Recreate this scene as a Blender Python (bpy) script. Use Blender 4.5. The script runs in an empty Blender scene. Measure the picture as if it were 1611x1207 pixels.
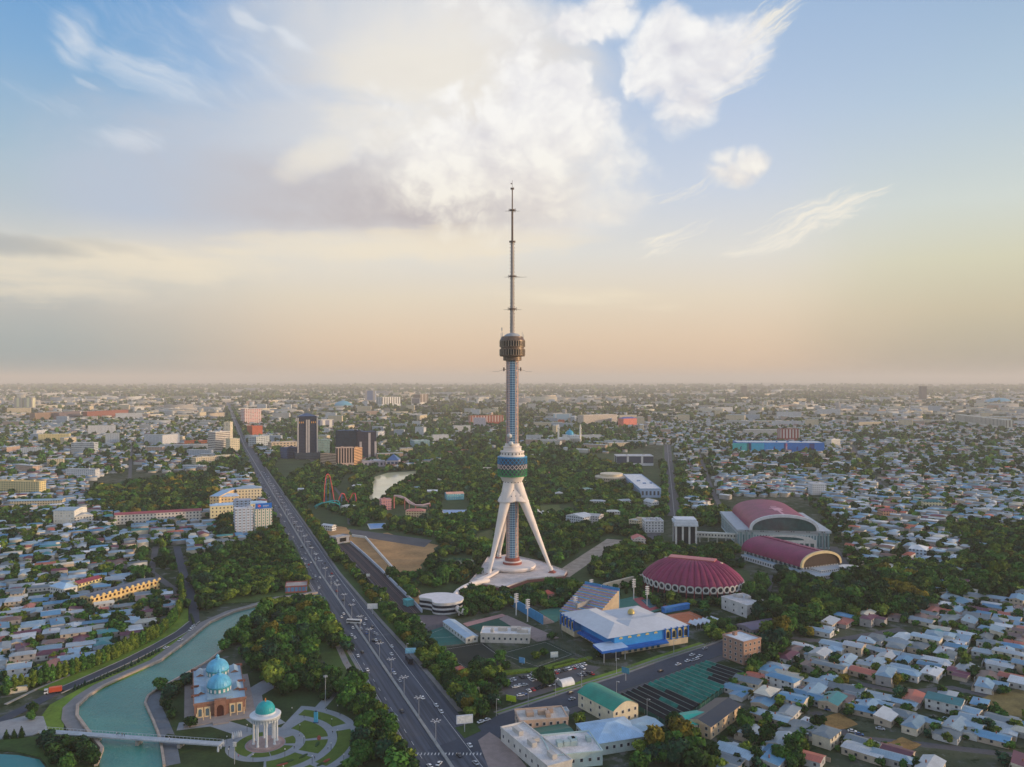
import bpy, math, random
import numpy as np
from mathutils import Vector, Matrix
R = math.radians
C = bpy.context.scene.collection
rnd = random.Random(7)
# ---------------------------------------------------------------- camera
H, F, HOR, CX = 182.0, 1265.0, 597.0, 805.5      # eye height (m), focal length, horizon row and centre of the photograph
sc = bpy.context.scene
cam_data = bpy.data.cameras.new('camera'); cam = bpy.data.objects.new('camera', cam_data); C.objects.link(cam)
cam.location = (0, 0, H); cam.rotation_euler = (R(90), 0, 0)
cam_data.sensor_width = 36; cam_data.lens = 36*F/1611; cam_data.shift_y = -(603.5-HOR)/1611
cam_data.clip_start = 1; cam_data.clip_end = 200000
sc.camera = cam
sc.view_settings.view_transform = 'Standard'; sc.view_settings.look = 'None'
sc.view_settings.exposure = 0.0; sc.view_settings.gamma = 1.0
sc.cycles.volume_bounces = 2; sc.cycles.max_bounces = 6; sc.cycles.diffuse_bounces = 2; sc.cycles.glossy_bounces = 2
sc.cycles.use_denoising = True
SUN_EL, SUN_AZ = R(9.0), R(94)     # azimuth clockwise from +Y (view direction): the low sun stands to the right
# ---------------------------------------------------------------- node helper
def lin(c):
    if isinstance(c, (int, float)): c = (c, c, c)
    return tuple(((v/255)/12.92 if v/255 <= .04045 else ((v/255+.055)/1.055)**2.4) for v in c)
class Nd:
    """a node-graph scalar with operators"""
    t = None
    def __init__(s, sock): s.s = sock
    @staticmethod
    def m(op, *a, clamp=False):
        n = Nd.t.nodes.new('ShaderNodeMath'); n.operation = op; n.use_clamp = clamp
        for i, v in enumerate(a):
            if isinstance(v, Nd): Nd.t.links.new(v.s, n.inputs[i])
            else: n.inputs[i].default_value = v
        return Nd(n.outputs[0])
    def __add__(s, o): return Nd.m('ADD', s, o)
    __radd__ = __add__
    def __sub__(s, o): return Nd.m('SUBTRACT', s, o)
    def __rsub__(s, o): return Nd.m('SUBTRACT', o, s)
    def __mul__(s, o): return Nd.m('MULTIPLY', s, o)
    __rmul__ = __mul__
    def __truediv__(s, o): return Nd.m('DIVIDE', s, o)
def mx(a, b): return Nd.m('MAXIMUM', a, b)
def mn(a, b): return Nd.m('MINIMUM', a, b)
def clamp(a): return Nd.m('ADD', a, 0.0, clamp=True)
def smooth(a, lo, hi):
    n = Nd.t.nodes.new('ShaderNodeMapRange'); n.interpolation_type = 'SMOOTHSTEP'
    Nd.t.links.new(a.s, n.inputs[0]); n.inputs[1].default_value = lo; n.inputs[2].default_value = hi
    return Nd(n.outputs[0])
def vec(x, y, z):
    n = Nd.t.nodes.new('ShaderNodeCombineXYZ')
    for i, v in enumerate((x, y, z)):
        if isinstance(v, Nd): Nd.t.links.new(v.s, n.inputs[i])
        else: n.inputs[i].default_value = v
    return n.outputs[0]
def noise(vs, scale, detail=4, rough=.5, dist=0.0, color=False):
    n = Nd.t.nodes.new('ShaderNodeTexNoise')
    if vs is not None: Nd.t.links.new(vs, n.inputs['Vector'])
    n.inputs['Scale'].default_value = scale; n.inputs['Detail'].default_value = detail
    n.inputs['Roughness'].default_value = rough; n.inputs['Distortion'].default_value = dist
    return n.outputs['Color'] if color else Nd(n.outputs[0])
def mixc(fac, a, b, mode='MIX'):
    n = Nd.t.nodes.new('ShaderNodeMix'); n.data_type = 'RGBA'; n.blend_type = mode
    for i, v in ((0, fac), (6, a), (7, b)):
        if isinstance(v, Nd): v = v.s
        if isinstance(v, bpy.types.NodeSocket): Nd.t.links.new(v, n.inputs[i])
        elif i == 0: n.inputs[i].default_value = v
        else: n.inputs[i].default_value = (*v[:3], 1)
    return n.outputs[2]
def ramp(fac, stops, interp='LINEAR'):
    n = Nd.t.nodes.new('ShaderNodeValToRGB'); Nd.t.links.new(fac.s, n.inputs[0]); cr = n.color_ramp; cr.interpolation = interp
    while len(cr.elements) < len(stops): cr.elements.new(0.5)
    for e, (p, c) in zip(cr.elements, stops): e.position = p; e.color = (*c[:3], 1)
    return n.outputs[0]
# ---------------------------------------------------------------- sky
world = bpy.data.worlds.new("World"); sc.world = world; world.use_nodes = True
nt = world.node_tree; nt.nodes.clear(); Nd.t = nt
tc = nt.nodes.new('ShaderNodeTexCoord'); sp = nt.nodes.new('ShaderNodeSeparateXYZ'); nt.links.new(tc.outputs['Generated'], sp.inputs[0])
dx, dy, dz = (Nd(sp.outputs[i]) for i in range(3))
az = Nd.m('ARCTAN2', dx, dy)*57.29578; el = Nd.m('ARCSINE', dz)*57.29578      # degrees
def AE(px, py):
    return math.degrees(math.atan2(px-CX, F)), math.degrees(math.atan2(HOR-py, math.hypot(F, px-CX)))
def elramp(col):
    st = []
    for py, c in col: st.append((max(0, AE(805, py)[1])/40, lin(c)))
    st.sort(key=lambda s: s[0]); return ramp(el/40, st)
rl = elramp([(597,(132,154,160)),(560,(152,168,172)),(500,(186,186,182)),(410,(200,203,200)),(300,(172,194,208)),(150,(130,174,214)),(0,(98,156,212)),(-200,(70,125,190))])
rc = elramp([(597,(214,182,156)),(575,(226,194,164)),(530,(232,206,178)),(470,(234,219,196)),(400,(228,225,218)),(300,(206,215,229)),(150,(180,200,228)),(0,(160,188,222)),(-200,(110,150,205))])
rr = elramp([(597,(160,154,144)),(560,(178,170,152)),(500,(204,192,164)),(430,(216,212,184)),(350,(212,219,212)),(200,(180,202,220)),(0,(146,177,212)),(-200,(95,138,196))])
azn = az + (noise(tc.outputs['Generated'], 3, 3) - .5)*14
wl = smooth(azn, -8, -30); wr = smooth(azn, 14, 32)
base = mixc(wr, mixc(wl, rc, rl), rr)
ns = nt.nodes.new('ShaderNodeTexSky'); ns.sky_type = 'NISHITA'; ns.sun_disc = False; ns.sun_elevation = SUN_EL; ns.sun_rotation = SUN_AZ
ns.dust_density = 3; ns.altitude = 500
nish = mixc(1.0, ns.outputs[0], (.19,.205,.24), 'MULTIPLY')
front = smooth(Nd.m('ABSOLUTE', az), 70, 38)           # the part of the sky the city looks out on; the Sky Texture fills the rest
base = mixc(front*.93, nish, base)
# clouds: soft blobs in direction space, broken up by noise
cv = vec(az/57.3, el/57.3*1.15, 0.0)
wv = noise(cv, 9, 4, .55, color=True)
wsep = nt.nodes.new('ShaderNodeSeparateColor'); nt.links.new(wv, wsep.inputs[0])
wa = (Nd(wsep.outputs[0])-.5); wb = (Nd(wsep.outputs[1])-.5)
aw = az + wa*3.2; ew = el + wb*2.4
def blob(px, py, rx, ry, rot=0, w=1.0, A=None, E=None):
    a0, e0 = AE(px, py); k = 57.3/F; rx *= k; ry *= k; c, s = math.cos(R(rot)), math.sin(R(rot))
    A = A or aw; E = E or ew
    u = ((A-a0)*c + (E-e0)*s)/rx; v = ((E-e0)*c - (A-a0)*s)/ry
    return (1.0 - (u*u + v*v))*w
def union(l):
    r = l[0]
    for b in l[1:]: r = mx(r, b)
    return r
def cumulus_field(A, E):
    return union([blob(875,205,135,80,-14,1,A,E), blob(800,250,185,80,8,1,A,E), blob(955,255,60,50,0,.9,A,E), blob(850,150,80,40,20,.8,A,E), blob(770,10,150,55,-8,.7,A,E), blob(900,30,66,36,0,.8,A,E), blob(815,90,50,80,0,.55,A,E), blob(840,320,190,55,10,.6,A,E), blob(660,240,190,95,6,.55,A,E),
               blob(1045,85,72,70,-20,1,A,E), blob(1105,95,104,66,16,1.15,A,E), blob(1082,158,50,60,-8,1.05,A,E), blob(955,18,64,42,0,.9,A,E),
               blob(1142,276,46,24,-14,.8,A,E), blob(1180,262,40,26,10,.8,A,E), blob(1135,252,22,20,0,.6,A,E), blob(948,338,34,20,0,.6,A,E)])
def cloudn(vs): return noise(vs, 10, 8, .6, .25)*.78 + Nd.m('ABSOLUTE', noise(vs, 19, 3, .5)-.5)*.75
cwv = vec((az+wa*3.0)/57.3, (el+wb*2.6)/57.3*1.1, 0.0)
n1 = cloudn(cwv)
D1 = cumulus_field(aw, ew)
soft = smooth(noise(vec(az/57.3, el/57.3, 6.0), 5, 2), .35, .62)       # some edges crisp, some frayed
soft = mx(soft,  smooth(az*.5+14-el, 2.0, 7.5))                       # the underside melts into the veil
soft = soft*(1.0-smooth(az, 6, 10)*.65)
dens = D1 + .12 + (n1-.44)*2.2
cov = .94*smooth(dens/(soft*1.5+.5), .0, 1.0)
# relief: the same noise a step toward the sun (right and up) tells which flank is lit
cv2 = vec((az+wa*3.0+.7)/57.3, (el+wb*2.6+.9)/57.3*1.1, 0.0)
n2 = cloudn(cv2)
lit = clamp(.76 + (n1-n2)*1.5 + (n1-.44)*.8 - (noise(cv, 6, 3)-.5)*1.6)
warm = smooth(el, 20, 8)
hi = mixc(warm, lin((251,250,248)), lin((250,243,227))); lo = mixc(warm, lin((208,208,219)), lin((214,203,198)))
cum = mixc(lit, lo, hi)
# veil: broad soft grey mass on the left and centre
nv = noise(vec(az/57.3, el/57.3*2.0, .3), 5, 5, .6, .4)
Dv = union([blob(540,265,470,165,8,1.05), blob(650,90,330,140,-6,1), blob(330,290,330,150,14,.85), blob(700,330,330,90,4,1)])
cveil = smooth(Dv + (nv-.5)*1.4, -.25, .85)*.9
shade = clamp(smooth(el, 17.0, 12.5)*smooth(el, 8.8, 11.4)*smooth(Nd.m('ABSOLUTE', az+9), 17, 3)*.9 + (nv-.5)*1.3)
veilc = mixc(shade, mixc(smooth(az, -26, -2), lin((186,197,214)), lin((238,234,228))), lin((190,182,184)))
veilc = mixc(smooth(union([blob(500,235,90,40,30,1), blob(590,190,120,50,0,.8), blob(650,110,170,90,0,.9)])+(nv-.5)*2.0, 0, 1.0)*.7, veilc, lin((246,238,222)))
veilc = mixc(smooth(el, 11, 7.5)*.85, veilc, lin((240,227,203)))
# cream band below the mass and streaks
ns2 = noise(vec(az/57.3, el/57.3*7.0, 1.7), 7, 6, .62, .3)
band = smooth(union([blob(180,410,260,36,0,1), blob(620,385,330,34,3,1.1), blob(880,470,190,22,-4,.6), blob(60,440,150,40,0,.7)]) + (ns2-.5)*2.0, 0, 1.1)*.6
# wisps (cirrus), streaky noise rotated up to the right
ur = aw*.93 + ew*.36; vr = ew*.93 - aw*.36
nw = noise(vec(ur/57.3, vr/57.3*6.0, 4.0), 14, 7, .68, .5)
wis1 = smooth(union([blob(1270,352,125,30,18,1), blob(1050,375,75,20,20,.9), blob(1180,55,110,32,28,1.1), blob(1130,120,80,30,20,.7), blob(1075,300,60,12,8,.5)]) + (nw-.5)*4.0, .1, 1.6)*.85
ur = aw*.9 - ew*.42; vr = ew*.9 + aw*.42
nw2 = noise(vec(ur/57.3, vr/57.3*4.0, 9.0), 11, 7, .6, .5)
wis2 = smooth(union([blob(245,118,110,26,-20,1.0), blob(130,50,48,40,-60,.8), blob(300,60,170,60,-10,.25), blob(462,62,45,15,-24,1), blob(385,22,40,12,-28,.9), blob(150,130,25,6,-25,.8), blob(60,150,60,16,-15,.6), blob(205,215,60,20,0,.6)]) + (nw2-.5)*2.6, -.1, 1.7)*.8
# generic broken cloud for the parts of the sky behind the camera
nb = noise(tc.outputs['Generated'], 2.6, 6, .6)
back = smooth(nb, .42, .62)*mx(1.0-front, smooth(el, 32, 42))*smooth(el, 4, 14)*.8
dark = smooth(union([blob(30,385,95,20,-4,1), blob(150,388,90,12,-4,.5)]) + (ns2-.5)*1.2, 0, 1.1)*.5
col = mixc(cveil, base, veilc)
col = mixc(band, col, lin((243,230,205)))
col = mixc(dark, col, lin((140,152,164)))
col = mixc(wis1, col, lin((250,243,228)))
col = mixc(wis2, col, lin((222,228,236)))
col = mixc(cov, col, cum)
col = mixc(back, col, (.90, .98, 1.14))
ground_c = mixc(smooth(el, 0.0, -3.0), col, (.09,.08,.07))
bg = nt.nodes.new('ShaderNodeBackground'); bg.inputs['Strength'].default_value = .1
big = nt.nodes.new('ShaderNodeVectorMath'); big.operation = 'SCALE'; nt.links.new(ground_c, big.inputs[0]); big.inputs['Scale'].default_value = 10.0
nt.links.new(big.outputs[0], bg.inputs[0])
wo = nt.nodes.new('ShaderNodeOutputWorld'); nt.links.new(bg.outputs[0], wo.inputs[0])
world.cycles.sampling_method = 'MANUAL'; world.cycles.sample_map_resolution = 512
# ---------------------------------------------------------------- sun
sun_data = bpy.data.lights.new('sun', 'SUN'); sun = bpy.data.objects.new('sun', sun_data); C.objects.link(sun)
sun_data.energy = 2.5; sun_data.angle = R(1.2); sun_data.color = (1.0, .66, .38)
sd = Vector((math.sin(SUN_AZ)*math.cos(SUN_EL), math.cos(SUN_AZ)*math.cos(SUN_EL), math.sin(SUN_EL)))
sun.rotation_euler = sd.to_track_quat('Z', 'Y').to_euler(); sun.location = sd*3000
# ---------------------------------------------------------------- geometry helpers
GR, HAZE_TOP = 60000.0, 395.0
def G(px, py, z=0.0):
    Y = (H-z)*F/(py-HOR); return ((px-CX)/F*Y, Y)
def GV(px, py, z=0.0):
    x, y = G(px, py, z); return Vector((x, y, z))
def P(x, y, z=0.0):
    return CX+x/y*F, HOR+(H-z)*F/y
def ring_parts(parent, name, m_, bm, places):
    """the same small piece set out again and again, each a part of its own"""
    o = bm.build(name, m_, parent)
    for i, (loc, rz) in enumerate(places):
        q = o if i == 0 else o.copy()
        if i: C.objects.link(q); q.parent = parent
        q.location = loc; q.rotation_euler = (0, 0, rz)
class MB:
    def __init__(s): s.v = []; s.f = []; s.mi = []; s.fc = []; s.col = (1, 1, 1)
    def face(s, idx, mi=0): s.f.append(idx); s.mi.append(mi); s.fc.append(s.col)
    def quad(s, a, b, c, d, mi=0):
        n = len(s.v); s.v += [tuple(a), tuple(b), tuple(c), tuple(d)]; s.face((n, n+1, n+2, n+3), mi)
    def poly(s, pts, z=None, mi=0):
        n = len(s.v); s.v += [(p[0], p[1], z if z is not None else p[2]) for p in pts]; s.face(tuple(range(n, n+len(pts))), mi)
    def prism(s, pts, z0, z1, mi=0, mt=None, bottom=False):
        a = sum(pts[i][0]*pts[(i+1) % len(pts)][1]-pts[(i+1) % len(pts)][0]*pts[i][1] for i in range(len(pts)))
        if a < 0: pts = pts[::-1]
        n = len(s.v); k = len(pts)
        s.v += [(p[0], p[1], z0) for p in pts] + [(p[0], p[1], z1) for p in pts]
        for i in range(k): j = (i+1) % k; s.face((n+i, n+j, n+k+j, n+k+i), mi)
        s.face(tuple(n+k+i for i in range(k)), mi if mt is None else mt)
        if bottom: s.face(tuple(n+k-1-i for i in range(k)), mi)
    def box(s, c, d, rz=0, mi=0, mt=None, taper=1.0):
        ca, sa = math.cos(rz), math.sin(rz); n = len(s.v)
        for z, k in ((-.5, 1), (.5, taper)):
            for x, y in ((-.5, -.5), (.5, -.5), (.5, .5), (-.5, .5)):
                X, Y = x*d[0]*k, y*d[1]*k; s.v.append((c[0]+X*ca-Y*sa, c[1]+X*sa+Y*ca, c[2]+z*d[2]))
        for q in ((0, 1, 5, 4), (1, 2, 6, 5), (2, 3, 7, 6), (3, 0, 4, 7), (3, 2, 1, 0)): s.face(tuple(n+i for i in q), mi)
        s.face((n+4, n+5, n+6, n+7), mi if mt is None else mt)
    def tube(s, p0, p1, r0, r1=None, n=8, mi=0, caps=True):
        r1 = r0 if r1 is None else r1; p0 = Vector(p0); p1 = Vector(p1); d = (p1-p0).normalized()
        a = d.orthogonal().normalized(); b = d.cross(a); k = len(s.v)
        for p, r in ((p0, r0), (p1, r1)):
            for i in range(n):
                t = 2*math.pi*i/n; s.v.append(tuple(p+(a*math.cos(t)+b*math.sin(t))*r))
        for i in range(n): j = (i+1) % n; s.face((k+i, k+j, k+n+j, k+n+i), mi)
        if caps: s.face(tuple(k+n-1-i for i in range(n)), mi); s.face(tuple(k+n+i for i in range(n)), mi)
    def lathe(s, prof, n=32, c=(0, 0, 0), mi=0, sx=1, sy=1, mis=None, rot=0):
        k = len(s.v)
        for r, z in prof:
            for i in range(n):
                t = 2*math.pi*i/n+rot; s.v.append((c[0]+r*sx*math.cos(t), c[1]+r*sy*math.sin(t), c[2]+z))
        for q in range(len(prof)-1):
            for i in range(n): j = (i+1) % n; s.face((k+q*n+i, k+q*n+j, k+(q+1)*n+j, k+(q+1)*n+i), mis[q] if mis else mi)
        if prof[-1][0] > 0.01: s.face(tuple(k+(len(prof)-1)*n+i for i in range(n)), mis[-1] if mis else mi)
    def grid(s, pts, mi=0, closed=False):
        """pts: rows of points"""
        k = len(s.v); w = len(pts[0])
        for row in pts: s.v += [tuple(p) for p in row]
        for a in range(len(pts)-1):
            for b in range(w if closed else w-1):
                c = (b+1) % w; s.face((k+a*w+b, k+a*w+c, k+(a+1)*w+c, k+(a+1)*w+b), mi)
    def ribbon(s, pts, w0, w1, z=0.0, z1=None, mi=0):
        """strip along a ground polyline between offsets w0 (left) and w1 (right, negative)"""
        L, Rr = [], []
        for i, p in enumerate(pts):
            a = Vector(pts[max(0, i-1)][:2]); b = Vector(pts[min(len(pts)-1, i+1)][:2]); d = (b-a).normalized(); n = Vector((-d.y, d.x))
            o0 = w0[i] if isinstance(w0, (list, tuple)) else w0; o1 = w1[i] if isinstance(w1, (list, tuple)) else w1
            q = Vector(p[:2]); L.append((*(q+n*o0), z)); Rr.append((*(q+n*o1), z))
        if z1 is None: s.grid([Rr, L][::-1] if False else [Rr, L], mi)
        else:
            up = lambda r: [(x, y, z1) for x, y, _ in r]
            s.grid([Rr, up(Rr), up(L), L], mi)
            for r_ in (0, -1):
                q = [Rr[r_], up(Rr)[r_], up(L)[r_], L[r_]]; s.poly(q if r_ else q[::-1], mi=mi)
        return L, Rr
    def build(s, name, mats, parent=None, smooth=False, col=False):
        me = bpy.data.meshes.new(name); me.from_pydata(s.v, [], s.f)
        for m in (mats if isinstance(mats, (list, tuple)) else [mats]): me.materials.append(m)
        me.polygons.foreach_set('material_index', s.mi)
        if smooth: me.polygons.foreach_set('use_smooth', [True]*len(s.f))
        if col:
            at = me.color_attributes.new('Col', 'FLOAT_COLOR', 'CORNER'); arr = []
            for p, c in zip(s.f, s.fc): arr += [*c, 1.0]*len(p)
            at.data.foreach_set('color', arr)
        me.update(); o = bpy.data.objects.new(name, me); C.objects.link(o)
        if parent: o.parent = parent
        return o
def thing(name, label, cat, loc=(0, 0, 0), rz=0, group=None):
    o = bpy.data.objects.new(name, None); C.objects.link(o); o.location = (loc[0], loc[1], loc[2] if len(loc) > 2 else 0); o.rotation_euler = (0, 0, rz)
    o.empty_display_size = 1; return tag(o, label, cat, group)
def tag(o, label, cat=None, group=None):
    if label: o['label'] = label
    if cat: o['category'] = cat
    if group: o['group'] = group
    return o
def struct(name, mb, m, label=None, **k):
    o = mb.build(name, m, **k); o['kind'] = 'structure'
    if label: o['label'] = label
    return o
def copy_tree(o, parent=None):
    c = o.copy(); C.objects.link(c); c.parent = parent
    for ch in [x for x in KIDS.get(o.name, [])]: copy_tree(ch, c)
    return c
KIDS = {}
def freeze(root):
    """remember a prototype's children once, so that copying it stays fast"""
    KIDS[root.name] = [x for x in root.children]
    for x in root.children: freeze(x)
    return root
def inpoly(x, y, poly):
    r = False; n = len(poly)
    for i in range(n):
        x1, y1 = poly[i]; x2, y2 = poly[(i+1) % n]
        if (y1 > y) != (y2 > y) and x < (x2-x1)*(y-y1)/(y2-y1)+x1: r = not r
    return r
def inpoly_np(X, Y, poly):
    r = np.zeros(X.shape, bool); n = len(poly)
    for i in range(n):
        x1, y1 = poly[i]; x2, y2 = poly[(i+1) % n]
        if y1 == y2: continue
        r ^= ((y1 > Y) != (y2 > Y)) & (X < (x2-x1)*(Y-y1)/(y2-y1)+x1)
    return r
def polydist_np(X, Y, pts):
    d = np.full(X.shape, 1e9)
    for (x1, y1), (x2, y2) in zip(pts[:-1], pts[1:]):
        vx, vy = x2-x1, y2-y1; t = np.clip(((X-x1)*vx+(Y-y1)*vy)/(vx*vx+vy*vy), 0, 1)
        d = np.minimum(d, np.hypot(X-x1-t*vx, Y-y1-t*vy))
    return d
# ---------------------------------------------------------------- materials
_m = {}
def _new(name):
    m = bpy.data.materials.new(name); m.use_nodes = True; Nd.t = m.node_tree
    b = m.node_tree.nodes['Principled BSDF']; return m, b
def mat(c, rough=.7, metal=0.0, spec=.3, var=.12, scale=.25, bump=0.0, name='surface', streak=False, emit=0):
    """a painted, plastered or metal surface with a little uneven weathering"""
    key = (tuple(c) if isinstance(c, (list, tuple)) else c, rough, metal, var, scale, bump, streak, emit)
    if key in _m: return _m[key]
    m, b = _new(name); t = Nd.t
    tcx = t.nodes.new('ShaderNodeTexCoord'); o = tcx.outputs['Object']
    n = noise(o, scale, 5, .6); n2 = noise(o, scale*9, 3, .6)
    if streak:
        mp = t.nodes.new('ShaderNodeMapping'); t.links.new(o, mp.inputs[0]); mp.inputs['Scale'].default_value = (1, 1, .12); n2 = noise(mp.outputs[0], scale*6, 4, .6)
    L = lin(c); k = clamp((n-.5)*1.6+(n2-.5)*.9+.5)
    cc = mixc(k, tuple(x*(1-var*2.2) for x in L), tuple(min(.9, x*(1+var*1.3)) for x in L))
    t.links.new(cc, b.inputs['Base Color']); b.inputs['Roughness'].default_value = rough; b.inputs['Metallic'].default_value = metal
    b.inputs['Specular IOR Level'].default_value = spec
    if bump:
        bn = t.nodes.new('ShaderNodeBump'); bn.inputs['Strength'].default_value = bump; bn.inputs['Distance'].default_value = .5; t.links.new(n2.s, bn.inputs['Height']); t.links.new(bn.outputs[0], b.inputs['Normal'])
    _m[key] = m; return m
def roofm(c, rough=.45, pitch=1.1, var=.16):
    """seamed sheet metal: fine standing seams and patches of wear"""
    key = ('roof', tuple(c), rough, pitch)
    if key in _m: return _m[key]
    m, b = _new('roof_sheet'); t = Nd.t; o = t.nodes.new('ShaderNodeTexCoord').outputs['Object']
    s = t.nodes.new('ShaderNodeSeparateXYZ'); t.links.new(o, s.inputs[0]); x, y = Nd(s.outputs[0]), Nd(s.outputs[1])
    n = noise(o, .12, 5, .65); vo = t.nodes.new('ShaderNodeTexVoronoi'); vo.inputs['Scale'].default_value = .16; t.links.new(o, vo.inputs[0])
    seam = smooth(Nd.m('FRACT', x/pitch), .84, .97); pt = Nd.m('FRACT', Nd(vo.outputs['Distance'])*7.0)
    L = lin(c); cc = mixc(clamp((n-.5)*2.0+.5+(pt-.5)*.25), tuple(v*(1-var*2) for v in L), tuple(min(.85, v*(1+var)) for v in L))
    cc = mixc(seam*.35, cc, tuple(v*.45 for v in L)); cc = mixc(smooth(noise(o, .45, 6, .7), .60, .76)*.55, cc, lin((112, 92, 80)))
    oi = t.nodes.new('ShaderNodeObjectInfo'); sc_ = t.nodes.new('ShaderNodeVectorMath'); sc_.operation = 'SCALE'; t.links.new(cc, sc_.inputs[0]); t.links.new((Nd(oi.outputs['Random'])*.42+.78).s, sc_.inputs['Scale']); cc = sc_.outputs[0]
    t.links.new(cc, b.inputs['Base Color']); b.inputs['Roughness'].default_value = rough; b.inputs['Metallic'].default_value = .0
    _m[key] = m; return m
def facade(wall, glass=(58, 66, 78), fh=3.2, bay=3.4, wf=.5, hf=.48, sill=.28, var=.1, band=False, pil=None):
    """plastered wall with one window per bay and storey"""
    key = ('fac', tuple(wall), tuple(glass), fh, bay, wf, hf, band, pil)
    if key in _m: return _m[key]
    m, b = _new('wall_with_windows'); t = Nd.t; tcx = t.nodes.new('ShaderNodeTexCoord'); o = tcx.outputs['Object']
    s = t.nodes.new('ShaderNodeSeparateXYZ'); t.links.new(o, s.inputs[0]); x, y, z = (Nd(s.outputs[i]) for i in range(3))
    sn = t.nodes.new('ShaderNodeSeparateXYZ'); t.links.new(tcx.outputs['Normal'], sn.inputs[0])
    side = Nd.m('GREATER_THAN', Nd.m('ABSOLUTE', Nd(sn.outputs[0])), .6); flat = Nd.m('LESS_THAN', Nd.m('ABSOLUTE', Nd(sn.outputs[2])), .5)
    u = (x*(1.0-side)+y*side)/bay+.5*0+100.5; w = z/fh
    fu = Nd.m('FRACT', u); fz = Nd.m('FRACT', w)
    mu = 1.0 if band else None
    inz = Nd.m('GREATER_THAN', fz, sill)*Nd.m('LESS_THAN', fz, sill+hf)*flat
    ok = inz if band else inz*Nd.m('LESS_THAN', Nd.m('ABSOLUTE', fu-.5), wf/2)
    wn = t.nodes.new('ShaderNodeTexWhiteNoise'); t.links.new(vec(Nd.m('FLOOR', u), Nd.m('FLOOR', w), side*7.0), wn.inputs['Vector']); rv = Nd(wn.outputs['Value'])
    Lw = lin(wall); Lg = lin(glass); n = noise(o, .12, 5, .6)
    wc = mixc(n, tuple(v*(1-var*2) for v in Lw), tuple(min(.85, v*(1+var)) for v in Lw))
    if pil: wc = mixc(Nd.m('GREATER_THAN', Nd.m('ABSOLUTE', fu-.5), .42)*flat, wc, lin(pil))
    gc = mixc(rv, tuple(v*.5 for v in Lg), tuple(min(.8, v*1.7) for v in Lg))
    t.links.new(mixc(ok, wc, gc), b.inputs['Base Color'])
    t.links.new((Nd.m('MULTIPLY', ok, -.55)+.75).s, b.inputs['Roughness']); b.inputs['Specular IOR Level'].default_value = .4
    _m[key] = m; return m
def attr_mat(name, rough=.8, spec=.2, var=.25, scale=.08, trans=0.0, rand=.0):
    m, b = _new(name); t = Nd.t; a = t.nodes.new('ShaderNodeAttribute'); a.attribute_name = 'Col'
    o = t.nodes.new('ShaderNodeNewGeometry').outputs['Position']
    n = noise(o, scale, 3, .6); k = clamp((n-.5)*2.0+.5)
    sc_ = t.nodes.new('ShaderNodeVectorMath'); sc_.operation = 'SCALE'; t.links.new(a.outputs['Color'], sc_.inputs[0])
    f = k*(2*var)+(1-var)
    if rand:
        oi = t.nodes.new('ShaderNodeObjectInfo'); f = f*(Nd(oi.outputs['Random'])*(2*rand)+(1-rand))
    t.links.new(f.s, sc_.inputs['Scale']); t.links.new(sc_.outputs[0], b.inputs['Base Color'])
    b.inputs['Roughness'].default_value = rough; b.inputs['Specular IOR Level'].default_value = spec
    return m
ASPH = mat((68, 74, 86), .85, var=.14, scale=.05, name='asphalt'); ASPH2 = mat((88, 88, 92), .85, var=.16, scale=.06, name='old_asphalt')
PAVE = mat((132, 130, 130), .85, var=.12, scale=.2, name='paving'); KERB = mat((150, 150, 148), .8, name='kerb_stone')
GRASS = mat((62, 88, 38), .95, var=.3, scale=.06, name='lawn'); GRASSB = mat((104, 132, 44), .95, var=.26, scale=.07, name='bright_lawn')
DIRT = mat((178, 138, 92), .95, var=.22, scale=.04, name='dry_ground'); WHITE = mat((214, 212, 208), .6, name='white_paint'); CONC = mat((158, 154, 148), .85, var=.15, name='concrete')
DARK = mat((30, 32, 36), .6, name='dark_metal'); GLASS = mat((40, 50, 62), .15, spec=.6, var=.1, name='dark_glass'); STEEL = mat((165, 168, 172), .5, name='galvanised_steel')
def road_mat():
    m, b = _new('worn_asphalt'); t = Nd.t; o = t.nodes.new('ShaderNodeTexCoord').outputs['Object']; s = t.nodes.new('ShaderNodeSeparateXYZ'); t.links.new(o, s.inputs[0])
    u = Nd(s.outputs[0])+Nd(s.outputs[1])*.395; n = noise(vec(u*.55, Nd(s.outputs[1])*.012, 0.0), 1.0, 4, .6); p = noise(o, .05, 5, .65); q = noise(o, .9, 3, .6)
    c = mixc(smooth(n, .35, .65), lin((48, 54, 66)), lin((78, 84, 98))); c = mixc(smooth(p, .55, .72)*.5, c, lin((104, 106, 112))); c = mixc(smooth(q, .6, .8)*.3, c, lin((44, 48, 56)))
    t.links.new(c, b.inputs['Base Color']); b.inputs['Roughness'].default_value = .75; return m
ROADM = road_mat()
def water(c, rough=.06, bump=.25):
    m, b = _new('water'); t = Nd.t; o = t.nodes.new('ShaderNodeTexCoord').outputs['Object']
    n = noise(o, .03, 4, .6); t.links.new(mixc(n, tuple(v*.7 for v in lin(c)), tuple(v*1.25 for v in lin(c))), b.inputs['Base Color'])
    b.inputs['Roughness'].default_value = rough; b.inputs['IOR'].default_value = 1.33; bn = t.nodes.new('ShaderNodeBump'); bn.inputs['Strength'].default_value = bump; bn.inputs['Distance'].default_value = .4
    t.links.new(noise(o, .5, 4, .6, .5).s, bn.inputs['Height']); t.links.new(bn.outputs[0], b.inputs['Normal']); return m
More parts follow.
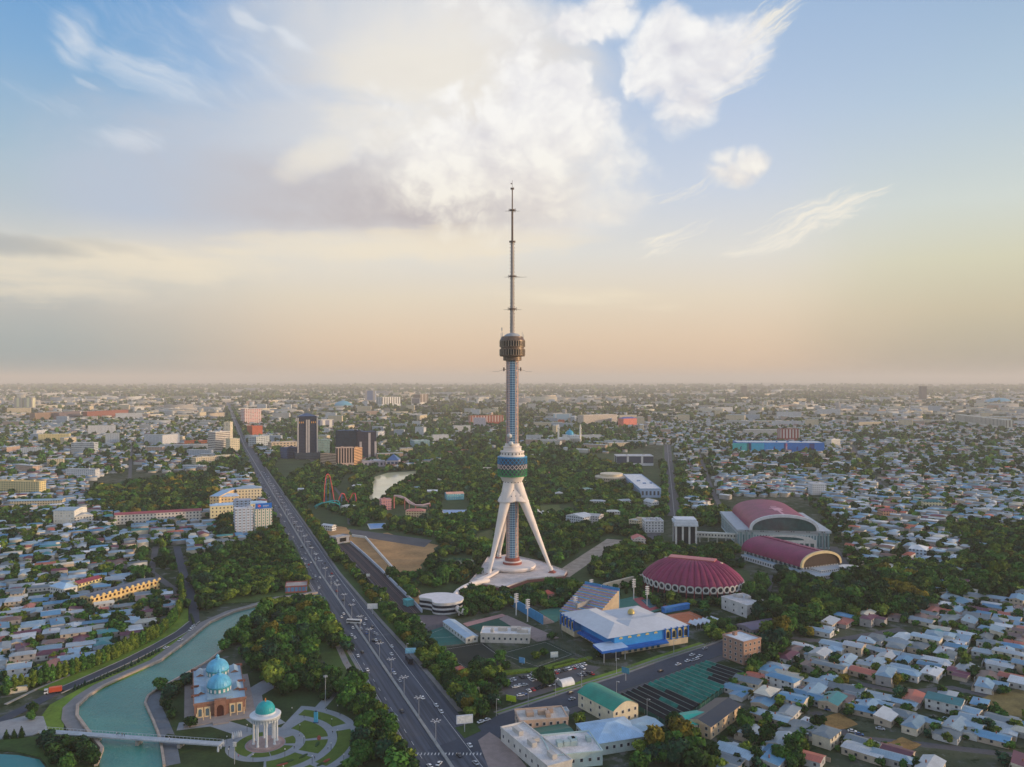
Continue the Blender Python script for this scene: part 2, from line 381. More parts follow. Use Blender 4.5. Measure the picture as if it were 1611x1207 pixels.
# ---------------------------------------------------------------- ground, roads, water
def px(*pts, z=0.0): return [G(a, b, z) for a, b in pts]
def rough(pts, n=9, k=.05):
    """worn, irregular outline for bare ground"""
    r = random.Random(len(pts)+int(pts[0][0])); out = []
    for i, a in enumerate(pts):
        b = pts[(i+1) % len(pts)]; L = math.dist(a, b); nx, ny = -(b[1]-a[1])/L, (b[0]-a[0])/L; w = 0
        for j in range(n): t = j/n; w = w*.5+r.uniform(-1, 1)*L*k; e = w*math.sin(math.pi*t); out.append((a[0]+(b[0]-a[0])*t+nx*e, a[1]+(b[1]-a[1])*t+ny*e))
    return out
def ground_mat():
    m, b = _new('ground'); t = Nd.t; o = t.nodes.new('ShaderNodeTexCoord').outputs['Object']
    n1_ = noise(o, .012, 6, .6); n2_ = noise(o, .09, 5, .65); n3 = noise(o, .0009, 6, .65)
    c = mixc(smooth(n1_, .42, .6), lin((50, 66, 42)), lin((80, 86, 70))); c = mixc(smooth(n2_, .52, .66), c, lin((104, 106, 104))); c = mixc(smooth(n2_, .46, .36), c, lin((36, 52, 30)))
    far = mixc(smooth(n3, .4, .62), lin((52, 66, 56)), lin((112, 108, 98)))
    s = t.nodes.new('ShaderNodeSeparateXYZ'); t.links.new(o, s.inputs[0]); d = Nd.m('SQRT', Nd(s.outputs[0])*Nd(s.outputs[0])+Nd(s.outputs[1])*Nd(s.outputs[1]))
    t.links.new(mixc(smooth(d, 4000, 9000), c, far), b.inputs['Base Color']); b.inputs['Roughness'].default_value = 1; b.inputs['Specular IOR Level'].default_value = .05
    return m
g = MB(); g.poly([(-GR, -GR), (GR, -GR), (GR, GR), (-GR, GR)], 0.0); struct('ground', g, ground_mat())
def avx(Y):       # centre of the long avenue
    return 123.5-.402*Y if Y < 750 else -178-(Y-750)*.382 if Y < 2200 else -731.9-(Y-2200)*.366
AV = [(avx(y), y) for y in (150, 300, 400, 500, 600, 750, 1000, 1300, 1700, 2200, 3000, 4200, 6000, 9000)]
AVR = [-22, -22, -22, -21, -18, -16, -16, -15, -15, -15, -15, -15, -15, -15]
g = MB(); g.ribbon(AV, 14.5, AVR, .012); struct('road', g, ROADM)
g = MB(); g.ribbon(AV, .8, -.8, .013, .55); struct('median_kerb', g, KERB)
g = MB()
for y in range(330, 1500, 14):
    for off in ((-11.5,) if y < 700 else (-7.5, 7.5)):
        if y % 28 == 8 or True:
            a, b_ = avx(y)-off*-1, avx(y+4.5)-off*-1; nx = .93
            g.quad((a-.12, y, .017), (a+.12, y, .017), (b_+.12, y+4.5, .017), (b_-.12, y+4.5, .017))
for o_ in (13.9, -13.4):
    g.ribbon(AV[:8], o_+.1, o_-.1, .0165)
# crossing at the junction
for k in range(20):
    x0 = avx(392)-12+k*1.7; g.quad((x0, 389.5, .018), (x0+.45, 389.5, .018), (x0+.6, 392, .018), (x0+.15, 392, .018))
struct('road_marking', g, WHITE)
ST = px((735, 1172), (800, 1133), (900, 1099.5), (1003, 1066), (1065, 1043), (1132, 1021), (1180, 1003))
ST = [(ST[0][0]-14, ST[0][1]-12)]+ST
g = MB(); g.ribbon(ST, 8.5, -8.5, .016); struct('road', g, ASPH)
g = MB(); g.ribbon(ST[2:], -8.9, -15, .008, .02); struct('pavement', g, ASPH2)
g = MB(); g.ribbon(ST[2:], 10.4, 8.5, .0, .14); g.ribbon(ST[2:7], 13.5, 11.8, .0, .1); struct('pavement', g, PAVE)
g = MB(); g.ribbon(ST[2:7], 11.8, 10.4, .0, .12); g.ribbon(ST[3:7], 17, 13.5, .0, .1); struct('verge', g, GRASSB)
# pavements beside the avenue
g = MB(); g.ribbon([p for p in AV if p[1] < 1900 and p[1] >= 400], 16.5, 14.5, 0, .14); g.ribbon([(avx(y), y) for y in (432, 520, 600, 750, 1000, 1300, 1700)], [-22, -21, -18.5, -16, -16, -15, -15], [-25, -24, -21, -18, -18, -17, -17], 0, .14)
g.ribbon(px((520, 985), (529, 1009), (544, 1042), (575, 1093), (598, 1137), (640, 1220)), 2, -2, .03, .09); struct('pavement', g, PAVE)
# green under the roadside trees
g = MB(); g.ribbon([(avx(y), y) for y in (300, 400, 520, 640, 760, 900)], 34, 16.5, .004, .05)
g.ribbon([(avx(y), y) for y in (440, 520, 600, 750, 1000, 1300, 1700)], [-25, -24, -21, -18, -18, -17, -17], [-46, -44, -40, -36, -34, -30, -30], .004, .05); struct('verge', g, GRASS)
# paved forecourt at the corner of the street
g = MB(); g.prism(px((752, 1165), (770, 1152), (800, 1172), (835, 1215), (775, 1225)), 0, .13); struct('forecourt', g, mat((150, 134, 128), .8, name='pink_paving'))
g = MB(); g.prism(px((716, 1145), (745, 1137), (757, 1150), (731, 1162)), 0, .14); struct('traffic_island', g, GRASS)
# road into the distance on the right, and smaller streets
RD = px((1050, 700), (1052, 728), (1057, 770), (1061, 812))
g = MB(); g.ribbon(RD, 9, -9, .012); struct('road', g, ASPH2); g = MB(); g.ribbon(RD, .5, -.5, .01, .3); struct('median_kerb', g, KERB)
g = MB(); g.ribbon(RD, -9, -13, .004, .1); g.ribbon(RD, 13, 9, .004, .1); struct('verge', g, GRASS)
for pts, w in (([(1100, 715), (1120, 770), (1142, 815), (1160, 850)], 3.5), ([(1340, 700), (1362, 740), (1400, 775)], 4), ([(512, 690), (506, 735)], 6), ([(505, 740), (470, 700), (440, 670)], 5), ([(207, 700), (204, 755)], 3), ([(245, 860), (238, 900), (285, 935)], 3),
               ([(1350, 1075), (1420, 1090), (1500, 1082), (1611, 1110)], 3.2), ([(1280, 1120), (1340, 1160), (1440, 1170), (1611, 1190)], 3), ([(1190, 945), (1215, 1000), (1300, 1010), (1420, 990)], 4), ([(1210, 905), (1200, 940)], 5),
               ([(1035, 870), (1030, 845), (1028, 838)], 8), ([(1310, 860), (1350, 920), (1345, 935)], 4.5),
               ([(690, 850), (740, 822), (752, 790), (720, 765), (660, 755)], 2.2), ([(870, 760), (905, 778), (940, 800), (935, 830)], 2.6), ([(840, 870), (880, 840), (900, 812), (930, 800)], 2.4), ([(560, 812), (600, 806), (640, 820), (690, 822)], 2.4), ([(480, 745), (520, 760), (545, 790), (550, 825)], 2.2), ([(960, 765), (990, 790), (1000, 830)], 3)):
    g = MB(); g.ribbon(px(*pts), w, -w, .01); struct('road', g, ASPH2)
# canal
WL = [(160, 1225), (153, 1207), (163, 1180), (139, 1150), (123, 1128), (124, 1112), (140, 1097), (165, 1081), (204, 1063), (254, 1041), (293, 1012), (331, 981), (369, 964), (403, 955), (440, 943), (478, 938), (500, 934)]
WR = [(262, 1225), (257, 1207), (251, 1165), (239, 1134), (227, 1108), (232, 1096), (244, 1088), (280, 1068), (326, 1042), (351, 1022), (386, 984), (422, 956), (458, 952), (484, 948), (500, 946)]
g = MB(); wl = px(*WL); wr_ = px(*WR); g.poly(wl+wr_[::-1], .02); struct('water', g, water((64, 130, 118), .08, .8), label='turquoise canal water')
g = MB(); g.poly(px((-10, 1186), (28, 1188), (62, 1195), (85, 1225), (-20, 1225)), .02); struct('water', g, water((50, 128, 124)), label='turquoise pond at the lower corner')
g = MB(); g.poly(px((578, 792), (584, 762), (590, 750), (610, 744), (655, 741), (656, 752), (630, 759), (614, 766), (604, 782), (594, 797)), .02); struct('water', g, water((240, 224, 182), .10, .04), label='pond in the amusement park with the evening sky reflection painted into its colour')  # bright sky reflection is put into this pond's cream base colour
g = MB(); g.poly(px((690, 882), (712, 876), (746, 880), (744, 886), (700, 889)), .02); struct('water', g, water((70, 96, 72), .1), label='small green pond left of the tower')
BANK = mat((172, 158, 146), .8, var=.18, name='bank_stone')
g = MB(); g.ribbon(wl[1:], 1.4, -.2, 0, 1.5); struct('embankment', g, BANK); g = MB(); g.ribbon(wr_[1:10], .2, -1.0, 0, 1.2); struct('embankment', g, BANK)
g = MB(); g.ribbon(wl[3:], 8, 1.4, 0, .5); struct('promenade', g, PAVE)
g = MB(); g.ribbon(wr_[1:9], -1.0, -7.5, 0, .3); struct('promenade', g, mat((104, 112, 120), .8, name='grey_paving'))
g = MB(); g.ribbon(px((88, 1168), (75, 1130), (92, 1110), (150, 1083), (205, 1058), (250, 1036), (283, 1012), (300, 996)), [4, 4, 5, 8, 8, 8, 6, 3], [-3, -8, -9, -5, -5, -5, -4, -3], 0, .35); struct('lawn', g, GRASSB)
CR = px((-40, 1160), (0, 1135), (45, 1112), (88, 1090), (150, 1063), (205, 1038), (250, 1015), (285, 995), (306, 978), (305, 955), (296, 925), (285, 890), (278, 860))
g = MB(); g.ribbon(CR, 3.6, -3.6, .012, .3); struct('road', g, ASPH); g = MB(); g.ribbon(CR[3:9], 4.4, 3.6, 0, .42); g.ribbon(CR[3:9], -3.6, -4.2, 0, .42); struct('kerb', g, KERB)
g = MB(); g.ribbon(CR[3:10], 15, 4.4, 0, .3); struct('lawn', g, GRASSB); g = MB(); g.ribbon(CR[2:10], 16, 14, 0, .36); struct('path', g, CONC)
g = MB(); g.prism(px((-20, 1142), (40, 1127), (68, 1128), (75, 1148), (50, 1158), (-20, 1166)), 0, .4); struct('forecourt', g, mat((150, 152, 154), .8, name='pale_paving'))
g = MB(); g.prism(px((-20, 1168), (60, 1160), (150, 1172), (160, 1225), (90, 1225), (64, 1192), (28, 1184), (-20, 1181)), 0, .5); struct('lawn', g, GRASS)
g = MB(); g.prism(px((315, 950), (400, 948), (440, 938), (478, 932), (485, 900), (460, 850), (300, 880), (308, 930)), 0, .2); struct('lawn', g, GRASS)
g = MB(); g.poly(px((470, 690), (800, 690), (1000, 700), (1040, 740), (1040, 840), (1180, 900), (1180, 960), (900, 960), (720, 925), (640, 965), (540, 880), (455, 790), (430, 735)), .003); struct('lawn', g, mat((58, 78, 38), .95, var=.3, scale=.03, name='park_grass'))
# rotunda garden: paving with lawns between ring and radial paths
RX, RY = -123.0, 401.0
def ringseg(g, r0, r1, a0, a1, z, n=None, mi=0):
    n = n or max(3, int(abs(a1-a0)/5)); I, O = [], []
    for i in range(n+1):
        t = R(a0+(a1-a0)*i/n); I.append((RX+r0*math.cos(t), RY+r0*math.sin(t), z)); O.append((RX+r1*math.cos(t), RY+r1*math.sin(t), z))
    g.grid([O, I][::-1], mi)
g = MB(); g.prism(px((262, 1130), (270, 1180), (262, 1225), (430, 1225), (600, 1225), (598, 1150), (545, 1100), (500, 1060), (505, 1040), (440, 1000), (395, 1060), (330, 1046), (285, 1072), (250, 1095)), 0, .25); struct('lawn', g, mat((50, 70, 34), .95, var=.3, scale=.05, name='dark_grass'))  # garden lawn in a darker green
GP = mat((140, 146, 152), .8, var=.1, scale=.15, name='garden_paving')
g = MB(); ringseg(g, 0, 19, 0, 360, .262, 60); ringseg(g, 19, 47, -75, 83, .262, 36)
g.ribbon([(RX+15, RY+30), (RX+19, RY+62), (RX+24, RY+80)], 3, -3, .258); g.ribbon(px((400, 1160), (345, 1172)), 4, -4, .2585)
g.ribbon([(RX+36, RY+22), (RX+52, RY+31), (RX+60, RY+36)], 3, -3, .2590)
g.ribbon([(RX-2, RY+20), (RX-20, RY+40), (RX-28, RY+62), (RX-20, RY+85)], 7, -7, .2575); g.ribbon([(RX-12, RY+12), (RX-34, RY+25), (RX-52, RY+20)], 5, -5, .2565); struct('path', g, GP)
g = MB()
for a0, a1 in ((-62, -8), (2, 40), (112, 250), (258, 296)): ringseg(g, 9.8, 14.6, a0, a1, .275)
for a0, a1 in ((-72, -28), (-20, 10), (16, 66)): ringseg(g, 19.4, 30.5, a0, a1, .275)
for a0, a1 in ((-70, -38), (-33, 24), (34, 78)): ringseg(g, 35, 42.5, a0, a1, .275)
struct('lawn', g, mat((84, 106, 40), .95, var=.15, scale=.2, name='clipped_lawn'))
g = MB(); ringseg(g, 0, 9.5, 0, 360, .285, 40); struct('plaza', g, mat((168, 138, 134), .8, name='pink_stone_paving'))
# parking lots, courts and open ground
for i_, (nm, m_, pts) in enumerate((('dry_field', DIRT, [(548, 846), (610, 838), (690, 858), (672, 880), (655, 903), (620, 912), (590, 893), (562, 868)]), ('dry_field', DIRT, [(505, 826), (545, 830), (560, 855), (535, 852)]), ('dry_field', DIRT, [(625, 938), (655, 925), (664, 945), (650, 962)]),
                    ('parking_lot', ASPH2, [(548, 832), (680, 850), (668, 861), (556, 843)]), ('parking_lot', mat((98, 92, 98), .85, name='lot_asphalt'), [(618, 985), (650, 968), (700, 968), (720, 978), (690, 995), (640, 1000)]),
                    ('parking_lot', ASPH2, [(778, 1072), (905, 1042), (945, 1050), (900, 1078), (820, 1102), (800, 1096)]), ('forecourt', mat((172, 156, 140), .85, var=.22, scale=.12, name='tan_paving'), [(866, 908), (890, 890), (955, 848), (982, 850), (925, 888), (896, 908)]),
                    ('sports_pitch', mat((44, 108, 100), .9, name='green_court'), [(640, 1004), (700, 985), (745, 1000), (735, 1012), (655, 1020)]), ('sports_pitch', mat((38, 46, 42), .95, name='dark_turf'), [(683, 1022), (760, 1010), (805, 1045), (745, 1062), (700, 1045)]),
                    ('sports_pitch', mat((34, 56, 40), .95, name='dark_turf'), [(783, 1028), (860, 1008), (905, 1030), (845, 1052), (820, 1050)]), ('sports_pitch', mat((34, 84, 72), .95, name='teal_turf'), [(735, 985), (790, 972), (832, 988), (770, 1000)]),
                    ('sports_pitch', mat((62, 120, 108), .9, name='pale_court'), [(945, 950), (1000, 938), (1045, 958), (985, 978)]), ('sports_pitch', mat((176, 92, 96), .9, name='red_track'), [(995, 942), (1040, 935), (1062, 950), (1018, 963)]), 
                    ('sports_pitch', mat((62, 118, 132), .9, name='blue_court'), [(1008, 944), (1034, 940), (1050, 949), (1022, 957)]), ('sports_pitch', mat((196, 116, 80), .9, name='clay_court'), [(1046, 968), (1085, 962), (1117, 975), (1075, 985)]),
                    ('sports_pitch', mat((62, 120, 108), .9, name='pale_court'), [(848, 962), (875, 954), (900, 965), (872, 980)]), ('sports_pitch', mat((30, 84, 66), .9, name='green_court'), [(1245, 935), (1275, 920), (1290, 930), (1262, 942)]),
                    ('path', mat((176, 136, 132), .85, name='pink_path'), [(728, 981), (790, 966), (797, 969), (735, 986)]), ('path', mat((150, 134, 130), .85, name='pink_path'), [(797, 968), (880, 1004), (845, 1010), (785, 974)]), ('dry_field', mat((150, 118, 70), .95, var=.3, scale=.1, name='dry_grass'), [(1255, 1145), (1320, 1122), (1350, 1140), (1290, 1158)]),
                    ('dry_field', mat((150, 118, 70), .95, var=.3, scale=.1, name='dry_grass'), [(1385, 1172), (1420, 1160), (1450, 1172), (1400, 1190)]), ('dry_field', mat((120, 110, 70), .95, var=.3, scale=.1, name='dry_grass'), [(1540, 1100), (1611, 1080), (1640, 1130), (1600, 1135)]),
                    ('lawn', mat((92, 104, 52), .95, var=.2, name='park_lawn'), [(845, 796), (880, 794), (884, 806), (850, 810)]), ('lawn', mat((100, 104, 58), .95, var=.2, name='park_lawn'), [(750, 840), (778, 832), (776, 850), (748, 860)]))):
    g = MB(); g.poly(rough(px(*pts)) if nm in ('dry_field', 'lawn') else px(*pts), .024+.004*i_); struct(nm, g, m_)
g = MB()      # pitch lines
for pts in ([(687, 1024), (758, 1013), (800, 1043), (747, 1058)], [(788, 1029), (858, 1011), (899, 1030), (846, 1049)], [(1012, 944.5), (1033, 941.5), (1045, 949), (1022, 954.5)], [(655, 1006), (698, 989), (735, 1001)], [(1054, 969), (1083, 965), (1106, 975), (1076, 981)]):
    g.ribbon(px(*(pts+[pts[0]])), .12, -.12, .19)
struct('pitch_marking', g, WHITE)
# ---------------------------------------------------------------- the television tower
TX, TY = 0.3, 765.0
pl = MB(); PT = px((738, 921), (752, 905), (766, 882), (800, 877), (850, 888), (893, 904), (888, 911), (830, 917), (792, 931), (765, 925))
pl.prism(PT, 0, 2.6, 1, 0)
po = pl.build('tower_plaza', [mat((208, 198, 194), .7, var=.2, scale=.12, name='pale_plaza_stone'), mat((138, 92, 84), .8, name='red_brown_stone')])
tag(po, 'raised pale stone platform carrying the feet of the tower', 'plaza')
w_ = MB()
for i in range(len(PT)):
    a, b = Vector(PT[i]), Vector(PT[(i+1) % len(PT)])
    m_ = (a+b)/2; m_ += (Vector((TX, TY))-m_).normalized()*.6; d_ = b-a; w_.box((m_.x, m_.y, 3.1), (d_.length*.98, .4, 1.0), math.atan2(d_.y, d_.x))
w_.build('parapet', mat((206, 192, 186), .7, name='pale_stone'), po)
SHELL = mat((232, 220, 212), .55, var=.07, scale=.06, streak=True, name='pale_shell')
RUST = mat((150, 84, 74), .7, name='red_brown_cladding')
tw = thing('television_tower', 'tall white three-legged television tower rising in the centre of the city', 'tower', (TX, TY, 0))
b = MB(); b.lathe([(21.5, 3.2), (22.5, 5.2), (22, 6.4), (9, 6.9)], 72); 
for i in range(36):
    t = 2*math.pi*i/36; b.tube((20*math.cos(t), 20*math.sin(t), 2.5), (20*math.cos(t), 20*math.sin(t), 4), .3, n=5)
b.build('round_terrace', [SHELL], tw)
b = MB(); b.lathe([(9, 6.8), (9, 9.2), (8.6, 9.4), (8.6, 9.9), (7, 10), (7, 13)], 48, mis=[0, 1, 1, 1, 0, 0]); b.build('base_ring', [RUST, SHELL], tw)
feet = [(-22, -31), (37, -18), (-14, 44)]
for fx, fy in feet:
    ft = Vector((fx, fy, 2.6)); d = Vector((fx, fy, 0)).normalized(); top = d*4.5+Vector((0, 0, 84)); b = MB()
    rows = []; ax = (ft-top).normalized(); sd_ = ax.cross(Vector((0, 0, 1))).normalized(); up_ = sd_.cross(ax)
    for k in range(13):
        t = k/12; p = top.lerp(ft, t); r = 1.6+4.9*(1-t)**1.25
        rows.append([p+(sd_*math.cos(a)+up_*math.sin(a)*.8)*r for a in [2*math.pi*q/20 for q in range(20)]])
    b.grid(rows[::-1], closed=True)
    lg = b.build('leg', [SHELL], tw, smooth=True)
    f = MB(); f.box((fx, fy, 3.6), (6.5, 6.5, 2.2), math.atan2(fy, fx), taper=.35); f.build('foot', RUST, lg)
    f = MB(); q = top.lerp(ft, .96); f.tube(q-ax*2, q+ax*1.5, 2.3, 2.15, 12); f.build('collar', SHELL, lg)
# three-lobed skirt
angs = [math.atan2(fy, fx) for fx, fy in feet]; rows = []
for k in range(11):
    t = k/10; row = []
    for q in range(96):
        a = 2*math.pi*q/96; lob = max(math.cos(min(math.pi, abs((a-x+math.pi) % (2*math.pi)-math.pi))*1.25) for x in angs); lob = max(0, lob)
        z = 81-t*(14.5-2.6*(1-lob)*t); r = 8.0+t*(3.0+5.6*lob**1.2)
        row.append((r*math.cos(a), r*math.sin(a), z))
    rows.append(row)
b = MB(); b.grid(rows[::-1], closed=True); sk = b.build('skirt', [SHELL], tw, smooth=True)
so = sk.modifiers.new('s', 'SOLIDIFY'); so.thickness = .5
pls = []
for z, n_, r in ((77.5, 16, 8.9), (72.5, 18, 10.4), (85, 18, 9.6)):
    for q in range(n_):
        a = 2*math.pi*(q+.3)/n_; lob = max(0, max(math.cos(min(math.pi, abs((a-x+math.pi) % (2*math.pi)-math.pi))*1.25) for x in angs))
        t = (81-z)/14.5; rr_ = (8.0+t*(3.0+5.6*lob**1.2) if z < 81 else 9.45)+.05; pls.append(((rr_*math.cos(a), rr_*math.sin(a), z), a))
b = MB(); b.box((0, 0, 0), (.5, .8, .8)); ring_parts(tw, 'porthole', [DARK], b, pls)
b = MB(); b.lathe([(8.0, 80.5), (8.4, 82), (9.2, 85), (11.6, 89.4), (11.8, 90.6)], 48); b.build('bowl', [SHELL], tw, smooth=True)
# lower pod behind a blue, white and green lattice
b = MB(); b.lathe([(11.6, 90.6), (12.9, 91.2), (12.9, 107.8), (11.5, 108.8)], 48); b.build('lower_pod', [mat((84, 92, 106), .3, name='pod_glass')], tw)
b = MB(); NL = 22; z0, z1 = 90.8, 108.4; nz = 8
for q in range(NL):
    for sg in (1, -1):
        for k in range(nz):
            a0 = 2*math.pi*(q+sg*k*.5)/NL; a1 = 2*math.pi*(q+sg*(k+1)*.5)/NL; za = z0+(z1-z0)*k/nz; zb = z0+(z1-z0)*(k+1)/nz
            b.tube((13.9*math.cos(a0), 13.9*math.sin(a0), za), (13.9*math.cos(a1), 13.9*math.sin(a1), zb), .36, n=4, mi=2 if k < 3 else 1 if k < 5 else 0, caps=False)
for z, mi_ in ((z0, 2), (z1, 0), ): b.lathe([(13.6, z-.35), (14.1, z-.35), (14.1, z+.35), (13.6, z+.35)], 64, mi=mi_)
b.build('lattice', [mat((56, 152, 204), .5, name='blue_lattice'), mat((232, 210, 204), .5, name='white_lattice'), mat((70, 160, 100), .5, name='green_lattice')], tw)
b = MB(); b.lathe([(11.4, 108.6), (11.9, 109), (11.9, 109.8), (11.2, 110), (11.2, 113.2), (11.5, 113.4), (11.5, 114), (8.6, 114.2), (8.6, 117.5), (8.9, 117.8), (8.9, 118.4), (7, 118.6), (7, 121), (6, 121.2)], 48)
rg = b.build('ring_gallery', [SHELL], tw)
b = MB(); b.box((0, 0, 0), (.3, .9, 1.7)); ring_parts(rg, 'window', [DARK], b, [((11.25*math.cos(a), 11.25*math.sin(a), 111.8), a) for a in [2*math.pi*q/20 for q in range(20)]])
# shaft with blue glazing behind ribs and rings
def shaft_mat():
    m, bs = _new('shaft_glazing'); t = Nd.t; o = t.nodes.new('ShaderNodeTexCoord').outputs['Object']; s = t.nodes.new('ShaderNodeSeparateXYZ'); t.links.new(o, s.inputs[0])
    x, y, z = (Nd(s.outputs[i]) for i in range(3)); a = Nd.m('ARCTAN2', y, x)*(16/6.28318); fz = Nd.m('FRACT', z/2.2); fa = Nd.m('FRACT', a+100)
    win = Nd.m('LESS_THAN', Nd.m('ABSOLUTE', fz-.5)*1.1+Nd.m('ABSOLUTE', fa-.5)*.9, .47)
    t.links.new(mixc(win, lin((150, 182, 202)), lin((66, 102, 136))), bs.inputs['Base Color']); bs.inputs['Roughness'].default_value = .35; return m
b = MB(); b.lathe([(5.3, 12.5), (5.3, 90), ], 32); b.lathe([(5.2, 118), (5.2, 202)], 32); sh = b.build('shaft', [shaft_mat()], tw)
b = MB()
for zz0, zz1 in ((12.5, 92), (118, 202)):
    for q in range(16):
        a = 2*math.pi*(q+.5)/16; wd = .42 if q % 2 else .62;
        if q % 4 in (3,) or q in (11, 12): wd *= 1.5
        if abs(math.sin(a)+1) < .07: continue
        b.box((5.75*math.cos(a), 5.75*math.sin(a), (zz0+zz1)/2), (.5, wd, zz1-zz0), a)
    z = zz0+2
    while z < zz1:
        for q in range(16):
            if q % 4 in (0, 1, 2) and abs(math.sin(2*math.pi*(q+1)/16)+1) > .1:
                a = 2*math.pi*(q+1)/16; b.box((5.6*math.cos(a), 5.6*math.sin(a), z), (.3, 2.1, .55), a)
        z += 4.4
b.build('ribs', [mat((222, 186, 174), .55, name='pink_white_rib')], tw)
# ball antennas
for x, y, z in ((-2.8, -7.6, 128.8), (-1.2, -8.6, 121.5)):
    b = MB(); b.lathe([(.01, -2.3)]+[(2.3*math.cos(R(t)), 2.3*math.sin(R(t))) for t in range(-75, 90, 15)]+[(.01, 2.3)], 20, (x, y, z)); b.build('radome', [WHITE], tw, smooth=True)
BRZ = mat((118, 98, 84), .35, metal=.1, var=.2, scale=.4, name='bronze_panel')
b = MB(); b.lathe([(5.5, 199.5), (8.8, 200), (8.8, 203.6), (11.9, 203.9), (12.1, 205), (12.1, 205.2)], 48, mi=1); b.lathe([(12.1, 210.2), (12.1, 210.8), (11.0, 211), (11.0, 212.4), (12.1, 212.7), (12.1, 213.4)], 48, mi=0); b.lathe([(12.1, 218.2), (12.0, 219.2), (10.6, 221.4), (10.4, 222.6), (8.2, 222.8)], 48, mi=1)
b.lathe([(11.3, 205), (11.3, 210.4)], 48, mi=2); b.lathe([(11.3, 213.2), (11.3, 218.6)], 48, mi=2)
up = b.build('upper_pod', [BRZ, BRZ, mat((36, 32, 32), .3, name='pod_glass')], tw)
for z in (207.6, 215.8):
    b = MB()
    for q in range(30):
        a = 2*math.pi*q/30; b.box((11.8*math.cos(a), 11.8*math.sin(a), z), (.8, .75, 5.4), a)
    b.build('pod_fins', [mat((160, 142, 124), .4, metal=.1, name='brass_fin')], up)
b = MB(); b.lathe([(8.2, 222.4), (7.4, 224), (5, 225.4), (2, 226)], 32); b.build('pod_roof', [STEEL], up, smooth=True)
for a, h_ in ((205, 9), (180, 4), (-30, 5), (-12, 3), (150, 5)):
    b = MB(); b.tube((10.8*math.cos(R(a)), 10.8*math.sin(R(a)), 219), (10.8*math.cos(R(a)), 10.8*math.sin(R(a)), 222+h_), .16, n=5)
    if a == 205: b.tube((10.8*math.cos(R(205)), 10.8*math.sin(R(205)), 228), (10.8*math.cos(R(205)), 10.8*math.sin(R(205)), 231), .5, n=6)
    b.build('aerial', [STEEL], up)
b = MB(); MS = mat((168, 158, 152), .6, name='grey_mast'); MD = mat((112, 96, 88), .6, name='dark_mast')
b.tube((0, 0, 224), (0, 0, 249), 2.15, 1.9, 16); b.tube((0, 0, 249), (0, 0, 280), 1.85, 1.7, 16); b.tube((0, 0, 280), (0, 0, 313), 1.65, 1.5, 14); b.tube((0, 0, 313), (0, 0, 343), 1.05, .95, 12, mi=1); b.tube((0, 0, 343), (0, 0, 364), .62, .55, 10, mi=1); b.tube((0, 0, 364), (0, 0, 371.5), .2, .14, 6, mi=1)
z = 228
while z < 312: b.box((-2.1, -.4, z), (.5, .4, 1.2), 0, 0); b.box((2.1, -.4, z), (.5, .4, 1.2), 0, 0); z += 3.3
b.box((-.9, 0, 368.2), (1.3, .1, 1.1), 0, 1)
mast = b.build('mast', [MS, MD], tw)
for z, r_, arms in ((363.5, 1.6, ()), (343, 2.6, ((170, 4.5), (10, 4.6), (60, 3))), (313, 2.9, ()), (280, 3.1, ((180, 4.6), (0, 11), (15, 4.5))), (249, 3.4, ((185, 5), (-5, 5.5)))):
    b = MB(); b.lathe([(.9, -.7), (r_, -.6), (r_, .4), (r_*.9, .6), (.9, .7)], 16, (0, 0, z))
    for a, l in arms:
        d = Vector((math.cos(R(a)), math.sin(R(a)), 0)); b.tube(Vector((0, 0, z))+d*r_, Vector((0, 0, z-.8))+d*(r_+l*.5), .16, n=5); b.tube(Vector((0, 0, z-.8))+d*(r_+l*.5), Vector((0, 0, z-.6))+d*(r_+l), .13, n=5)
        if l < 10: b.tube(Vector((0, 0, z-1.8))+d*(r_+.6), Vector((0, 0, z+1.6))+d*(r_+.6), .2, n=5)
    for q in range(8):
        a = q*math.pi/4; b.tube((r_*math.cos(a), r_*math.sin(a), z-1.1), (r_*math.cos(a), r_*math.sin(a), z+1.3), .14, n=4)
    b.build('antenna_ring', [MD], mast)
for sx in (-1, 1):
    b = MB(); b.tube((sx*5.8, -1, 191.5), (sx*9, -1.2, 191.2), .25, n=5); b.tube((sx*8, -1.2, 189.8), (sx*8, -1.2, 193.4), .7, n=6); b.tube((sx*9, -1.2, 191), (sx*14, -1.4, 189.4), .14, n=4); b.tube((sx*14, -1.4, 189.4), (sx*19, -1.5, 189.6), .12, n=4); b.build('side_antenna', [MD], tw)
b = MB(); b.ribbon([(p[0]-TX, p[1]-TY) for p in px((752, 921), (770, 913), (783, 905))], 2.2, -2.2, 3.2, 5.2); b.build('entrance_ramp', [SHELL], tw)
# curved covered walkway
cw = [G(*q, z=4) for q in ((768, 913), (752, 917), (741, 920), (730, 925), (722, 930), (716, 937), (714, 945), (716, 953), (722, 960), (730, 963))]
b = MB(); rows = []
for i, p in enumerate(cw):
    a = Vector(cw[max(0, i-1)]); c = Vector(cw[min(len(cw)-1, i+1)]); d = (c-a).normalized(); n_ = Vector((-d.y, d.x)); w__ = (2.6, 2.6, 3.2, 3.0, 2.8, 2.6, 2.4, 2.2, 1.6, .9)[i]
    rows.append([(p[0]+n_.x*w__*math.cos(t), p[1]+n_.y*w__*math.cos(t), 4+2.3*math.sin(t)) for t in [R(x) for x in (-70, -35, 0, 35, 70, 90, 110, 145, 180, 215, 250)]])
b.grid(rows, closed=True)
for p in cw[2:9:2]: b.tube((p[0], p[1], 0), (p[0], p[1], 3), .5, n=8)
tag(b.build('covered_walkway', [SHELL], smooth=False), 'white curved covered walkway winding from the round office to the tower', 'walkway')
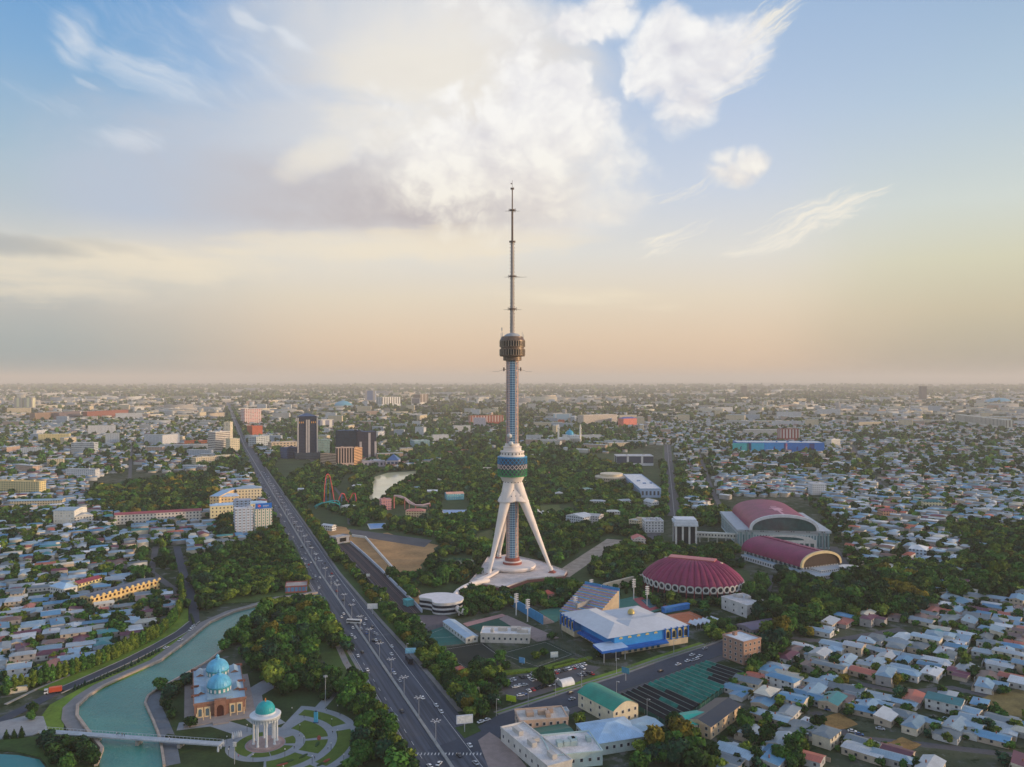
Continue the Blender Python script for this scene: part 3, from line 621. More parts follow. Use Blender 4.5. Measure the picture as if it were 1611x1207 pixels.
# ---------------------------------------------------------------- maroon oval arena
MAR = mat((136, 48, 84), .5, var=.2, scale=.09, streak=True, name='maroon_roof'); MARL = mat((186, 104, 108), .45, var=.1, name='pink_roof'); CREAM = mat((222, 206, 180), .6, name='cream_trim')
oa = thing('oval_arena', 'oval arena with a scalloped maroon roof and a ring of round white windows', 'arena', (157, 700, 0), R(-26))
A_, B_, NS = 43.0, 34.0, 42
def rad(t, k): return A_*k*math.cos(t)+7*(1-k)*math.cos(t), B_*k*math.sin(t)
b = MB(); rows = []
SUB = 6
for j in range(13):
    k = 1-j/12*.78; row = []
    zc = 9.5+16.5*math.sin(math.pi/2*min(1, (1-k)/.80))**.85
    for q in range(NS*SUB):
        t = 2*math.pi*q/(NS*SUB); s_ = abs(math.sin(math.pi*q/SUB))**.6; x, y = rad(t, k*(1+.012*s_)); row.append((x, y, zc+1.7*s_*(k if k > .4 else .4)-.4))
    rows.append(row)
b.grid(rows, closed=True); b.build('roof', [MAR], oa)
b = MB(); b.lathe([(1, 4.2), (1.0, 9.9)], NS*2, sx=A_*.985, sy=B_*.985); wl_ = b.build('wall', [mat((206, 202, 204), .6, name='white_wall')], oa)
proto = None
for q in range(NS):
    t = 2*math.pi*(q+.5)/NS; x, y = A_*math.cos(t)*.99, B_*math.sin(t)*.99; nx, ny = math.cos(t)/A_, math.sin(t)/B_; az_ = math.atan2(ny, nx)
    if proto is None:
        b = MB(); rows = []
        for r_, xo in ((2.9, 0), (2.9, 1.0), (2.0, 1.0), (2.0, .3)): rows.append([(xo, r_*math.cos(a), r_*math.sin(a)) for a in [2*math.pi*i/16 for i in range(16)]])
        b.grid(rows, closed=True); proto = b.build('round_window', [WHITE], oa); b = MB(); b.poly([(.25, 2.0*math.cos(2*math.pi*i/16), 2.0*math.sin(2*math.pi*i/16)) for i in range(16)]); pn = b.build('pane', [GLASS], proto); o = proto
    else:
        o = proto.copy(); C.objects.link(o); o.parent = oa; p2 = pn.copy(); C.objects.link(p2); p2.parent = o
    o.location = (x, y, 7.6); o.rotation_euler = (0, 0, az_)
proto = None
for q in range(NS):
    t = 2*math.pi*q/NS
    if proto is None: b = MB(); b.tube((1.5, 0, 0), (-.8, 0, 10), .55, .5, 6); proto = b.build('raking_column', [mat((120, 52, 60), .6, name='maroon_column')], oa); o = proto
    else: o = proto.copy(); C.objects.link(o); o.parent = oa
    o.location = (A_*math.cos(t)*1.0, B_*math.sin(t)*1.0, 0); o.rotation_euler = (0, 0, math.atan2(math.sin(t)/B_, math.cos(t)/A_))
b = MB(); b.lathe([(1, 0), (1, 4.3)], 48, sx=A_*.9, sy=B_*.9); b.build('lower_wall', [GLASS], oa)
b = MB(); b.box((0, 0, 26.3), (40, 11, 1.2)); b.box((0, 0, 24.6), (36, 8, 2.6)); 
b.build('roof_light', [MARL], oa)
b = MB()
for x, y, r_ in ((-22, 4, 20), (-16, -7, -30), (0, -9, 0), (16, -8, 25), (22, 3, -20), (8, 9, 0)): b.box((x, y, 23.6), (7, 2.6, 1.6), R(r_))
b.build('roof_vents', [CREAM], oa)
# ---------------------------------------------------------------- big hall with a maroon barrel roof
W_, D_ = 96.0, 118.0
ah = thing('sports_arena', 'great sports arena with a maroon barrel roof, white arch rim and dark green glass', 'arena', (245, 872, 0), R(-6))
b = MB(); b.prism([(0, 0), (W_, 0), (W_, D_), (0, D_)], 0, 17, 0); b.build('wall', [facade((190, 202, 206), (92, 124, 130), 17, 3.0, .55, .7, .12)], ah)
b = MB(); b.prism([(-1.5, -1.5), (W_+1.5, -1.5), (W_+1.5, D_+1), (-1.5, D_+1)], 17.003, 19.5, 0); b.build('eave_slab', [mat((168, 178, 186), .5, name='grey_blue_panel')], ah)
def arch(cx, w, h, n=28, pw=.8): return [(cx-w/2*math.cos(math.pi*i/n), h*math.sin(math.pi*i/n)**pw) for i in range(n+1)]
pr = arch(48, 70, 16)
rows = [[(x, y, 19.5+z) for x, z in pr] for y in (-3, 20, 60, 100, D_-2)]
b = MB(); b.grid(rows[::-1]); b.build('barrel_roof', [MAR], ah)
b = MB()
for y0, y1, w_, s_ in ((4, 52, 3.0, 0), (30, 52, 9, 0), (44, 48, 16, 0), (58, 62, 6, 0)):
    q0 = [(x, z) for x, z in arch(48, 70, 16, 80)]; 
    seg = [p for p in q0 if 48+2-w_/2-.6 <= p[0] <= 48+2+w_/2+.6]
    b.grid([[(x, y, 19.5+z+.12+.01*w_) for x, z in seg] for y in (y1, y0)])
b.build('roof_patch', [mat((206, 150, 166), .5, name='pale_pink_patch')], ah)
b = MB(); o_ = arch(48, 72.5, 17.2); i_ = arch(48, 67, 14.2)
for (y0, y1) in ((-4, -1.2),):
    b.grid([[(x, y0, 19.5+z) for x, z in i_], [(x, y0, 19.5+z) for x, z in o_], [(x, y1, 19.5+z) for x, z in o_]][::-1])
b.build('arch_rim', [mat((212, 216, 220), .5, name='white_rim')], ah)
b = MB(); b.poly([(x, -2.6, 19.5+z) for x, z in i_]); b.build('gable_glazing', [mat((56, 92, 94), .15, spec=.8, var=.3, scale=.12, name='green_glass')], ah)
b = MB(); b.poly([(x, D_-1, 19.5+z) for x, z in i_[::-1]]); b.build('rear_gable', [CONC], ah)
b = MB(); ar = arch(50, 58, 5); pts = [(18, -1.9, 0), (82, -1.9, 0), (82, -1.9, 9.5)]+[(x, -1.9, 9.5+z) for x, z in ar[::-1]]+[(18, -1.9, 9.5)]
b.poly(pts); b.prism([(18, -1.88), (82, -1.88), (82, -.02), (18, -.02)], 0, 9.4, 0); b.build('portal', [WHITE], ah)
b = MB(); ar = arch(46, 46, 3.4); b.poly([(x, -2.05, 9.2+z) for x, z in ar]); b.build('arched_window', [mat((52, 92, 96), .2, name='teal_glass')], ah)
wpro = None
for i in range(11):
    if wpro is None: b = MB(); b.box((0, -.1, 3.2), (3.6, .4, 5.4)); wpro = b.build('tall_window', [mat((52, 92, 96), .2, name='teal_glass')], ah); o = wpro
    else: o = wpro.copy(); C.objects.link(o); o.parent = ah
    o.location = (22.5+i*5.5, -1.9, 0)
b = MB()
for x in (3, 9, 15, 85, 90, 94): b.box((x, -1.2, 8.5), (1.4, 2.2, 17))
b.build('pilaster', [mat((120, 148, 152), .4, name='blue_grey_panel')], ah)
b = MB()
for i in range(6): b.box((8+i*16, -1.55, 18.2), (1.2, .3, 1.0)); b.box((10.4+i*16, -1.55, 18.2), (1.2, .3, 1.0))
b.build('slot_window', [DARK], ah)
# ---------------------------------------------------------------- maroon barrel hall with a cream rim
bh = thing('exhibition_hall', 'long hall under a maroon barrel vault with a yellow cream rim and brown end glass', 'hall', (270, 746, 0), R(24))
W_, D_ = 45.0, 84.0; pr = arch(W_/2, W_+3, 12.5)
b = MB(); b.prism([(.5, 1), (W_-.5, 1), (W_-.5, D_-2), (.5, D_-2)], 0, 8, 0); b.build('wall', [facade((206, 206, 206), (60, 64, 72), 4, 3.5)], bh)
b = MB(); b.grid([[(x, y, 7.6+z) for x, z in pr] for y in (D_, D_*.6, D_*.3, 0)]); rf = b.build('barrel_roof', [MAR], bh)
b = MB(); b.tube((W_/2, 0, 20.3), (W_/2, D_, 20.3), .5, n=5); b.build('ridge', [mat((112, 34, 58), .5, name='dark_maroon')], rf)
b = MB(); o_ = arch(W_/2, W_+5, 13.6); i_ = arch(W_/2, W_, 11.3)
b.grid([[(x, -.8, 7.3+z) for x, z in i_], [(x, -.8, 7.3+z) for x, z in o_], [(x, 1.2, 7.3+z) for x, z in o_]][::-1]); b.build('arch_rim', [mat((218, 196, 150), .5, name='cream_yellow_rim')], bh)
b = MB(); b.poly([(x, .4, 7.3+z) for x, z in i_]); b.build('gable_glazing', [mat((66, 52, 46), .4, var=.2, name='brown_glazing')], bh)
b = MB(); b.poly([(x, D_-1.5, 7.3+z) for x, z in i_[::-1]]); b.build('rear_gable', [CREAM], bh)
b = MB(); b.prism([(-7, -2), (.45, -2), (.45, D_-6), (-7, D_-6)], 0, 4.5, 0, 1); b.build('side_terrace', [facade((204, 204, 206), (62, 66, 74), 4.5, 3.5), roofm((160, 184, 200))], bh)
apro = None
for i in range(13):
    if apro is None:
        b = MB(); ii, oo = arch(0, 3.4, 2.2, 10, .9), arch(0, 4.8, 3.1, 10, .9); b.grid([[(0, -x, 1.6+z) for x, z in oo], [(0, -x, 1.6+z) for x, z in ii]]); b.grid([[(0, -x, 1.6+z) for x, z in oo], [(1.8, -x, 1.6+z) for x, z in oo]][::-1])
        apro = b.build('arched_dormer', [WHITE], bh); b = MB(); b.poly([(.04, -x, 1.6+z) for x, z in ii]+[(.04, -1.7, .2), (.04, 1.7, .2)][::1]); pn = b.build('pane', [GLASS], apro); o = apro
    else: o = apro.copy(); C.objects.link(o); o.parent = bh; p2 = pn.copy(); C.objects.link(p2); p2.parent = o
    o.location = (-.6, 5+i*5.9, 4.6)
b = MB(); b.prism([(-6, -24), (W_-3, -24), (W_-3, -.9), (-6, -.9)], 0, 5, 0, 1); b.prism([(6, -16), (W_-6, -16), (W_-6, -3), (6, -3)], 5.0, 7.6, 0, 1)
b.build('front_annex', [facade((214, 212, 208), (62, 66, 74), 2.5, 2.5), roofm((178, 192, 204))], bh)
b = MB(); b.lathe([(13, 0), (13, 2), (13.6, 2.1), (13.6, 3), (13, 3.1), (13, 5), (13.8, 5.1), (13.8, 6), (9, 6.3), (9, 8.4), (9.4, 8.5), (9.4, 9), (.01, 9.4)], 32, (W_-8, -20, 0), mis=[1, 0, 0, 0, 1, 0, 0, 0, 1, 0, 0, 0]); b.build('round_annex', [WHITE, GLASS], bh)
# pillared pavilion and its bridge
pv_ = thing('pillared_pavilion', 'square white pavilion with dark glass between four tall pillars', 'pavilion', (*G(1062, 858), 0), R(-4))
b = MB(); b.box((12, 11, 12), (21, 20, 24)); b.build('glass_body', [GLASS], pv_)
for i, x in enumerate((1.2, 8.4, 15.6, 22.8)): 
    b = MB(); b.box((x, 0.1, 11.5), (1.9, 1.6, 23)); b.box((x, 22, 11.5), (1.9, 1.6, 23)); b.build('pillar', [WHITE], pv_)
b = MB(); b.box((12, 11, 24.6), (25.5, 24, 2.6)); b.box((12, 11, 27), (23, 21, 2.4)); b.prism([(x, y) for x, y in ((-1, -2), (25, -2), (25, 0), (-1, 0))], 21, 23.2); b.build('roof', [mat((204, 212, 222), .5, name='pale_roof')], pv_)
b = MB(); a0, a1 = Vector(G(1094, 843, 7)), Vector(G(1163, 846, 7)); b.ribbon([a0, a1], 2.5, -2.5, 6, 11.5); n_ = 8
for k in range(5): q = a0.lerp(a1, (k+.5)/5); b.box((q.x, q.y, 3), (1, 1, 6))
fb = b.build('enclosed_footbridge', [mat((222, 218, 206), .6, name='cream_wall')]); tag(fb, 'cream enclosed footbridge on posts linking the pavilion to the great arena', 'footbridge')
b = MB(); d_ = (a1-a0).normalized(); 
for k in range(14): q = a0.lerp(a1, (k+.5)/14); b.box((q.x+d_.y*2.55, q.y-d_.x*2.55, 9), (1.5, .2, 1.7), math.atan2(d_.y, d_.x))
b.build('window_row', [GLASS], fb)
# ---------------------------------------------------------------- twin-domed museum
mu = thing('domed_museum', 'brick museum with a blue metal roof and two turquoise ribbed domes by the canal', 'museum', (-169.7, 429.5, 0), R(22))
BRK = mat((150, 112, 96), .85, var=.2, scale=.6, name='red_brick'); YEL = mat((222, 200, 160), .75, name='yellow_stone'); BRF = roofm((150, 178, 196), .4)
b = MB(); b.prism([(0, 0), (26, 0), (26, 55), (0, 55)], 0, 7.6, 0); b.build('wall', [BRK], mu)
b = MB(); b.prism([(-.5, -.6), (26.5, -.6), (26.5, 55.5), (-.5, 55.5)], 7.6, 8.3, 0, 1); b.prism([(-.5, -.6), (26.5, -.6), (26.5, -.2), (-.5, -.2)], 8.3, 8.9); b.prism([(-.5, -.2), (-.1, -.2), (-.1, 55.5), (-.5, 55.5)], 8.3, 8.9); b.prism([(26.1, -.2), (26.5, -.2), (26.5, 55.5), (26.1, 55.5)], 8.3, 8.9); b.build('cornice', [BRK, BRF], mu)
b = MB()
for x0, x1 in ((1, 6), (20, 25)):
    for y0, y1 in ((13, 23), (42, 53)):
        xm = (x0+x1)/2; n_ = len(b.v); b.quad((x0, y0, 8.32), (xm, y0, 9.9), (xm, y1, 9.9), (x0, y1, 8.32), 0); b.quad((xm, y0, 9.9), (x1, y0, 8.32), (x1, y1, 8.32), (xm, y1, 9.9), 0)
        b.poly([(x0, y0, 8.32), (x1, y0, 8.32), (xm, y0, 9.9)], mi=1)
b.box((13, 27, 8.9), (13, 50, 1.1), 0, 0); b.build('roof', [BRF, BRK], mu)
b = MB()
for x in (-.3, 26.3):
    for y in (12, 26, 54): b.box((x-(.9 if x > 0 else -.9), y, 8.5), (4.2, 1.6, 1.1))
b.build('parapet_turret', [mat((132, 84, 68), .85, var=.2, name='brown_brick')], mu)
b = MB(); b.box((13, -.6, 4.8), (6.0, 2.4, 9.6)); po_ = b.build('portal', [BRK], mu)
b = MB(); ar = arch(13, 3.4, 1.8, 12, .9); b.poly([(x, -1.86, 5+z) for x, z in ar]+[(14.7, -1.86, .3), (11.3, -1.86, .3)][::1]); b.build('door', [mat((74, 40, 32), .6, name='carved_wood')], po_)
for x in (2.0, 5.6, 18.4, 22.0):
    b = MB(); b.box((x+.9, -.12, 3.4), (3.0, .35, 5.6)); w = b.build('window_surround', [YEL], mu); b = MB(); ar = arch(x+.9, 1.7, .9, 10, .9); b.poly([(q, -.36, 4.6+z) for q, z in ar]+[(x+1.75, -.36, 1.5), (x+.05, -.36, 1.5)]); b.build('pane', [mat((86, 110, 124), .2, name='pale_glass')], w)
for k in range(14):
    b = MB(); b.box((26.1, 3+k*3.7, 3.6), (.35, 2.2, 5)); w = b.build('window_surround', [YEL], mu); b = MB(); b.box((26.3, 3+k*3.7, 3.4), (.06, 1.2, 3.4)); b.build('pane', [GLASS], w)
for k in range(8): b = MB(); b.tube((1+k*3.43, -3.6, 0), (1+k*3.43, -3.6, 4.6), .22, n=6); b.build('verandah_post', [YEL], mu) if k not in (3, 4) else None
TQ = mat((96, 176, 212), .35, var=.14, scale=.3, name='turquoise_dome'); TQD = mat((70, 150, 160), .5, var=.2, scale=1.2, name='turquoise_tile')
def dome(parent, c, r, z0, n=40, h=1.0, m_=TQ, name='dome', lantern=True):
    b = MB(); rows = []
    for j in range(11):
        t = math.pi/2*j/10; rr_ = r*math.cos(t)**.92 if j < 10 else .05; rows.append([(c[0]+rr_*(1+.018*(q % 2))*math.cos(2*math.pi*q/n), c[1]+rr_*(1+.018*(q % 2))*math.sin(2*math.pi*q/n), z0+r*h*math.sin(t)) for q in range(n)])
    b.grid(rows, closed=True); d = b.build(name, [m_], parent)
    if lantern: b = MB(); b.lathe([(r*.22, 0), (r*.2, r*.1), (r*.13, r*.16), (r*.17, r*.26), (r*.12, r*.36), (.01, r*.5)], 14, (c[0], c[1], z0+r*h*.97)); b.build('finial', [m_], d)
    return d
for yy in (13.5, 40):
    d = dome(mu, (13, yy), 6.3, 12.2, 48, .95)
    b = MB(); b.lathe([(6.1, 9.3), (6.1, 11.8), (6.6, 12), (6.6, 12.4), (6.0, 12.5)], 40, (13, yy, 0)); dr = b.build('drum', [TQD], mu)
    b = MB()
    for q in range(16): a = 2*math.pi*q/16; b.box((13+6.15*math.cos(a), yy+6.15*math.sin(a), 10.6), (.25, 1.1, 1.7), a)
    b.build('window_row', [WHITE], dr)
b = MB(); b.prism([(-5, -9), (31, -9), (31, 58), (-5, 58)], 0, .9, 0, 0); b.box((13, -10, .5), (8, 3, .9)); b.build('terrace', [mat((150, 142, 138), .8, name='terrace_stone')], mu)
# ---------------------------------------------------------------- rotunda
ro = thing('rotunda', 'open white rotunda on slender columns with a turquoise dome in the round garden', 'rotunda', (RX, RY, .285), R(22.5))
ST_ = mat((206, 212, 218), .6, var=.08, name='white_marble')
b = MB(); b.lathe([(8.2, 0), (8.2, .35), (7.6, .36), (7.6, .7), (.01, .72)], 40); b.build('stylobate', [mat((170, 150, 146), .8, name='pink_marble')], ro)
for q in range(8):
    a = 2*math.pi*q/8; x, y = 5.6*math.cos(a), 5.6*math.sin(a); b = MB(); b.lathe([(.75, .7), (.75, 1.3), (.52, 1.5), (.46, 10.6), (.55, 10.8), (.85, 12.0), (.95, 12.4)], 14, (x, y, 0)); b.build('column', [ST_], ro, smooth=False)
b = MB(); b.lathe([(4.6, 12.4), (6.4, 12.4), (6.4, 13.2), (7.5, 14.3), (7.6, 14.9), (7.2, 15.2), (5.0, 15.5), (5.0, 16.3), (4.7, 16.4)], 48); co = b.build('cornice', [ST_], ro)
b = MB()
for q in range(32): a = 2*math.pi*q/32; b.box((6.7*math.cos(a), 6.7*math.sin(a), 13.2), (1.0, .45, 1.4), a)
b.build('bracket_row', [ST_], co)
d = dome(ro, (0, 0), 4.75, 16.2, 56, 1.08, mat((40, 158, 164), .4, var=.12, scale=.5, name='teal_tiles'), lantern=False)
b = MB(); b.lathe([(.5, 0), (.25, .5), (.4, .9), (.01, 1.8)], 10, (0, 0, 21.2)); b.build('finial', [mat((186, 120, 70), .4, metal=.6, name='copper')], d)
# statue on a plinth, blue banner stele
sx_, sy_ = G(510, 1060); st = thing('monument', 'dark statue on a white stepped monument beside the grove', 'monument', (sx_, sy_, .1), R(20))
b = MB(); b.box((0, 0, .6), (9, 7, 1.2)); b.box((0, 0, 2.2), (5, 4, 2)); b.box((6, 1.5, .5), (5, 3, 1), .3); b.build('plinth', [ST_], st)
b = MB(); b.lathe([(1.1, 3.2), (.9, 4.2), (1.2, 5.2), (.7, 6.2), (.35, 6.5), (.42, 7), (.01, 7.4)], 10); b.box((1.1, 0, 5.4), (1.6, .5, .5), .3); b.box((-1.1, 0, 5.2), (1.6, .5, .5), -.4); b.build('statue', [mat((34, 48, 76), .5, name='dark_bronze')], st)
bx, by = G(497, 1138); bs_ = thing('banner_stele', 'upright pale blue banner stele standing on the garden ring path', 'stele', (bx, by, .27), R(-8))
b = MB(); b.box((0, 0, 3), (2.1, .5, 5.4)); b.build('panel', [mat((90, 186, 222), .5, name='sky_blue')], bs_); b = MB(); b.box((0, 0, .2), (2.8, 1.2, .4)); b.box((0, 0, 6), (1.2, .4, .8)); b.build('plinth', [mat((60, 90, 120), .6, name='slate_blue')], bs_)
# ---------------------------------------------------------------- ordinary buildings
FOOT = []        # footprints kept free of scattered houses and trees: (x, y, radius)
def rt(c): return roofm(c)
def bldg(name, label, L, Rt, depth, h, wall=(210, 204, 192), roofc=(176, 180, 182), style='flat', fh=3.2, bay=3.4, glass=(58, 66, 78), wf=.5, hf=.48, band=False, pil=None, cat='building', real=0, tops=2, rise=3.0, group=None, over=.5, wallm=None):
    A, B = Vector(G(*L)), Vector(G(*Rt)); d = B-A; w = d.length; rz = math.atan2(d.y, d.x); u = d.normalized(); n = Vector((-u.y, u.x)); c = A+d*.5+n*depth*.5
    FOOT.append((A.x, A.y, u.x, u.y, w, depth, 16 if group == 'small buildings in the park' or cat in ('fun house', 'restaurant', 'kiosk', 'pavilion', 'workshop', 'barn') else 6))
    t = thing(name, label, cat, (c.x, c.y, 0), rz, group); r_ = random.Random(int(L[0]*7+L[1]*13))
    wm = wallm or (mat(wall, .75, name='wall_plaster') if real else facade(wall, glass, fh, bay, wf, hf, band=band, pil=pil))
    b = MB(); b.box((0, 0, h/2), (w, depth, h)); b.build('wall', wm, t)
    X, Y = w/2+over, depth/2+over; rm = rt(roofc)
    if style == 'flat':
        b = MB(); b.box((0, 0, h+.2), (w+.3, depth+.3, .4), mt=1)
        for q in ((0, -depth/2, w+.5, .5), (0, depth/2, w+.5, .5), (-w/2, 0, .5, depth-.5), (w/2, 0, .5, depth-.5)): b.box((q[0], q[1], h+.75), (q[2], q[3], .7))
        rf = b.build('roof', [mat(wall, .7, name='wall_plaster'), mat(roofc, .8, var=.2, scale=.15, name='flat_roof')], t)
        for k in range(tops):
            b = MB(); sx_, sy_ = r_.uniform(2, min(8, w*.2)), r_.uniform(2, min(6, depth*.4)); b.box((r_.uniform(-w*.38, w*.38), r_.uniform(-depth*.2, depth*.2), h+.4+1.1), (sx_, sy_, 2.2)); b.build('rooftop_box', mat(tuple(v*.9 for v in wall), .8, name='wall_plaster'), rf)
    elif style == 'barrel':
        n_ = 12; b = MB(); rows = [[(x, -Y*math.cos(math.pi*i/n_) if False else (-X+2*X*i/n_), h+rise*math.sin(math.pi*(.08+.84*i/n_))-rise*.25) for i in range(n_+1)] for x in (0,)]
        pr_ = [(-X+2*X*i/n_, h+rise*math.sin(math.pi*i/n_)) for i in range(n_+1)]
        b.grid([[(x, y, z) for x, z in pr_] for y in (Y, -Y)]); b.build('roof', rm, t)
        b = MB(); b.poly([(x, -depth/2, z) for x, z in pr_[1:-1]]+[(w/2, -depth/2, h), (-w/2, -depth/2, h)][::1]); b.poly([(x, depth/2, z) for x, z in pr_[1:-1]]+[(w/2, depth/2, h), (-w/2, depth/2, h)]); b.build('gable', mat(wall, .75, name='wall_plaster'), t)
    else:
        b = MB(); hip = 0 if style.startswith('gable') else min(X, Y)*.95
        if (w >= depth) == (style != 'gable_y'):
            r0, r1 = (-X+hip, 0), (X-hip, 0)
        else: r0, r1 = (0, -Y+hip), (0, Y-hip)
        if style == 'pyramid': r0 = r1 = (0, 0)
        z = h+.02; v = [(-X, -Y, z), (X, -Y, z), (X, Y, z), (-X, Y, z), (r0[0], r0[1], h+rise), (r1[0], r1[1], h+rise)]; b.v += v
        if r0[1] == r1[1] and not style == 'pyramid' or (style == 'pyramid'): fs = [(0, 1, 5, 4), (2, 3, 4, 5), (1, 2, 5), (3, 0, 4)]
        else: fs = [(1, 2, 5, 4), (3, 0, 4, 5), (0, 1, 4), (2, 3, 5)]
        for i, f in enumerate(fs): b.face(f, 1 if (i > 1 and hip == 0) else 0)
        b.face((3, 2, 1, 0), 1); b.build('roof', [rm, mat(wall, .75, name='wall_plaster')], t)
    if real: windows(t, w, depth, h, real, r_, glass)
    return t
_wp = {}
def windows(t, w, depth, h, real, r_, glass=(58, 66, 78), fh=None, size=(1.3, 1.5)):
    nf = max(1, int(h/(fh or 3.2))); fh = h/nf; key = (size, glass)
    if key not in _wp:
        b = MB(); b.box((0, 0, 0), (size[0]+.3, .12, size[1]+.3)); m1 = b; b2 = MB(); b2.box((0, -.07, 0), (size[0], .04, size[1])); b.v += b2.v; n0 = len(b.v)-len(b2.v); b.f += [tuple(i+n0 for i in f) for f in b2.f]; b.mi += [1]*len(b2.f); b.fc += b2.fc
        me = b.build('window', [WHITE, mat(glass, .2, spec=.6, name='window_glass')]); _wp[key] = me.data; bpy.data.objects.remove(me)
    cnt = 0
    for face in (0, 1, 2):
        ln = w if face == 0 else depth; n_ = min(real, max(1, int(ln/3.6)))
        for f in range(nf):
            for i in range(n_):
                if cnt >= 96: return
                q = -ln/2+ln*(i+.5)/n_; o = bpy.data.objects.new('window', _wp[key]); C.objects.link(o); o.parent = t; z = f*fh+fh*.55
                o.location = (q, -depth/2-.04, z) if face == 0 else ((w/2+.04, q, z) if face == 1 else (-w/2-.04, q, z)); o.rotation_euler = (0, 0, 0 if face == 0 else (R(90) if face == 1 else R(-90))); cnt += 1
# --- near buildings, right of the avenue
bldg('white_pavilion', 'small white pavilion with a stepped white roof between two dark pitches', (756, 1011), (833, 1013), 16, 5.5, (214, 206, 196), (236, 234, 232), real=9, tops=5, cat='pavilion')
bldg('long_shed', 'long low shed with a pale blue grey roof beside the green court', (700, 996), (733, 1012), 38, 4, (200, 206, 206), (150, 172, 190), 'gable', real=5, rise=1.2, cat='shed') if False else None
A_s = bldg('long_shed', 'long low shed with a pale blue grey roof beside the teal court', (697, 986), (733, 1013), 9, 4, (206, 208, 206), (150, 172, 190), 'gable', real=8, rise=1.2, cat='shed')
bldg('brick_apartment_block', 'four storey brick and cream block at the end of the street', (1137, 1034), (1170, 1047), 16, 14, (168, 134, 118), (206, 214, 224), real=6, tops=1)
bldg('green_roofed_hall', 'cream hall with an emerald green vaulted roof beside the shade nets', (965, 1143), (1004, 1131), 30, 8, (222, 210, 182), (28, 148, 122), 'barrel', real=4, rise=3.6, cat='hall')
bldg('teal_roofed_workshop', 'workshop with a bright teal gable roof in front of the shade nets', (1087, 1160), (1128, 1153), 15, 6, (206, 196, 180), (34, 158, 142), 'gable', real=3, rise=2.2, cat='workshop')
bldg('dark_roofed_warehouse', 'long cream warehouse with a dark grey roof behind the teal workshop', (1118, 1164), (1165, 1128), 14, 6.5, (214, 190, 158), (52, 56, 66), 'gable', real=6, rise=2.2, cat='warehouse')
bldg('hip_roofed_hall', 'broad low hall with a pale blue hipped roof behind the white workshop', (938, 1190), (1016, 1177), 24, 6, (190, 206, 204), (156, 188, 216), 'hip', real=9, rise=4.2, cat='hall')
bldg('white_roofed_workshop', 'worn white flat roofed workshop wing facing the paved forecourt', (828, 1212), (795, 1164), 20, 6.0, (204, 200, 194), (214, 208, 202), real=8, tops=4, cat='workshop') if False else None
bldg('white_roofed_workshop', 'long worn white flat roofed workshop facing the paved forecourt', (788, 1166), (862, 1230), 13, 6.2, (206, 202, 196), (216, 212, 208), real=8, tops=4, cat='workshop')
bldg('white_roofed_annex', 'worn white flat roofed annex right of the green court roof', (868, 1212), (948, 1204), 22, 6.0, (186, 206, 204), (218, 214, 212), real=8, tops=5, cat='annex')
bldg('grey_roofed_workshop', 'workshop with a patched grey flat roof along the street', (818, 1157), (894, 1151), 15, 6.4, (196, 170, 150), (196, 192, 186), real=8, tops=4, cat='workshop')
bldg('green_courtyard_roof', 'dark green sheet roof filling the courtyard between the white workshops', (850, 1183), (905, 1173), 14, 5.0, (120, 120, 110), (32, 106, 90), 'gable', rise=1.0, cat='shed', over=1)
bldg('blue_grey_shed', 'pale blue grey shed next to the hip roofed hall', (1003, 1170), (1043, 1158), 13, 5.5, (176, 196, 204), (154, 180, 194), 'gable', real=3, rise=1.2, cat='shed')
bldg('small_kiosk', 'small flat kiosk at the kerb between trees and street', (884, 1134), (895, 1133), 5, 4, (204, 206, 206), (180, 200, 208), tops=0, cat='kiosk')
bldg('white_framed_pavilion', 'white framed open pavilion with a skylit flat roof below the oval arena', (1135, 958), (1175, 973), 22, 9, (206, 202, 200), (196, 196, 198), real=3, tops=3, glass=(40, 46, 58), cat='pavilion')
bldg('clay_court_wall', 'bright blue low tribune behind the clay court', (1046, 965), (1085, 958), 4, 4, (36, 120, 196), (44, 130, 206), 'gable', rise=.4, cat='tribune', glass=(36, 110, 186))
bldg('grey_hip_house', 'wide grey roofed low house behind the framed pavilion trees', (1183, 1000), (1235, 990), 15, 4, (150, 140, 150), (96, 84, 110), 'gable', rise=1.5, cat='house')
bldg('riverside_pavilion', 'low brick pavilion with a blue glass front at the head of the canal', (449, 934), (483, 932), 16, 5, (140, 84, 80), (176, 166, 160), real=0, tops=0, cat='pavilion', glass=(70, 110, 150), fh=5, bay=3, wf=.8, hf=.7)
bldg('metro_portal', 'concrete mouth of the railway cutting', (529, 857), (550, 853), 12, 7, (150, 152, 160), (176, 176, 180), tops=0, cat='portal', fh=7, bay=13, wf=.7, hf=.6, glass=(12, 12, 14))
bldg('site_shed', 'white shed on bare earth by the railway mouth', (506, 834), (522, 836), 8, 6, (226, 224, 222), (236, 236, 236), 'gable', rise=1.5, cat='shed')
bldg('teal_kiosk', 'small teal kiosk beside the railway cutting', (641, 955), (651, 953), 7, 4, (96, 176, 180), (104, 184, 188), tops=0, cat='kiosk', glass=(90, 160, 165))
bldg('red_roofed_kiosk', 'small kiosk with a red hipped roof among the trees below the tower', (858, 943), (872, 941), 8, 4, (170, 130, 120), (186, 84, 66), 'hip', rise=2.4, cat='kiosk')
bldg('red_roofed_house', 'white house with a bright red roof near the pillared pavilion', (996, 860), (1016, 860), 16, 8, (216, 206, 200), (182, 52, 60), 'gable', rise=3, cat='house', real=0)
bldg('white_mansion', 'white two storey mansion with dark windows left of the pillared pavilion', (1015, 838), (1044, 838), 22, 13, (222, 220, 220), (206, 206, 208), real=6, tops=6)
bldg('cream_office_block', 'cream three storey block behind the white mansion', (1002, 832), (1020, 828), 12, 9, (214, 200, 170), (200, 200, 200))
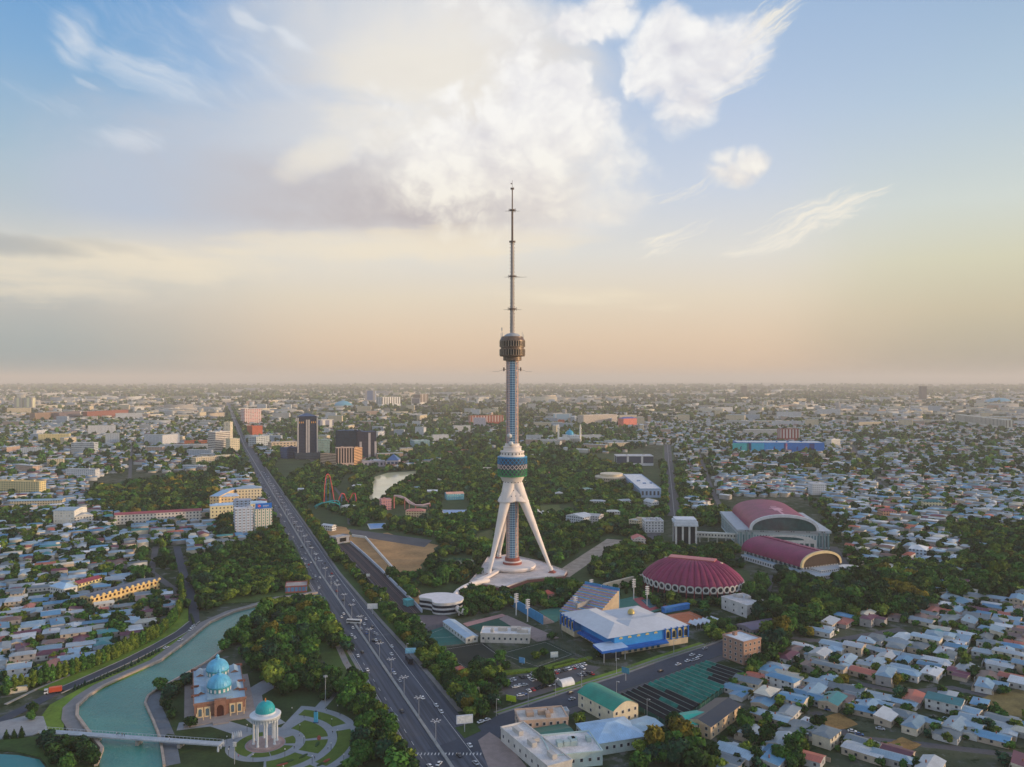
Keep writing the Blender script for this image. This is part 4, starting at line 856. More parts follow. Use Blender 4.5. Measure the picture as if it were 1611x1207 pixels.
bldg('long_white_hall', 'long white market hall with a ridged white roof beside the straight road', (1007, 783), (1040, 783), 190, 13, (150, 176, 210), (232, 234, 240), tops=4, cat='hall', fh=13, bay=6)
bldg('dark_glass_hall', 'dark glass fronted exhibition block with a white frame behind the white hall', (970, 733), (1028, 733), 40, 20, (206, 206, 210), (196, 198, 202), glass=(52, 62, 82), fh=20, bay=30, wf=.85, hf=.7, cat='hall')
bldg('small_white_tent_hall', 'small white vaulted tent at the end of the white hall', (1026, 798), (1037, 797), 20, 6, (226, 226, 226), (236, 236, 236), 'barrel', rise=4, cat='tent')
bldg('park_workshop', 'white workshop with an angled grey roof in the park right of the tower', (890, 822), (918, 826), 22, 9, (206, 210, 216), (178, 186, 194), 'gable_y', rise=3, cat='workshop')
bldg('park_barn', 'pale barn behind the white workshop in the park', (918, 822), (942, 824), 18, 9, (200, 196, 196), (186, 184, 184), 'gable', rise=2, cat='barn')
# --- left side blocks
bldg('red_roofed_school', 'very long cream three storey school with a narrow red roof', (180, 826), (317, 818), 14, 12, (226, 216, 204), (178, 74, 76), 'gable', rise=2.2, bay=4.2, fh=4, wf=.42, hf=.45)
bldg('white_blank_hall', 'tall blank white hall with a pale blue roof', (84, 826), (117, 826), 30, 18, (226, 222, 210), (176, 198, 212), 'gable_y', rise=2, glass=(222, 220, 208), cat='hall')
bldg('white_hall_annex', 'lower pale annex with a grey roof beside the blank white hall', (118, 826), (147, 823), 28, 10, (210, 208, 200), (176, 190, 200), 'gable', rise=3, cat='annex')
bldg('grey_roofed_barrack', 'long cream block with a blue grey roof below the yellow apartments', (15, 799), (97, 797), 15, 9, (214, 198, 164), (152, 180, 190), 'gable', rise=1.8)
bldg('yellow_apartment_block', 'long yellow and cream apartment block at the left edge', (-16, 777), (62, 779), 14, 20, (240, 214, 158), (226, 188, 132), tops=3, fh=3.4, bay=4.4)
bldg('yellow_college', 'large pale yellow four storey college with a blue roof', (331, 820), (420, 814), 16, 19, (238, 220, 176), (170, 198, 220), 'hip', rise=2.5, fh=4.6, bay=4.6, wf=.34, hf=.42)
bldg('college_wing', 'blue roofed middle wing of the yellow college running back', (330, 800), (345, 800), 88, 17, (234, 200, 150), (132, 178, 214), 'gable_y', rise=2, fh=4.4, bay=4.6, wf=.34, hf=.42)
bldg('college_hall', 'pale roofed assembly hall beside the middle wing of the college', (345, 799), (376, 797), 34, 15, (232, 200, 150), (192, 206, 220), 'hip', rise=2, fh=4.4, bay=4.6, wf=.34)
bldg('college_rear_block', 'cream rear block of the college with a grey blue roof', (372, 790), (412, 788), 22, 19, (232, 214, 180), (172, 196, 214), 'hip', rise=3, fh=4.4, bay=4.4, wf=.36)
bldg('white_tower_block', 'white and blue grey high rise with two dark roof openings, the nearer of the pair', (370, 844), (398, 842), 12, 31, (196, 206, 222), (216, 216, 224), fh=3.2, bay=4.6, wf=.5, hf=.35, pil=(130, 160, 184), tops=2, cat='apartment block', glass=(120, 110, 116))
bldg('blue_grey_tower_block', 'blue grey high rise half hidden behind the white one', (367, 828), (393, 827), 13, 31, (150, 172, 204), (190, 190, 200), fh=3.2, bay=5, pil=(110, 140, 170), tops=2, cat='apartment block')
bt = bldg('green_striped_tower_block', 'white high rise with green window stripes under a blue rooftop billboard', (401, 836), (428, 834), 14, 26, (222, 214, 204), (200, 200, 200), fh=3.4, bay=4.6, wf=.3, hf=.4, pil=(46, 132, 108), tops=0, cat='apartment block', glass=(56, 120, 106))
FN = None
def text(parent, s, size, loc, m_, rot=(R(90), 0, 0), name='lettering'):
    cu = bpy.data.curves.new(name, 'FONT'); cu.body = s; cu.size = size; cu.extrude = .05; cu.align_x = 'CENTER'; cu.align_y = 'CENTER'
    o = bpy.data.objects.new(name, cu); C.objects.link(o); cu.materials.append(m_); bpy.context.view_layer.update(); me = bpy.data.meshes.new_from_object(o.evaluated_get(bpy.context.evaluated_depsgraph_get())); bpy.data.objects.remove(o)
    o = bpy.data.objects.new(name, me); C.objects.link(o); o.location = loc; o.rotation_euler = rot; o.parent = parent; return o
b = MB(); b.box((0, -7.6, 30), (19, .8, 6.4)); bb = b.build('billboard', mat((20, 110, 206), .4, name='blue_board'), bt)
b = MB(); b.lathe([(1.7, -.2), (1.7, .2), (.01, .21)], 20, (0, 0, 0)); gl = b.build('round_emblem', [mat((214, 60, 84), .5, name='red_emblem')], bb); gl.rotation_euler = (R(90), 0, 0); gl.location = (-5, -8.1, 30.2)
b = MB(); b.box((0, 0, 0), (3.3, .1, .5)); q = b.build('emblem_wave', WHITE, bb); q.location = (-5, -8.36, 30.2); q.rotation_euler = (0, R(-18), 0)
text(bb, 'pepsi', 3.2, (2.8, -8.06, 30.3), WHITE)
# yellow terrace of row houses
yt = bldg('yellow_row_terrace', 'long terrace of yellow row houses with stepped gables and a grey roof', (145, 957), (251, 927), 15, 8, (228, 196, 134), (84, 92, 110), 'gable', fh=4, bay=4, wf=.5, hf=.5, rise=1.2, glass=(70, 44, 40))
for i in range(13): b = MB(); b.box((-33+i*5.4, -7.7, 8.8), (2.6, 1.0, 1.3)); b.box((-33+i*5.4, -7.7, 9.7), (1.3, 1.0, .6)); b.build('stepped_gable', mat((232, 202, 142), .7, name='yellow_plaster'), yt)
bldg('blue_white_villa', 'pair of pale houses with light blue roofs behind the yellow terrace', (78, 935), (100, 940), 12, 7, (220, 220, 216), (170, 200, 226), 'hip', rise=3, cat='house')
bldg('cream_long_house', 'long cream house with a pale roof left of the red roofed row', (100, 935), (122, 928), 9, 6, (232, 214, 170), (190, 206, 206), 'gable', rise=1.8, cat='house')
bldg('red_roofed_row', 'cream row with a dark red roof behind the yellow terrace', (124, 930), (160, 920), 10, 6, (236, 214, 150), (150, 54, 66), 'gable', rise=2, cat='house')
# --- high rises beyond the park
tb = bldg('dark_bank_tower', 'tallest dark glass tower with pale corner piers and a pointed blue crown', (470, 723), (498, 722), 34, 98, (38, 50, 74), (60, 84, 120), 'pyramid', glass=(30, 42, 70), fh=3.4, bay=2, band=True, rise=7, cat='tower')
for x in (-21.5, -2.2, 2.8, 21.5): b = MB(); b.box((x, -17.3, 45 if abs(x) < 9 else 47), (3.2 if abs(x) < 9 else 2.6, 2.2, 90 if abs(x) < 9 else 94)); b.build('corner_pier', mat((196, 190, 188), .6, name='pale_pier'), tb)
b = MB(); b.box((0, -2, 8), (56, 46, 14)); b.build('podium', facade((52, 66, 84), (30, 50, 66), 4, 3, .7, .6), tb)
b = MB()
for x in (-18, -14, -10, 9, 13, 17): b.box((x, -17.2, 84), (1.6, .4, 4))
b.build('gold_panel', mat((226, 170, 84), .5, name='gold_panel'), tb)
bldg('dark_office_slab', 'dark glass office slab with white side piers, left of the twin dark blocks', (528, 722), (563, 722), 28, 64, (36, 54, 72), (90, 130, 170), glass=(34, 58, 78), fh=3.4, bay=2, band=True, cat='tower', tops=1)
tb = bldg('dark_stepped_tower', 'dark brown glass tower with a white grid strip, right of the office slab', (562, 723), (592, 722), 30, 62, (44, 46, 66), (70, 110, 150), glass=(38, 44, 66), fh=3.4, bay=2, band=True, cat='tower', tops=1)
for x in (-14, 6, 20): b = MB(); b.box((x, -15.4, 20 if x != 6 else 30), (5, 1, 40 if x != 6 else 60)); b.build('pale_pier', mat((186, 178, 180), .6, name='pale_pier'), tb)
ht = bldg('hotel', 'cream hotel with dark vertical stripes in front of the dark towers', (529, 738), (557, 737), 18, 42, (206, 178, 164), (206, 186, 160), glass=(34, 32, 40), fh=42, bay=5.4, wf=.62, hf=.86, cat='hotel', tops=1)
bldg('hotel_left_wing', 'banded cream left wing of the hotel', (504, 736), (529, 738), 16, 28, (218, 188, 160), (226, 170, 120), fh=3.2, bay=3, band=True, glass=(96, 78, 70), cat='hotel')
bldg('hotel_right_wing', 'banded orange cream right wing of the hotel', (557, 736), (570, 733), 18, 38, (228, 182, 136), (226, 170, 120), fh=3.2, bay=3, band=True, glass=(96, 70, 60), cat='hotel')
bldg('glass_annex', 'low blue glass annex left of the tallest dark tower', (452, 722), (471, 720), 24, 24, (60, 84, 122), (80, 110, 150), glass=(40, 64, 104), fh=4, bay=3, wf=.7)
bldg('teal_glass_block', 'teal glass block right of the tallest dark tower', (500, 716), (519, 715), 24, 36, (126, 150, 152), (176, 190, 190), glass=(80, 120, 126), fh=4, bay=3, wf=.7)
bldg('pyramid_roofed_pavilion', 'round-fronted pavilion with a blue pyramid roof by the pond', (608, 735), (627, 735), 30, 14, (180, 176, 186), (52, 98, 156), 'pyramid', rise=12, glass=(52, 68, 96), fh=14, bay=8, wf=.7, cat='pavilion')
bldg('low_arcade', 'low pale arcade joining the dark tower and the blue pyramid pavilion', (570, 735), (606, 734), 16, 11, (190, 180, 188), (200, 204, 214), fh=11, bay=8, wf=.5, tops=0, cat='arcade')
bldg('white_arched_block', 'white block with tall dark arches on the skyline above the dark towers', (601, 640), (631, 639), 60, 62, (232, 232, 230), (220, 220, 220), glass=(52, 58, 70), fh=62, bay=20, wf=.5, hf=.75)
bldg('white_framed_tower', 'grey tower in a white frame right of the white arched block', (661, 638), (674, 637), 50, 78, (222, 214, 204), (220, 214, 206), glass=(96, 84, 78), fh=78, bay=60, wf=.84, hf=.8, cat='tower')
bldg('white_framed_low_block', 'lower dark block in a white frame joined to the framed tower', (647, 638), (661, 638), 50, 50, (222, 214, 204), (220, 214, 206), glass=(86, 84, 92), fh=50, bay=62, wf=.84, hf=.7)
bldg('blue_faced_tower', 'distant tower with a blue grey face and cream frame', (574, 635), (590, 635), 60, 96, (196, 184, 176), (196, 184, 176), glass=(96, 112, 144), fh=96, bay=70, wf=.6, hf=.8, cat='tower')
bldg('red_brick_apartments', 'long red brick apartment block with white bays left of the tower', (740, 668), (792, 667), 30, 34, (162, 76, 60), (206, 160, 120), fh=34, bay=12, wf=.4, hf=.8, glass=(190, 168, 158), cat='apartment block')
bldg('white_bay_block', 'pale lavender block in front of the red brick apartments', (745, 671), (764, 671), 20, 32, (206, 200, 214), (214, 206, 206), fh=3.5, bay=4)
bldg('blue_low_factory', 'pale blue glazed low block in the trees beyond the pond', (651, 706), (676, 705), 30, 20, (140, 170, 180), (196, 200, 200), glass=(104, 140, 154), band=True)
bldg('blue_domed_college', 'white columned palace with a low blue dome on the skyline', (1000, 622), (1060, 622), 60, 24, (222, 216, 206), (200, 196, 190), fh=24, bay=12)
bldg('pink_apartment_block', 'pink red apartment block with a blue roof right of the cream blocks', (981, 672), (1002, 671), 30, 32, (222, 124, 108), (52, 84, 168), 'hip', rise=6, fh=3.4, bay=6, cat='apartment block', glass=(176, 90, 84))
bldg('cream_apartment_slab', 'cream slab with a sunlit yellow end beyond the mosque', (918, 668), (971, 666), 40, 36, (216, 200, 184), (220, 210, 196), fh=3.4, bay=5, cat='apartment block')
bldg('glazed_white_slab', 'white framed glazed slab left of the cream apartment slab', (871, 664), (900, 664), 30, 34, (216, 214, 210), (220, 220, 216), glass=(140, 160, 170), fh=34, bay=60, wf=.9, hf=.7)
bldg('small_orange_block', 'small orange brick block in front of the glazed slab', (878, 669), (888, 669), 20, 20, (196, 108, 72), (190, 120, 90), fh=3.4)
mw = bldg('mural_warehouse', 'very long warehouse painted with bright blue and turquoise murals', (1160, 711), (1297, 712), 60, 23, (24, 128, 206), (206, 214, 216), glass=(24, 128, 206), tops=3, cat='warehouse', wallm=mat((24, 122, 206), .5, name='blue_mural'))
for x0, x1, cc in ((-118, -78, (56, 190, 190)), (-72, -40, (40, 180, 214)), (-38, 8, (30, 150, 220)), (-82, -72, (26, 58, 110)), (70, 82, (20, 50, 130)), (12, 16, (226, 130, 150)), (8, 12, (30, 60, 130))):
    b = MB(); b.box(((x0+x1)/2, -30.3, 11.5), (x1-x0, .6, 21)); b.build('mural_panel', mat(cc, .5, name='mural_paint'), mw)
for x, cc in ((-98, (26, 70, 130)), (-16, (60, 50, 130)), (40, (26, 60, 150)), (14, (240, 200, 200)), (60, (200, 80, 120))): b = MB(); b.box((x, -30.75, 9), (3.2, .3, 6)); b.box((x+1, -30.75, 13.5), (2, .3, 2.4)); b.build('mural_figure', mat(cc, .5, name='mural_paint'), mw)
bldg('red_striped_block', 'dark red block with white stripes behind the blue mural warehouse', (1228, 695), (1258, 695), 30, 36, (140, 66, 64), (150, 120, 120), fh=36, bay=9, wf=.35, hf=.85, glass=(214, 204, 200), cat='apartment block')
bldg('white_small_block', 'small plain white block right of the mural warehouse', (1308, 704), (1322, 703), 18, 20, (222, 220, 214), (222, 220, 216))
bldg('slatted_long_block', 'long block with white and dark vertical bays at the far right', (1503, 665), (1583, 676), 24, 34, (216, 210, 196), (206, 204, 196), fh=34, bay=12, wf=.5, hf=.9, glass=(110, 100, 92), cat='apartment block')
bldg('dark_round_tower', 'dark slender tower on the right skyline', (1450, 631), (1458, 631), 50, 122, (92, 84, 88), (92, 84, 88), glass=(70, 66, 74), fh=4, bay=6, cat='tower')
bldg('dark_skyline_slab', 'dark slab with a pale right edge on the skyline right of the tower', (1168, 622), (1175, 622), 50, 105, (96, 84, 78), (110, 100, 92), glass=(80, 72, 70), cat='tower')
bldg('white_balcony_block', 'white block with square windows among the houses right of the great arena', (1278, 779), (1300, 779), 18, 17, (222, 222, 224), (216, 216, 220), bay=3.2, wf=.4, fh=3.4)
bldg('green_roofed_school', 'cream school with a dark green roof among the houses on the right', (1454, 802), (1484, 803), 16, 11, (226, 212, 170), (32, 102, 98), 'hip', rise=3, fh=4.4, bay=4)
bldg('peach_villa', 'peach villa with a red roof below the green roofed school', (1389, 815), (1411, 815), 16, 9, (214, 160, 130), (150, 70, 70), 'hip', rise=3, cat='house')
bldg('white_gabled_villa', 'large white villa with blue walls in the houses at right', (1430, 877), (1457, 880), 20, 9, (176, 196, 214), (222, 224, 228), 'hip', rise=3, cat='house')
bldg('white_modern_tower', 'white stepped office block beside the avenue', (339, 712), (362, 710), 30, 50, (222, 216, 206), (222, 216, 206), fh=4.5, bay=3, band=True, glass=(90, 84, 90), cat='office')
bldg('white_modern_annex', 'tall narrow white block behind the stepped office block', (352, 700), (362, 700), 22, 62, (226, 214, 190), (226, 214, 190), fh=4, bay=8, glass=(190, 176, 150), cat='office')
bldg('cream_modern_wing', 'cream wing right of the stepped office block', (362, 713), (377, 712), 24, 34, (232, 218, 186), (226, 214, 190), fh=4.5, bay=5, glass=(120, 110, 96), cat='office')
bldg('long_grey_block', 'long low pale block left of the stepped office block', (250, 710), (340, 708), 20, 14, (190, 194, 196), (210, 214, 214), glass=(150, 158, 164), band=True)
bldg('cream_low_block', 'long cream office block on the near side of the stepped office', (308, 733), (369, 728), 18, 16, (216, 204, 178), (196, 194, 180), fh=4, bay=4, glass=(110, 96, 84))
bldg('grey_office_slab', 'white banded office slab in the left distance', (112, 714), (148, 714), 20, 26, (200, 204, 206), (206, 208, 206), fh=4.4, bay=4, band=True, glass=(120, 130, 140), cat='office')
bldg('cream_far_slab', 'cream slab with a blue roof left of the banded office slab', (60, 696), (109, 695), 20, 22, (222, 206, 150), (176, 204, 214), fh=4, bay=4, glass=(130, 120, 90))
bldg('orange_long_roof', 'long low orange roofed block beside the long pale block', (290, 703), (326, 702), 20, 14, (190, 110, 70), (206, 110, 70), fh=5)
bldg('red_white_tower_block', 'red and white chequered high rise right of the avenue', (385, 667), (411, 666), 40, 60, (222, 210, 204), (206, 206, 210), fh=6, bay=9, wf=.6, hf=.6, glass=(170, 70, 66), cat='apartment block')
bldg('orange_brick_block', 'orange brick block on the right edge of the avenue', (397, 688), (413, 687), 30, 34, (190, 94, 62), (160, 80, 60), fh=4, cat='apartment block', glass=(130, 66, 50))
bldg('white_grid_block', 'pale block with grid windows by the avenue below the orange brick block', (403, 704), (424, 702), 30, 28, (196, 204, 206), (190, 196, 200), fh=5, bay=6, wf=.6)
bldg('cream_hall_by_tower', 'long pale low hall left of the tallest dark tower', (427, 708), (468, 706), 30, 18, (206, 186, 160), (206, 196, 186), fh=6, bay=9)
bldg('white_gate_block', 'white gate-shaped office with a dark centre behind the dark towers', (505, 674), (525, 673), 30, 30, (220, 214, 206), (220, 214, 206), fh=30, bay=30, wf=.6, hf=.7, glass=(96, 104, 128), cat='office')
bldg('dark_brown_slab', 'long brown housing slab with a lit yellow end in the left distance', (55, 663), (92, 660), 24, 34, (146, 122, 104), (150, 140, 130), fh=4, bay=6, cat='apartment block', glass=(100, 90, 90))
bldg('dark_brown_slab', 'brown housing slab continuing right of the long one in the left distance', (93, 661), (126, 658), 24, 32, (120, 106, 112), (140, 130, 126), fh=4, bay=6, cat='apartment block', glass=(96, 86, 92))
bldg('red_brown_slab', 'red brown housing slab in the left distance', (137, 660), (202, 656), 24, 34, (150, 90, 76), (160, 120, 110), fh=4, bay=6, cat='apartment block', glass=(110, 74, 70))
for i, x in enumerate((22, 38)): bldg('cream_high_rise', ('left', 'right')[i]+' one of two cream and grey high rises at the far left', (x, 646), (x+12, 646), 40, 74, (176, 170, 160), (180, 180, 176), fh=74, bay=30, wf=.5, hf=.9, glass=(226, 206, 150), cat='apartment block')
bldg('curved_white_slab', 'long pale housing slab curving on the right middle distance', (1172, 684), (1242, 684), 24, 16, (206, 204, 200), (206, 208, 210), fh=4)
# --- round park building, mosque
rb = thing('round_building', 'round pale two tier building in the park right of the tower', 'building', (*G(962, 760), 0)); b = MB(); b.lathe([(28, 0), (28, 9), (29, 9.2), (29, 12), (22, 12.5)], 40, mi=0); b.build('lower_tier', facade((206, 190, 166), (90, 80, 76), 6, 3), rb)
b = MB(); b.lathe([(19, 12), (19, 15.5), (20, 15.6), (20, 17), (.01, 18)], 40); b.build('upper_tier', CREAM, rb)
mq = thing('mosque', 'white mosque with a turquoise dome and two slim minarets', 'mosque', (*G(896, 699), 0), R(-5)); b = MB(); b.box((0, 0, 9), (62, 40, 18)); b.box((-12, -18, 14), (16, 8, 28)); b.box((14, -6, 13), (26, 28, 26)); b.build('wall', facade((236, 234, 232), (196, 196, 204), 18, 6, .5, .6), mq)
dome(mq, (0, 8), 11.5, 26, 32, 1.15, mat((40, 160, 196), .4, name='bright_turquoise')); b = MB(); b.lathe([(11, 16), (11, 26.5)], 32, (0, 8, 0)); b.build('drum', WHITE, mq)
for x in (-31, 30): b = MB(); b.lathe([(3.0, 0), (2.6, 44), (4, 45), (4, 46.5), (2.2, 47), (2.2, 52), (.01, 58)], 14, (x, -4, 0)); b.build('minaret', [mat((236, 226, 214), .6, name='white_minaret')], mq)
for (x, y, r_, nm, lb) in ((962, 640, 60, 'blue_dome_hall', 'low hall with a broad pale blue dome beyond the white apartments'), (1571, 634, 90, 'blue_dome_market', 'broad blue market dome on the right skyline')):
    X, Y = G(x if x > 1000 else 540, y); t = thing(nm, lb, 'hall', (X, Y, 0)); b = MB(); b.lathe([(r_, 0), (r_, 14), (r_*.8, 24), (r_*.45, 36), (.01, 42)], 32); b.build('dome', mat((90, 166, 190), .5, name='blue_dome_sheet'), t); b = MB(); b.lathe([(r_*1.04, 0), (r_*1.04, 9)], 32); b.build('wall', WHITE, t)
# --- blue sports hall
bs = thing('blue_sports_hall', 'large bright blue sports hall with arched cream windows and pale grey hipped roofs', 'sports hall', (67.5, 530, 0), R(25.5))
BLU = mat((48, 144, 214), .5, var=.1, scale=.1, name='bright_blue_wall'); BRO = mat((196, 200, 206), .45, var=.08, scale=.04, name='pale_grey_roof'); BEI = mat((206, 190, 160), .7, name='beige_stone')
b = MB(); b.prism([(0, 0), (60, 0), (60, 33), (24, 33), (24, 63), (-5, 63), (-5, 44), (0, 44)], 0, 4.4, 1); b.prism([(0, 0), (60, 0), (60, 33), (24, 33), (24, 63), (-5, 63), (-5, 44), (0, 44)], 4.4, 12.0, 0); b.prism([(24.1, 33.1), (56, 33.1), (56, 56), (24.1, 56)], 0, 10.5, 0); b.build('wall', [BLU, BEI], bs)
b = MB()
def hiproof(b, x0, y0, x1, y1, z, rise, o=.9, mi=0):
    x0 -= o; y0 -= o; x1 += o; y1 += o; w, d = x1-x0, y1-y0; k = min(w, d)/2; n = len(b.v)
    r0, r1 = ((x0+k, (y0+y1)/2), (x1-k, (y0+y1)/2)) if w >= d else (((x0+x1)/2, y0+k), ((x0+x1)/2, y1-k))
    b.v += [(x0, y0, z), (x1, y0, z), (x1, y1, z), (x0, y1, z), (*r0, z+rise), (*r1, z+rise)]
    for f in ([(0, 1, 5, 4), (2, 3, 4, 5), (1, 2, 5), (3, 0, 4)] if w >= d else [(1, 2, 5, 4), (3, 0, 4, 5), (0, 1, 4), (2, 3, 5)]): b.face(tuple(n+i for i in f), mi)
hiproof(b, -5, 0, 24, 63, 12.1, 4.4); hiproof(b, 8, 0, 60, 33, 12.1, 4.2); hiproof(b, 24, 20, 57, 57, 11.2, 4.0)
b.build('roof', [BRO], bs); b = MB(); b.lathe([(2.6, 0), (2.4, 1.6), (1.4, 2.9), (.01, 3.2)], 16, (36, 34, 14.5)); b.build('roof_cupola', mat((196, 176, 110), .4, metal=.4, name='gold_cupola'), bs)
b = MB(); b.prism([(-4, -4), (40, -4), (40, -.02), (-.02, -.02), (-.02, 40), (-4, 40)], 4.2, 5.4, 0); b.prism([(-5.2, -5.2), (40, -5.2), (40, -4.0), (-4.0, -4.0), (-4.0, 40), (-5.2, 40)], 3.9, 4.9, 0); b.build('skirt_roof', mat((24, 104, 190), .5, name='deep_blue'), bs)
bpro = None
def archwin():
    b = MB(); ar = [(1.5*math.cos(math.pi*i/8), 1.5*math.sin(math.pi*i/8)) for i in range(9)]; b.poly([(x*1.35, 0, 4.1+z*1.3) for x, z in ar][::-1]+[(2.0, 0, .3), (-2.0, 0, .3)]); w = b.build('arched_window', mat((224, 196, 120), .6, name='cream_gold_surround'), bs); b = MB(); b.poly([(x*.8, -.06, 4.0+z*.9) for x, z in ar][::-1]+[(1.2, -.06, .9), (-1.2, -.06, .9)]); b.build('pane', GLASS, w); return w
bpro = archwin(); pn = bpro.children[0]; first = True
spots = [(43+i*5.0, -.12, 4.6, 0) for i in range(4)] + [(-5.12, 46+i*4.9, 4.6, -90) for i in range(4)]
for x, y, z, a in spots:
    if first: o = bpro; first = False
    else: o = bpro.copy(); C.objects.link(o); o.parent = bs; p2 = pn.copy(); C.objects.link(p2); p2.parent = o
    o.location = (x, y, z); o.rotation_euler = (0, 0, R(a))
b = MB()
for x in (40.5, 45.5, 50.5, 55.5, 59.7): b.box((x, -.5, 8.4), (.9, 1.0, 8.2))
for y in (43.6, 48.5, 53.4, 58.3, 62.7): b.box((-5.5, y, 8.4), (1.0, .9, 8.2))
b.build('buttress_row', mat((24, 104, 190), .5, name='deep_blue'), bs)
vp = None
for x, y, a in [(5+i*7, -.1, 0) for i in range(5)]+[(42.6+i*5, -.1, 0) for i in range(4)]+[(-.1, 5+i*7, -90) for i in range(6)]:
    if vp is None: b = MB(); b.box((0, 0, 0), (2.6, .2, .9)); b.box((0, 0, .6), (1.4, .2, .4)); vp = b.build('clerestory_window', mat((214, 196, 130), .6, name='cream_gold_surround'), bs); o = vp
    else: o = vp.copy(); C.objects.link(o); o.parent = bs
    o.location = (x, y, 10.6 if True else 0); o.rotation_euler = (0, 0, R(a))
gp = None
for x, y, a in [(12+i*4.6, -.12, 0) for i in range(6)]+[(-.12, 8+i*4.4, -90) for i in range(8)]:
    if gp is None: b = MB(); b.poly([(x_, 0, 2.4+z_) for x_, z_ in [(1.2*math.cos(math.pi*i/8), 1.2*math.sin(math.pi*i/8)) for i in range(9)]][::-1]+[(1.2, 0, .3), (-1.2, 0, .3)]); gp = b.build('ground_window', mat((70, 96, 104), .2, name='blue_glass'), bs); o = gp
    else: o = gp.copy(); C.objects.link(o); o.parent = bs
    o.location = (x, y, 0); o.rotation_euler = (0, 0, R(a))
ca = thing('entrance_canopy', 'flat bright blue entrance canopy on posts beside the street', 'canopy', (*G(969, 1040), 0), R(25)); b = MB(); b.prism([(-11, -1), (9, -1), (11, 14), (-9, 14)], 6.4, 8, 0, 1); b.build('canopy_roof', [mat((22, 96, 190), .5, name='deep_blue'), mat((178, 202, 232), .4, name='pale_blue_sheet')], ca)
for x, y in ((-9, 0), (7, 0), (-7, 12), (9, 12), (0, 0)): b = MB(); b.tube((x, y, 0), (x, y, 6.4), .3, n=6); b.build('post', STEEL, ca)
b = MB(); b.box((1, 8, 2.6), (13, 6, 5.2)); b.build('lobby', GLASS, ca)
# --- shade nets
gn = thing('shade_net_house', 'large plant nursery under rows of green and black shade nets beside the street', 'greenhouse', (0, 0, 0))
P0, P1, P2, P3 = (Vector(G(*q, z=3)) for q in ((974, 1093), (1058, 1138), (1173, 1057), (1114, 1039)))
NG = [mat((26, 118, 104), .75, var=.3, scale=.2, name='green_net'), mat((26, 30, 38), .8, var=.3, scale=.2, name='black_net'), mat((120, 138, 136), .6, name='net_rib')]
NS_ = 17
def gpt(u, v): return P0.lerp(P3, u).lerp(P1.lerp(P2, u), v)
for k in range(NS_):
    u0, u1 = k/NS_, (k+1)/NS_; b = MB(); um = (u0+u1)/2; segs = [(0, 1, 1)] if k < 5 else ([(0, .35, 0), (.35, 1, 1)] if k == 5 else [(0, 1, 0)] if k < 12 else [(0, .55, 0), (.55, 1, 1)] if k < 14 else [(0, .3, 0), (.3, 1, 1)])
    if k == 3: segs = [(0, .45, 1), (.45, .8, 0), (.8, 1, 1)]
    for v0, v1, c_ in segs:
        a, b1, m0, m1, e, f = gpt(u0+.002, v0), gpt(u0+.002, v1), gpt(um, v0), gpt(um, v1), gpt(u1-.002, v0), gpt(u1-.002, v1)
        b.quad((*a, 2.6), (*b1, 2.6), (*m1, 3.7), (*m0, 3.7), c_); b.quad((*m0, 3.7), (*m1, 3.7), (*f, 2.6), (*e, 2.6), c_)
    rib = [gpt(um, 0), gpt(um, 1)]; b.tube((*rib[0], 3.78), (*rib[1], 3.78), .14, n=4, mi=2); b.build('net_strip', NG, gn)
b = MB(); pst = []
for k in range(NS_+1):
    for v in range(5): pst.append(((*gpt(k/NS_, v/4), 0), 0))
b.tube((0, 0, 0), (0, 0, 2.6), .1, n=4); ring_parts(gn, 'post', STEEL, b, pst); b = MB()
for q in ((P0, P1), (P1, P2), (P0, P3), (P3, P2)): b.quad((*q[0], .05), (*q[1], .05), (*q[1], 2.55), (*q[0], 2.55))
b.build('side_net', mat((36, 92, 84), .8, name='side_net'), gn)
# --- glass fronted round office left of the tower
wo_ = thing('round_office', 'low white office with a curved roof and dark ribbon windows left of the tower', 'office', (*G(680, 966), 0), R(-2))
out = [(-13, 14), (-11, 24), (2, 30), (14, 27), (22, 18), (23, 8), (18, 1), (8, -3), (0, 0), (-1, 9), (-6, 12)]
for _ in range(2): out = [p for a, c in zip(out, out[1:]+out[:1]) for p in ((a[0]*.75+c[0]*.25, a[1]*.75+c[1]*.25), (a[0]*.25+c[0]*.75, a[1]*.25+c[1]*.75))]
b = MB(); b.prism(out, 0, 8, 0); b.build('wall', [mat((206, 204, 206), .6, name='white_panel')], wo_); ins = [(x*1.012+.02, y*1.01) for x, y in out]
for z in (1.4, 4.9): b = MB(); b.prism([(x*1.02-.1, y*1.015-.2) for x, y in out], z, z+1.9, 0); b.build('ribbon_window', [mat((30, 40, 56), .2, spec=.6, name='ribbon_glass')], wo_)
b = MB(); b.prism([(x*1.04-.2, y*1.03-.3) for x, y in out], 8, 9, 0, 1); b.build('roof', [WHITE, mat((214, 212, 216), .5, var=.08, name='white_roof')], wo_)
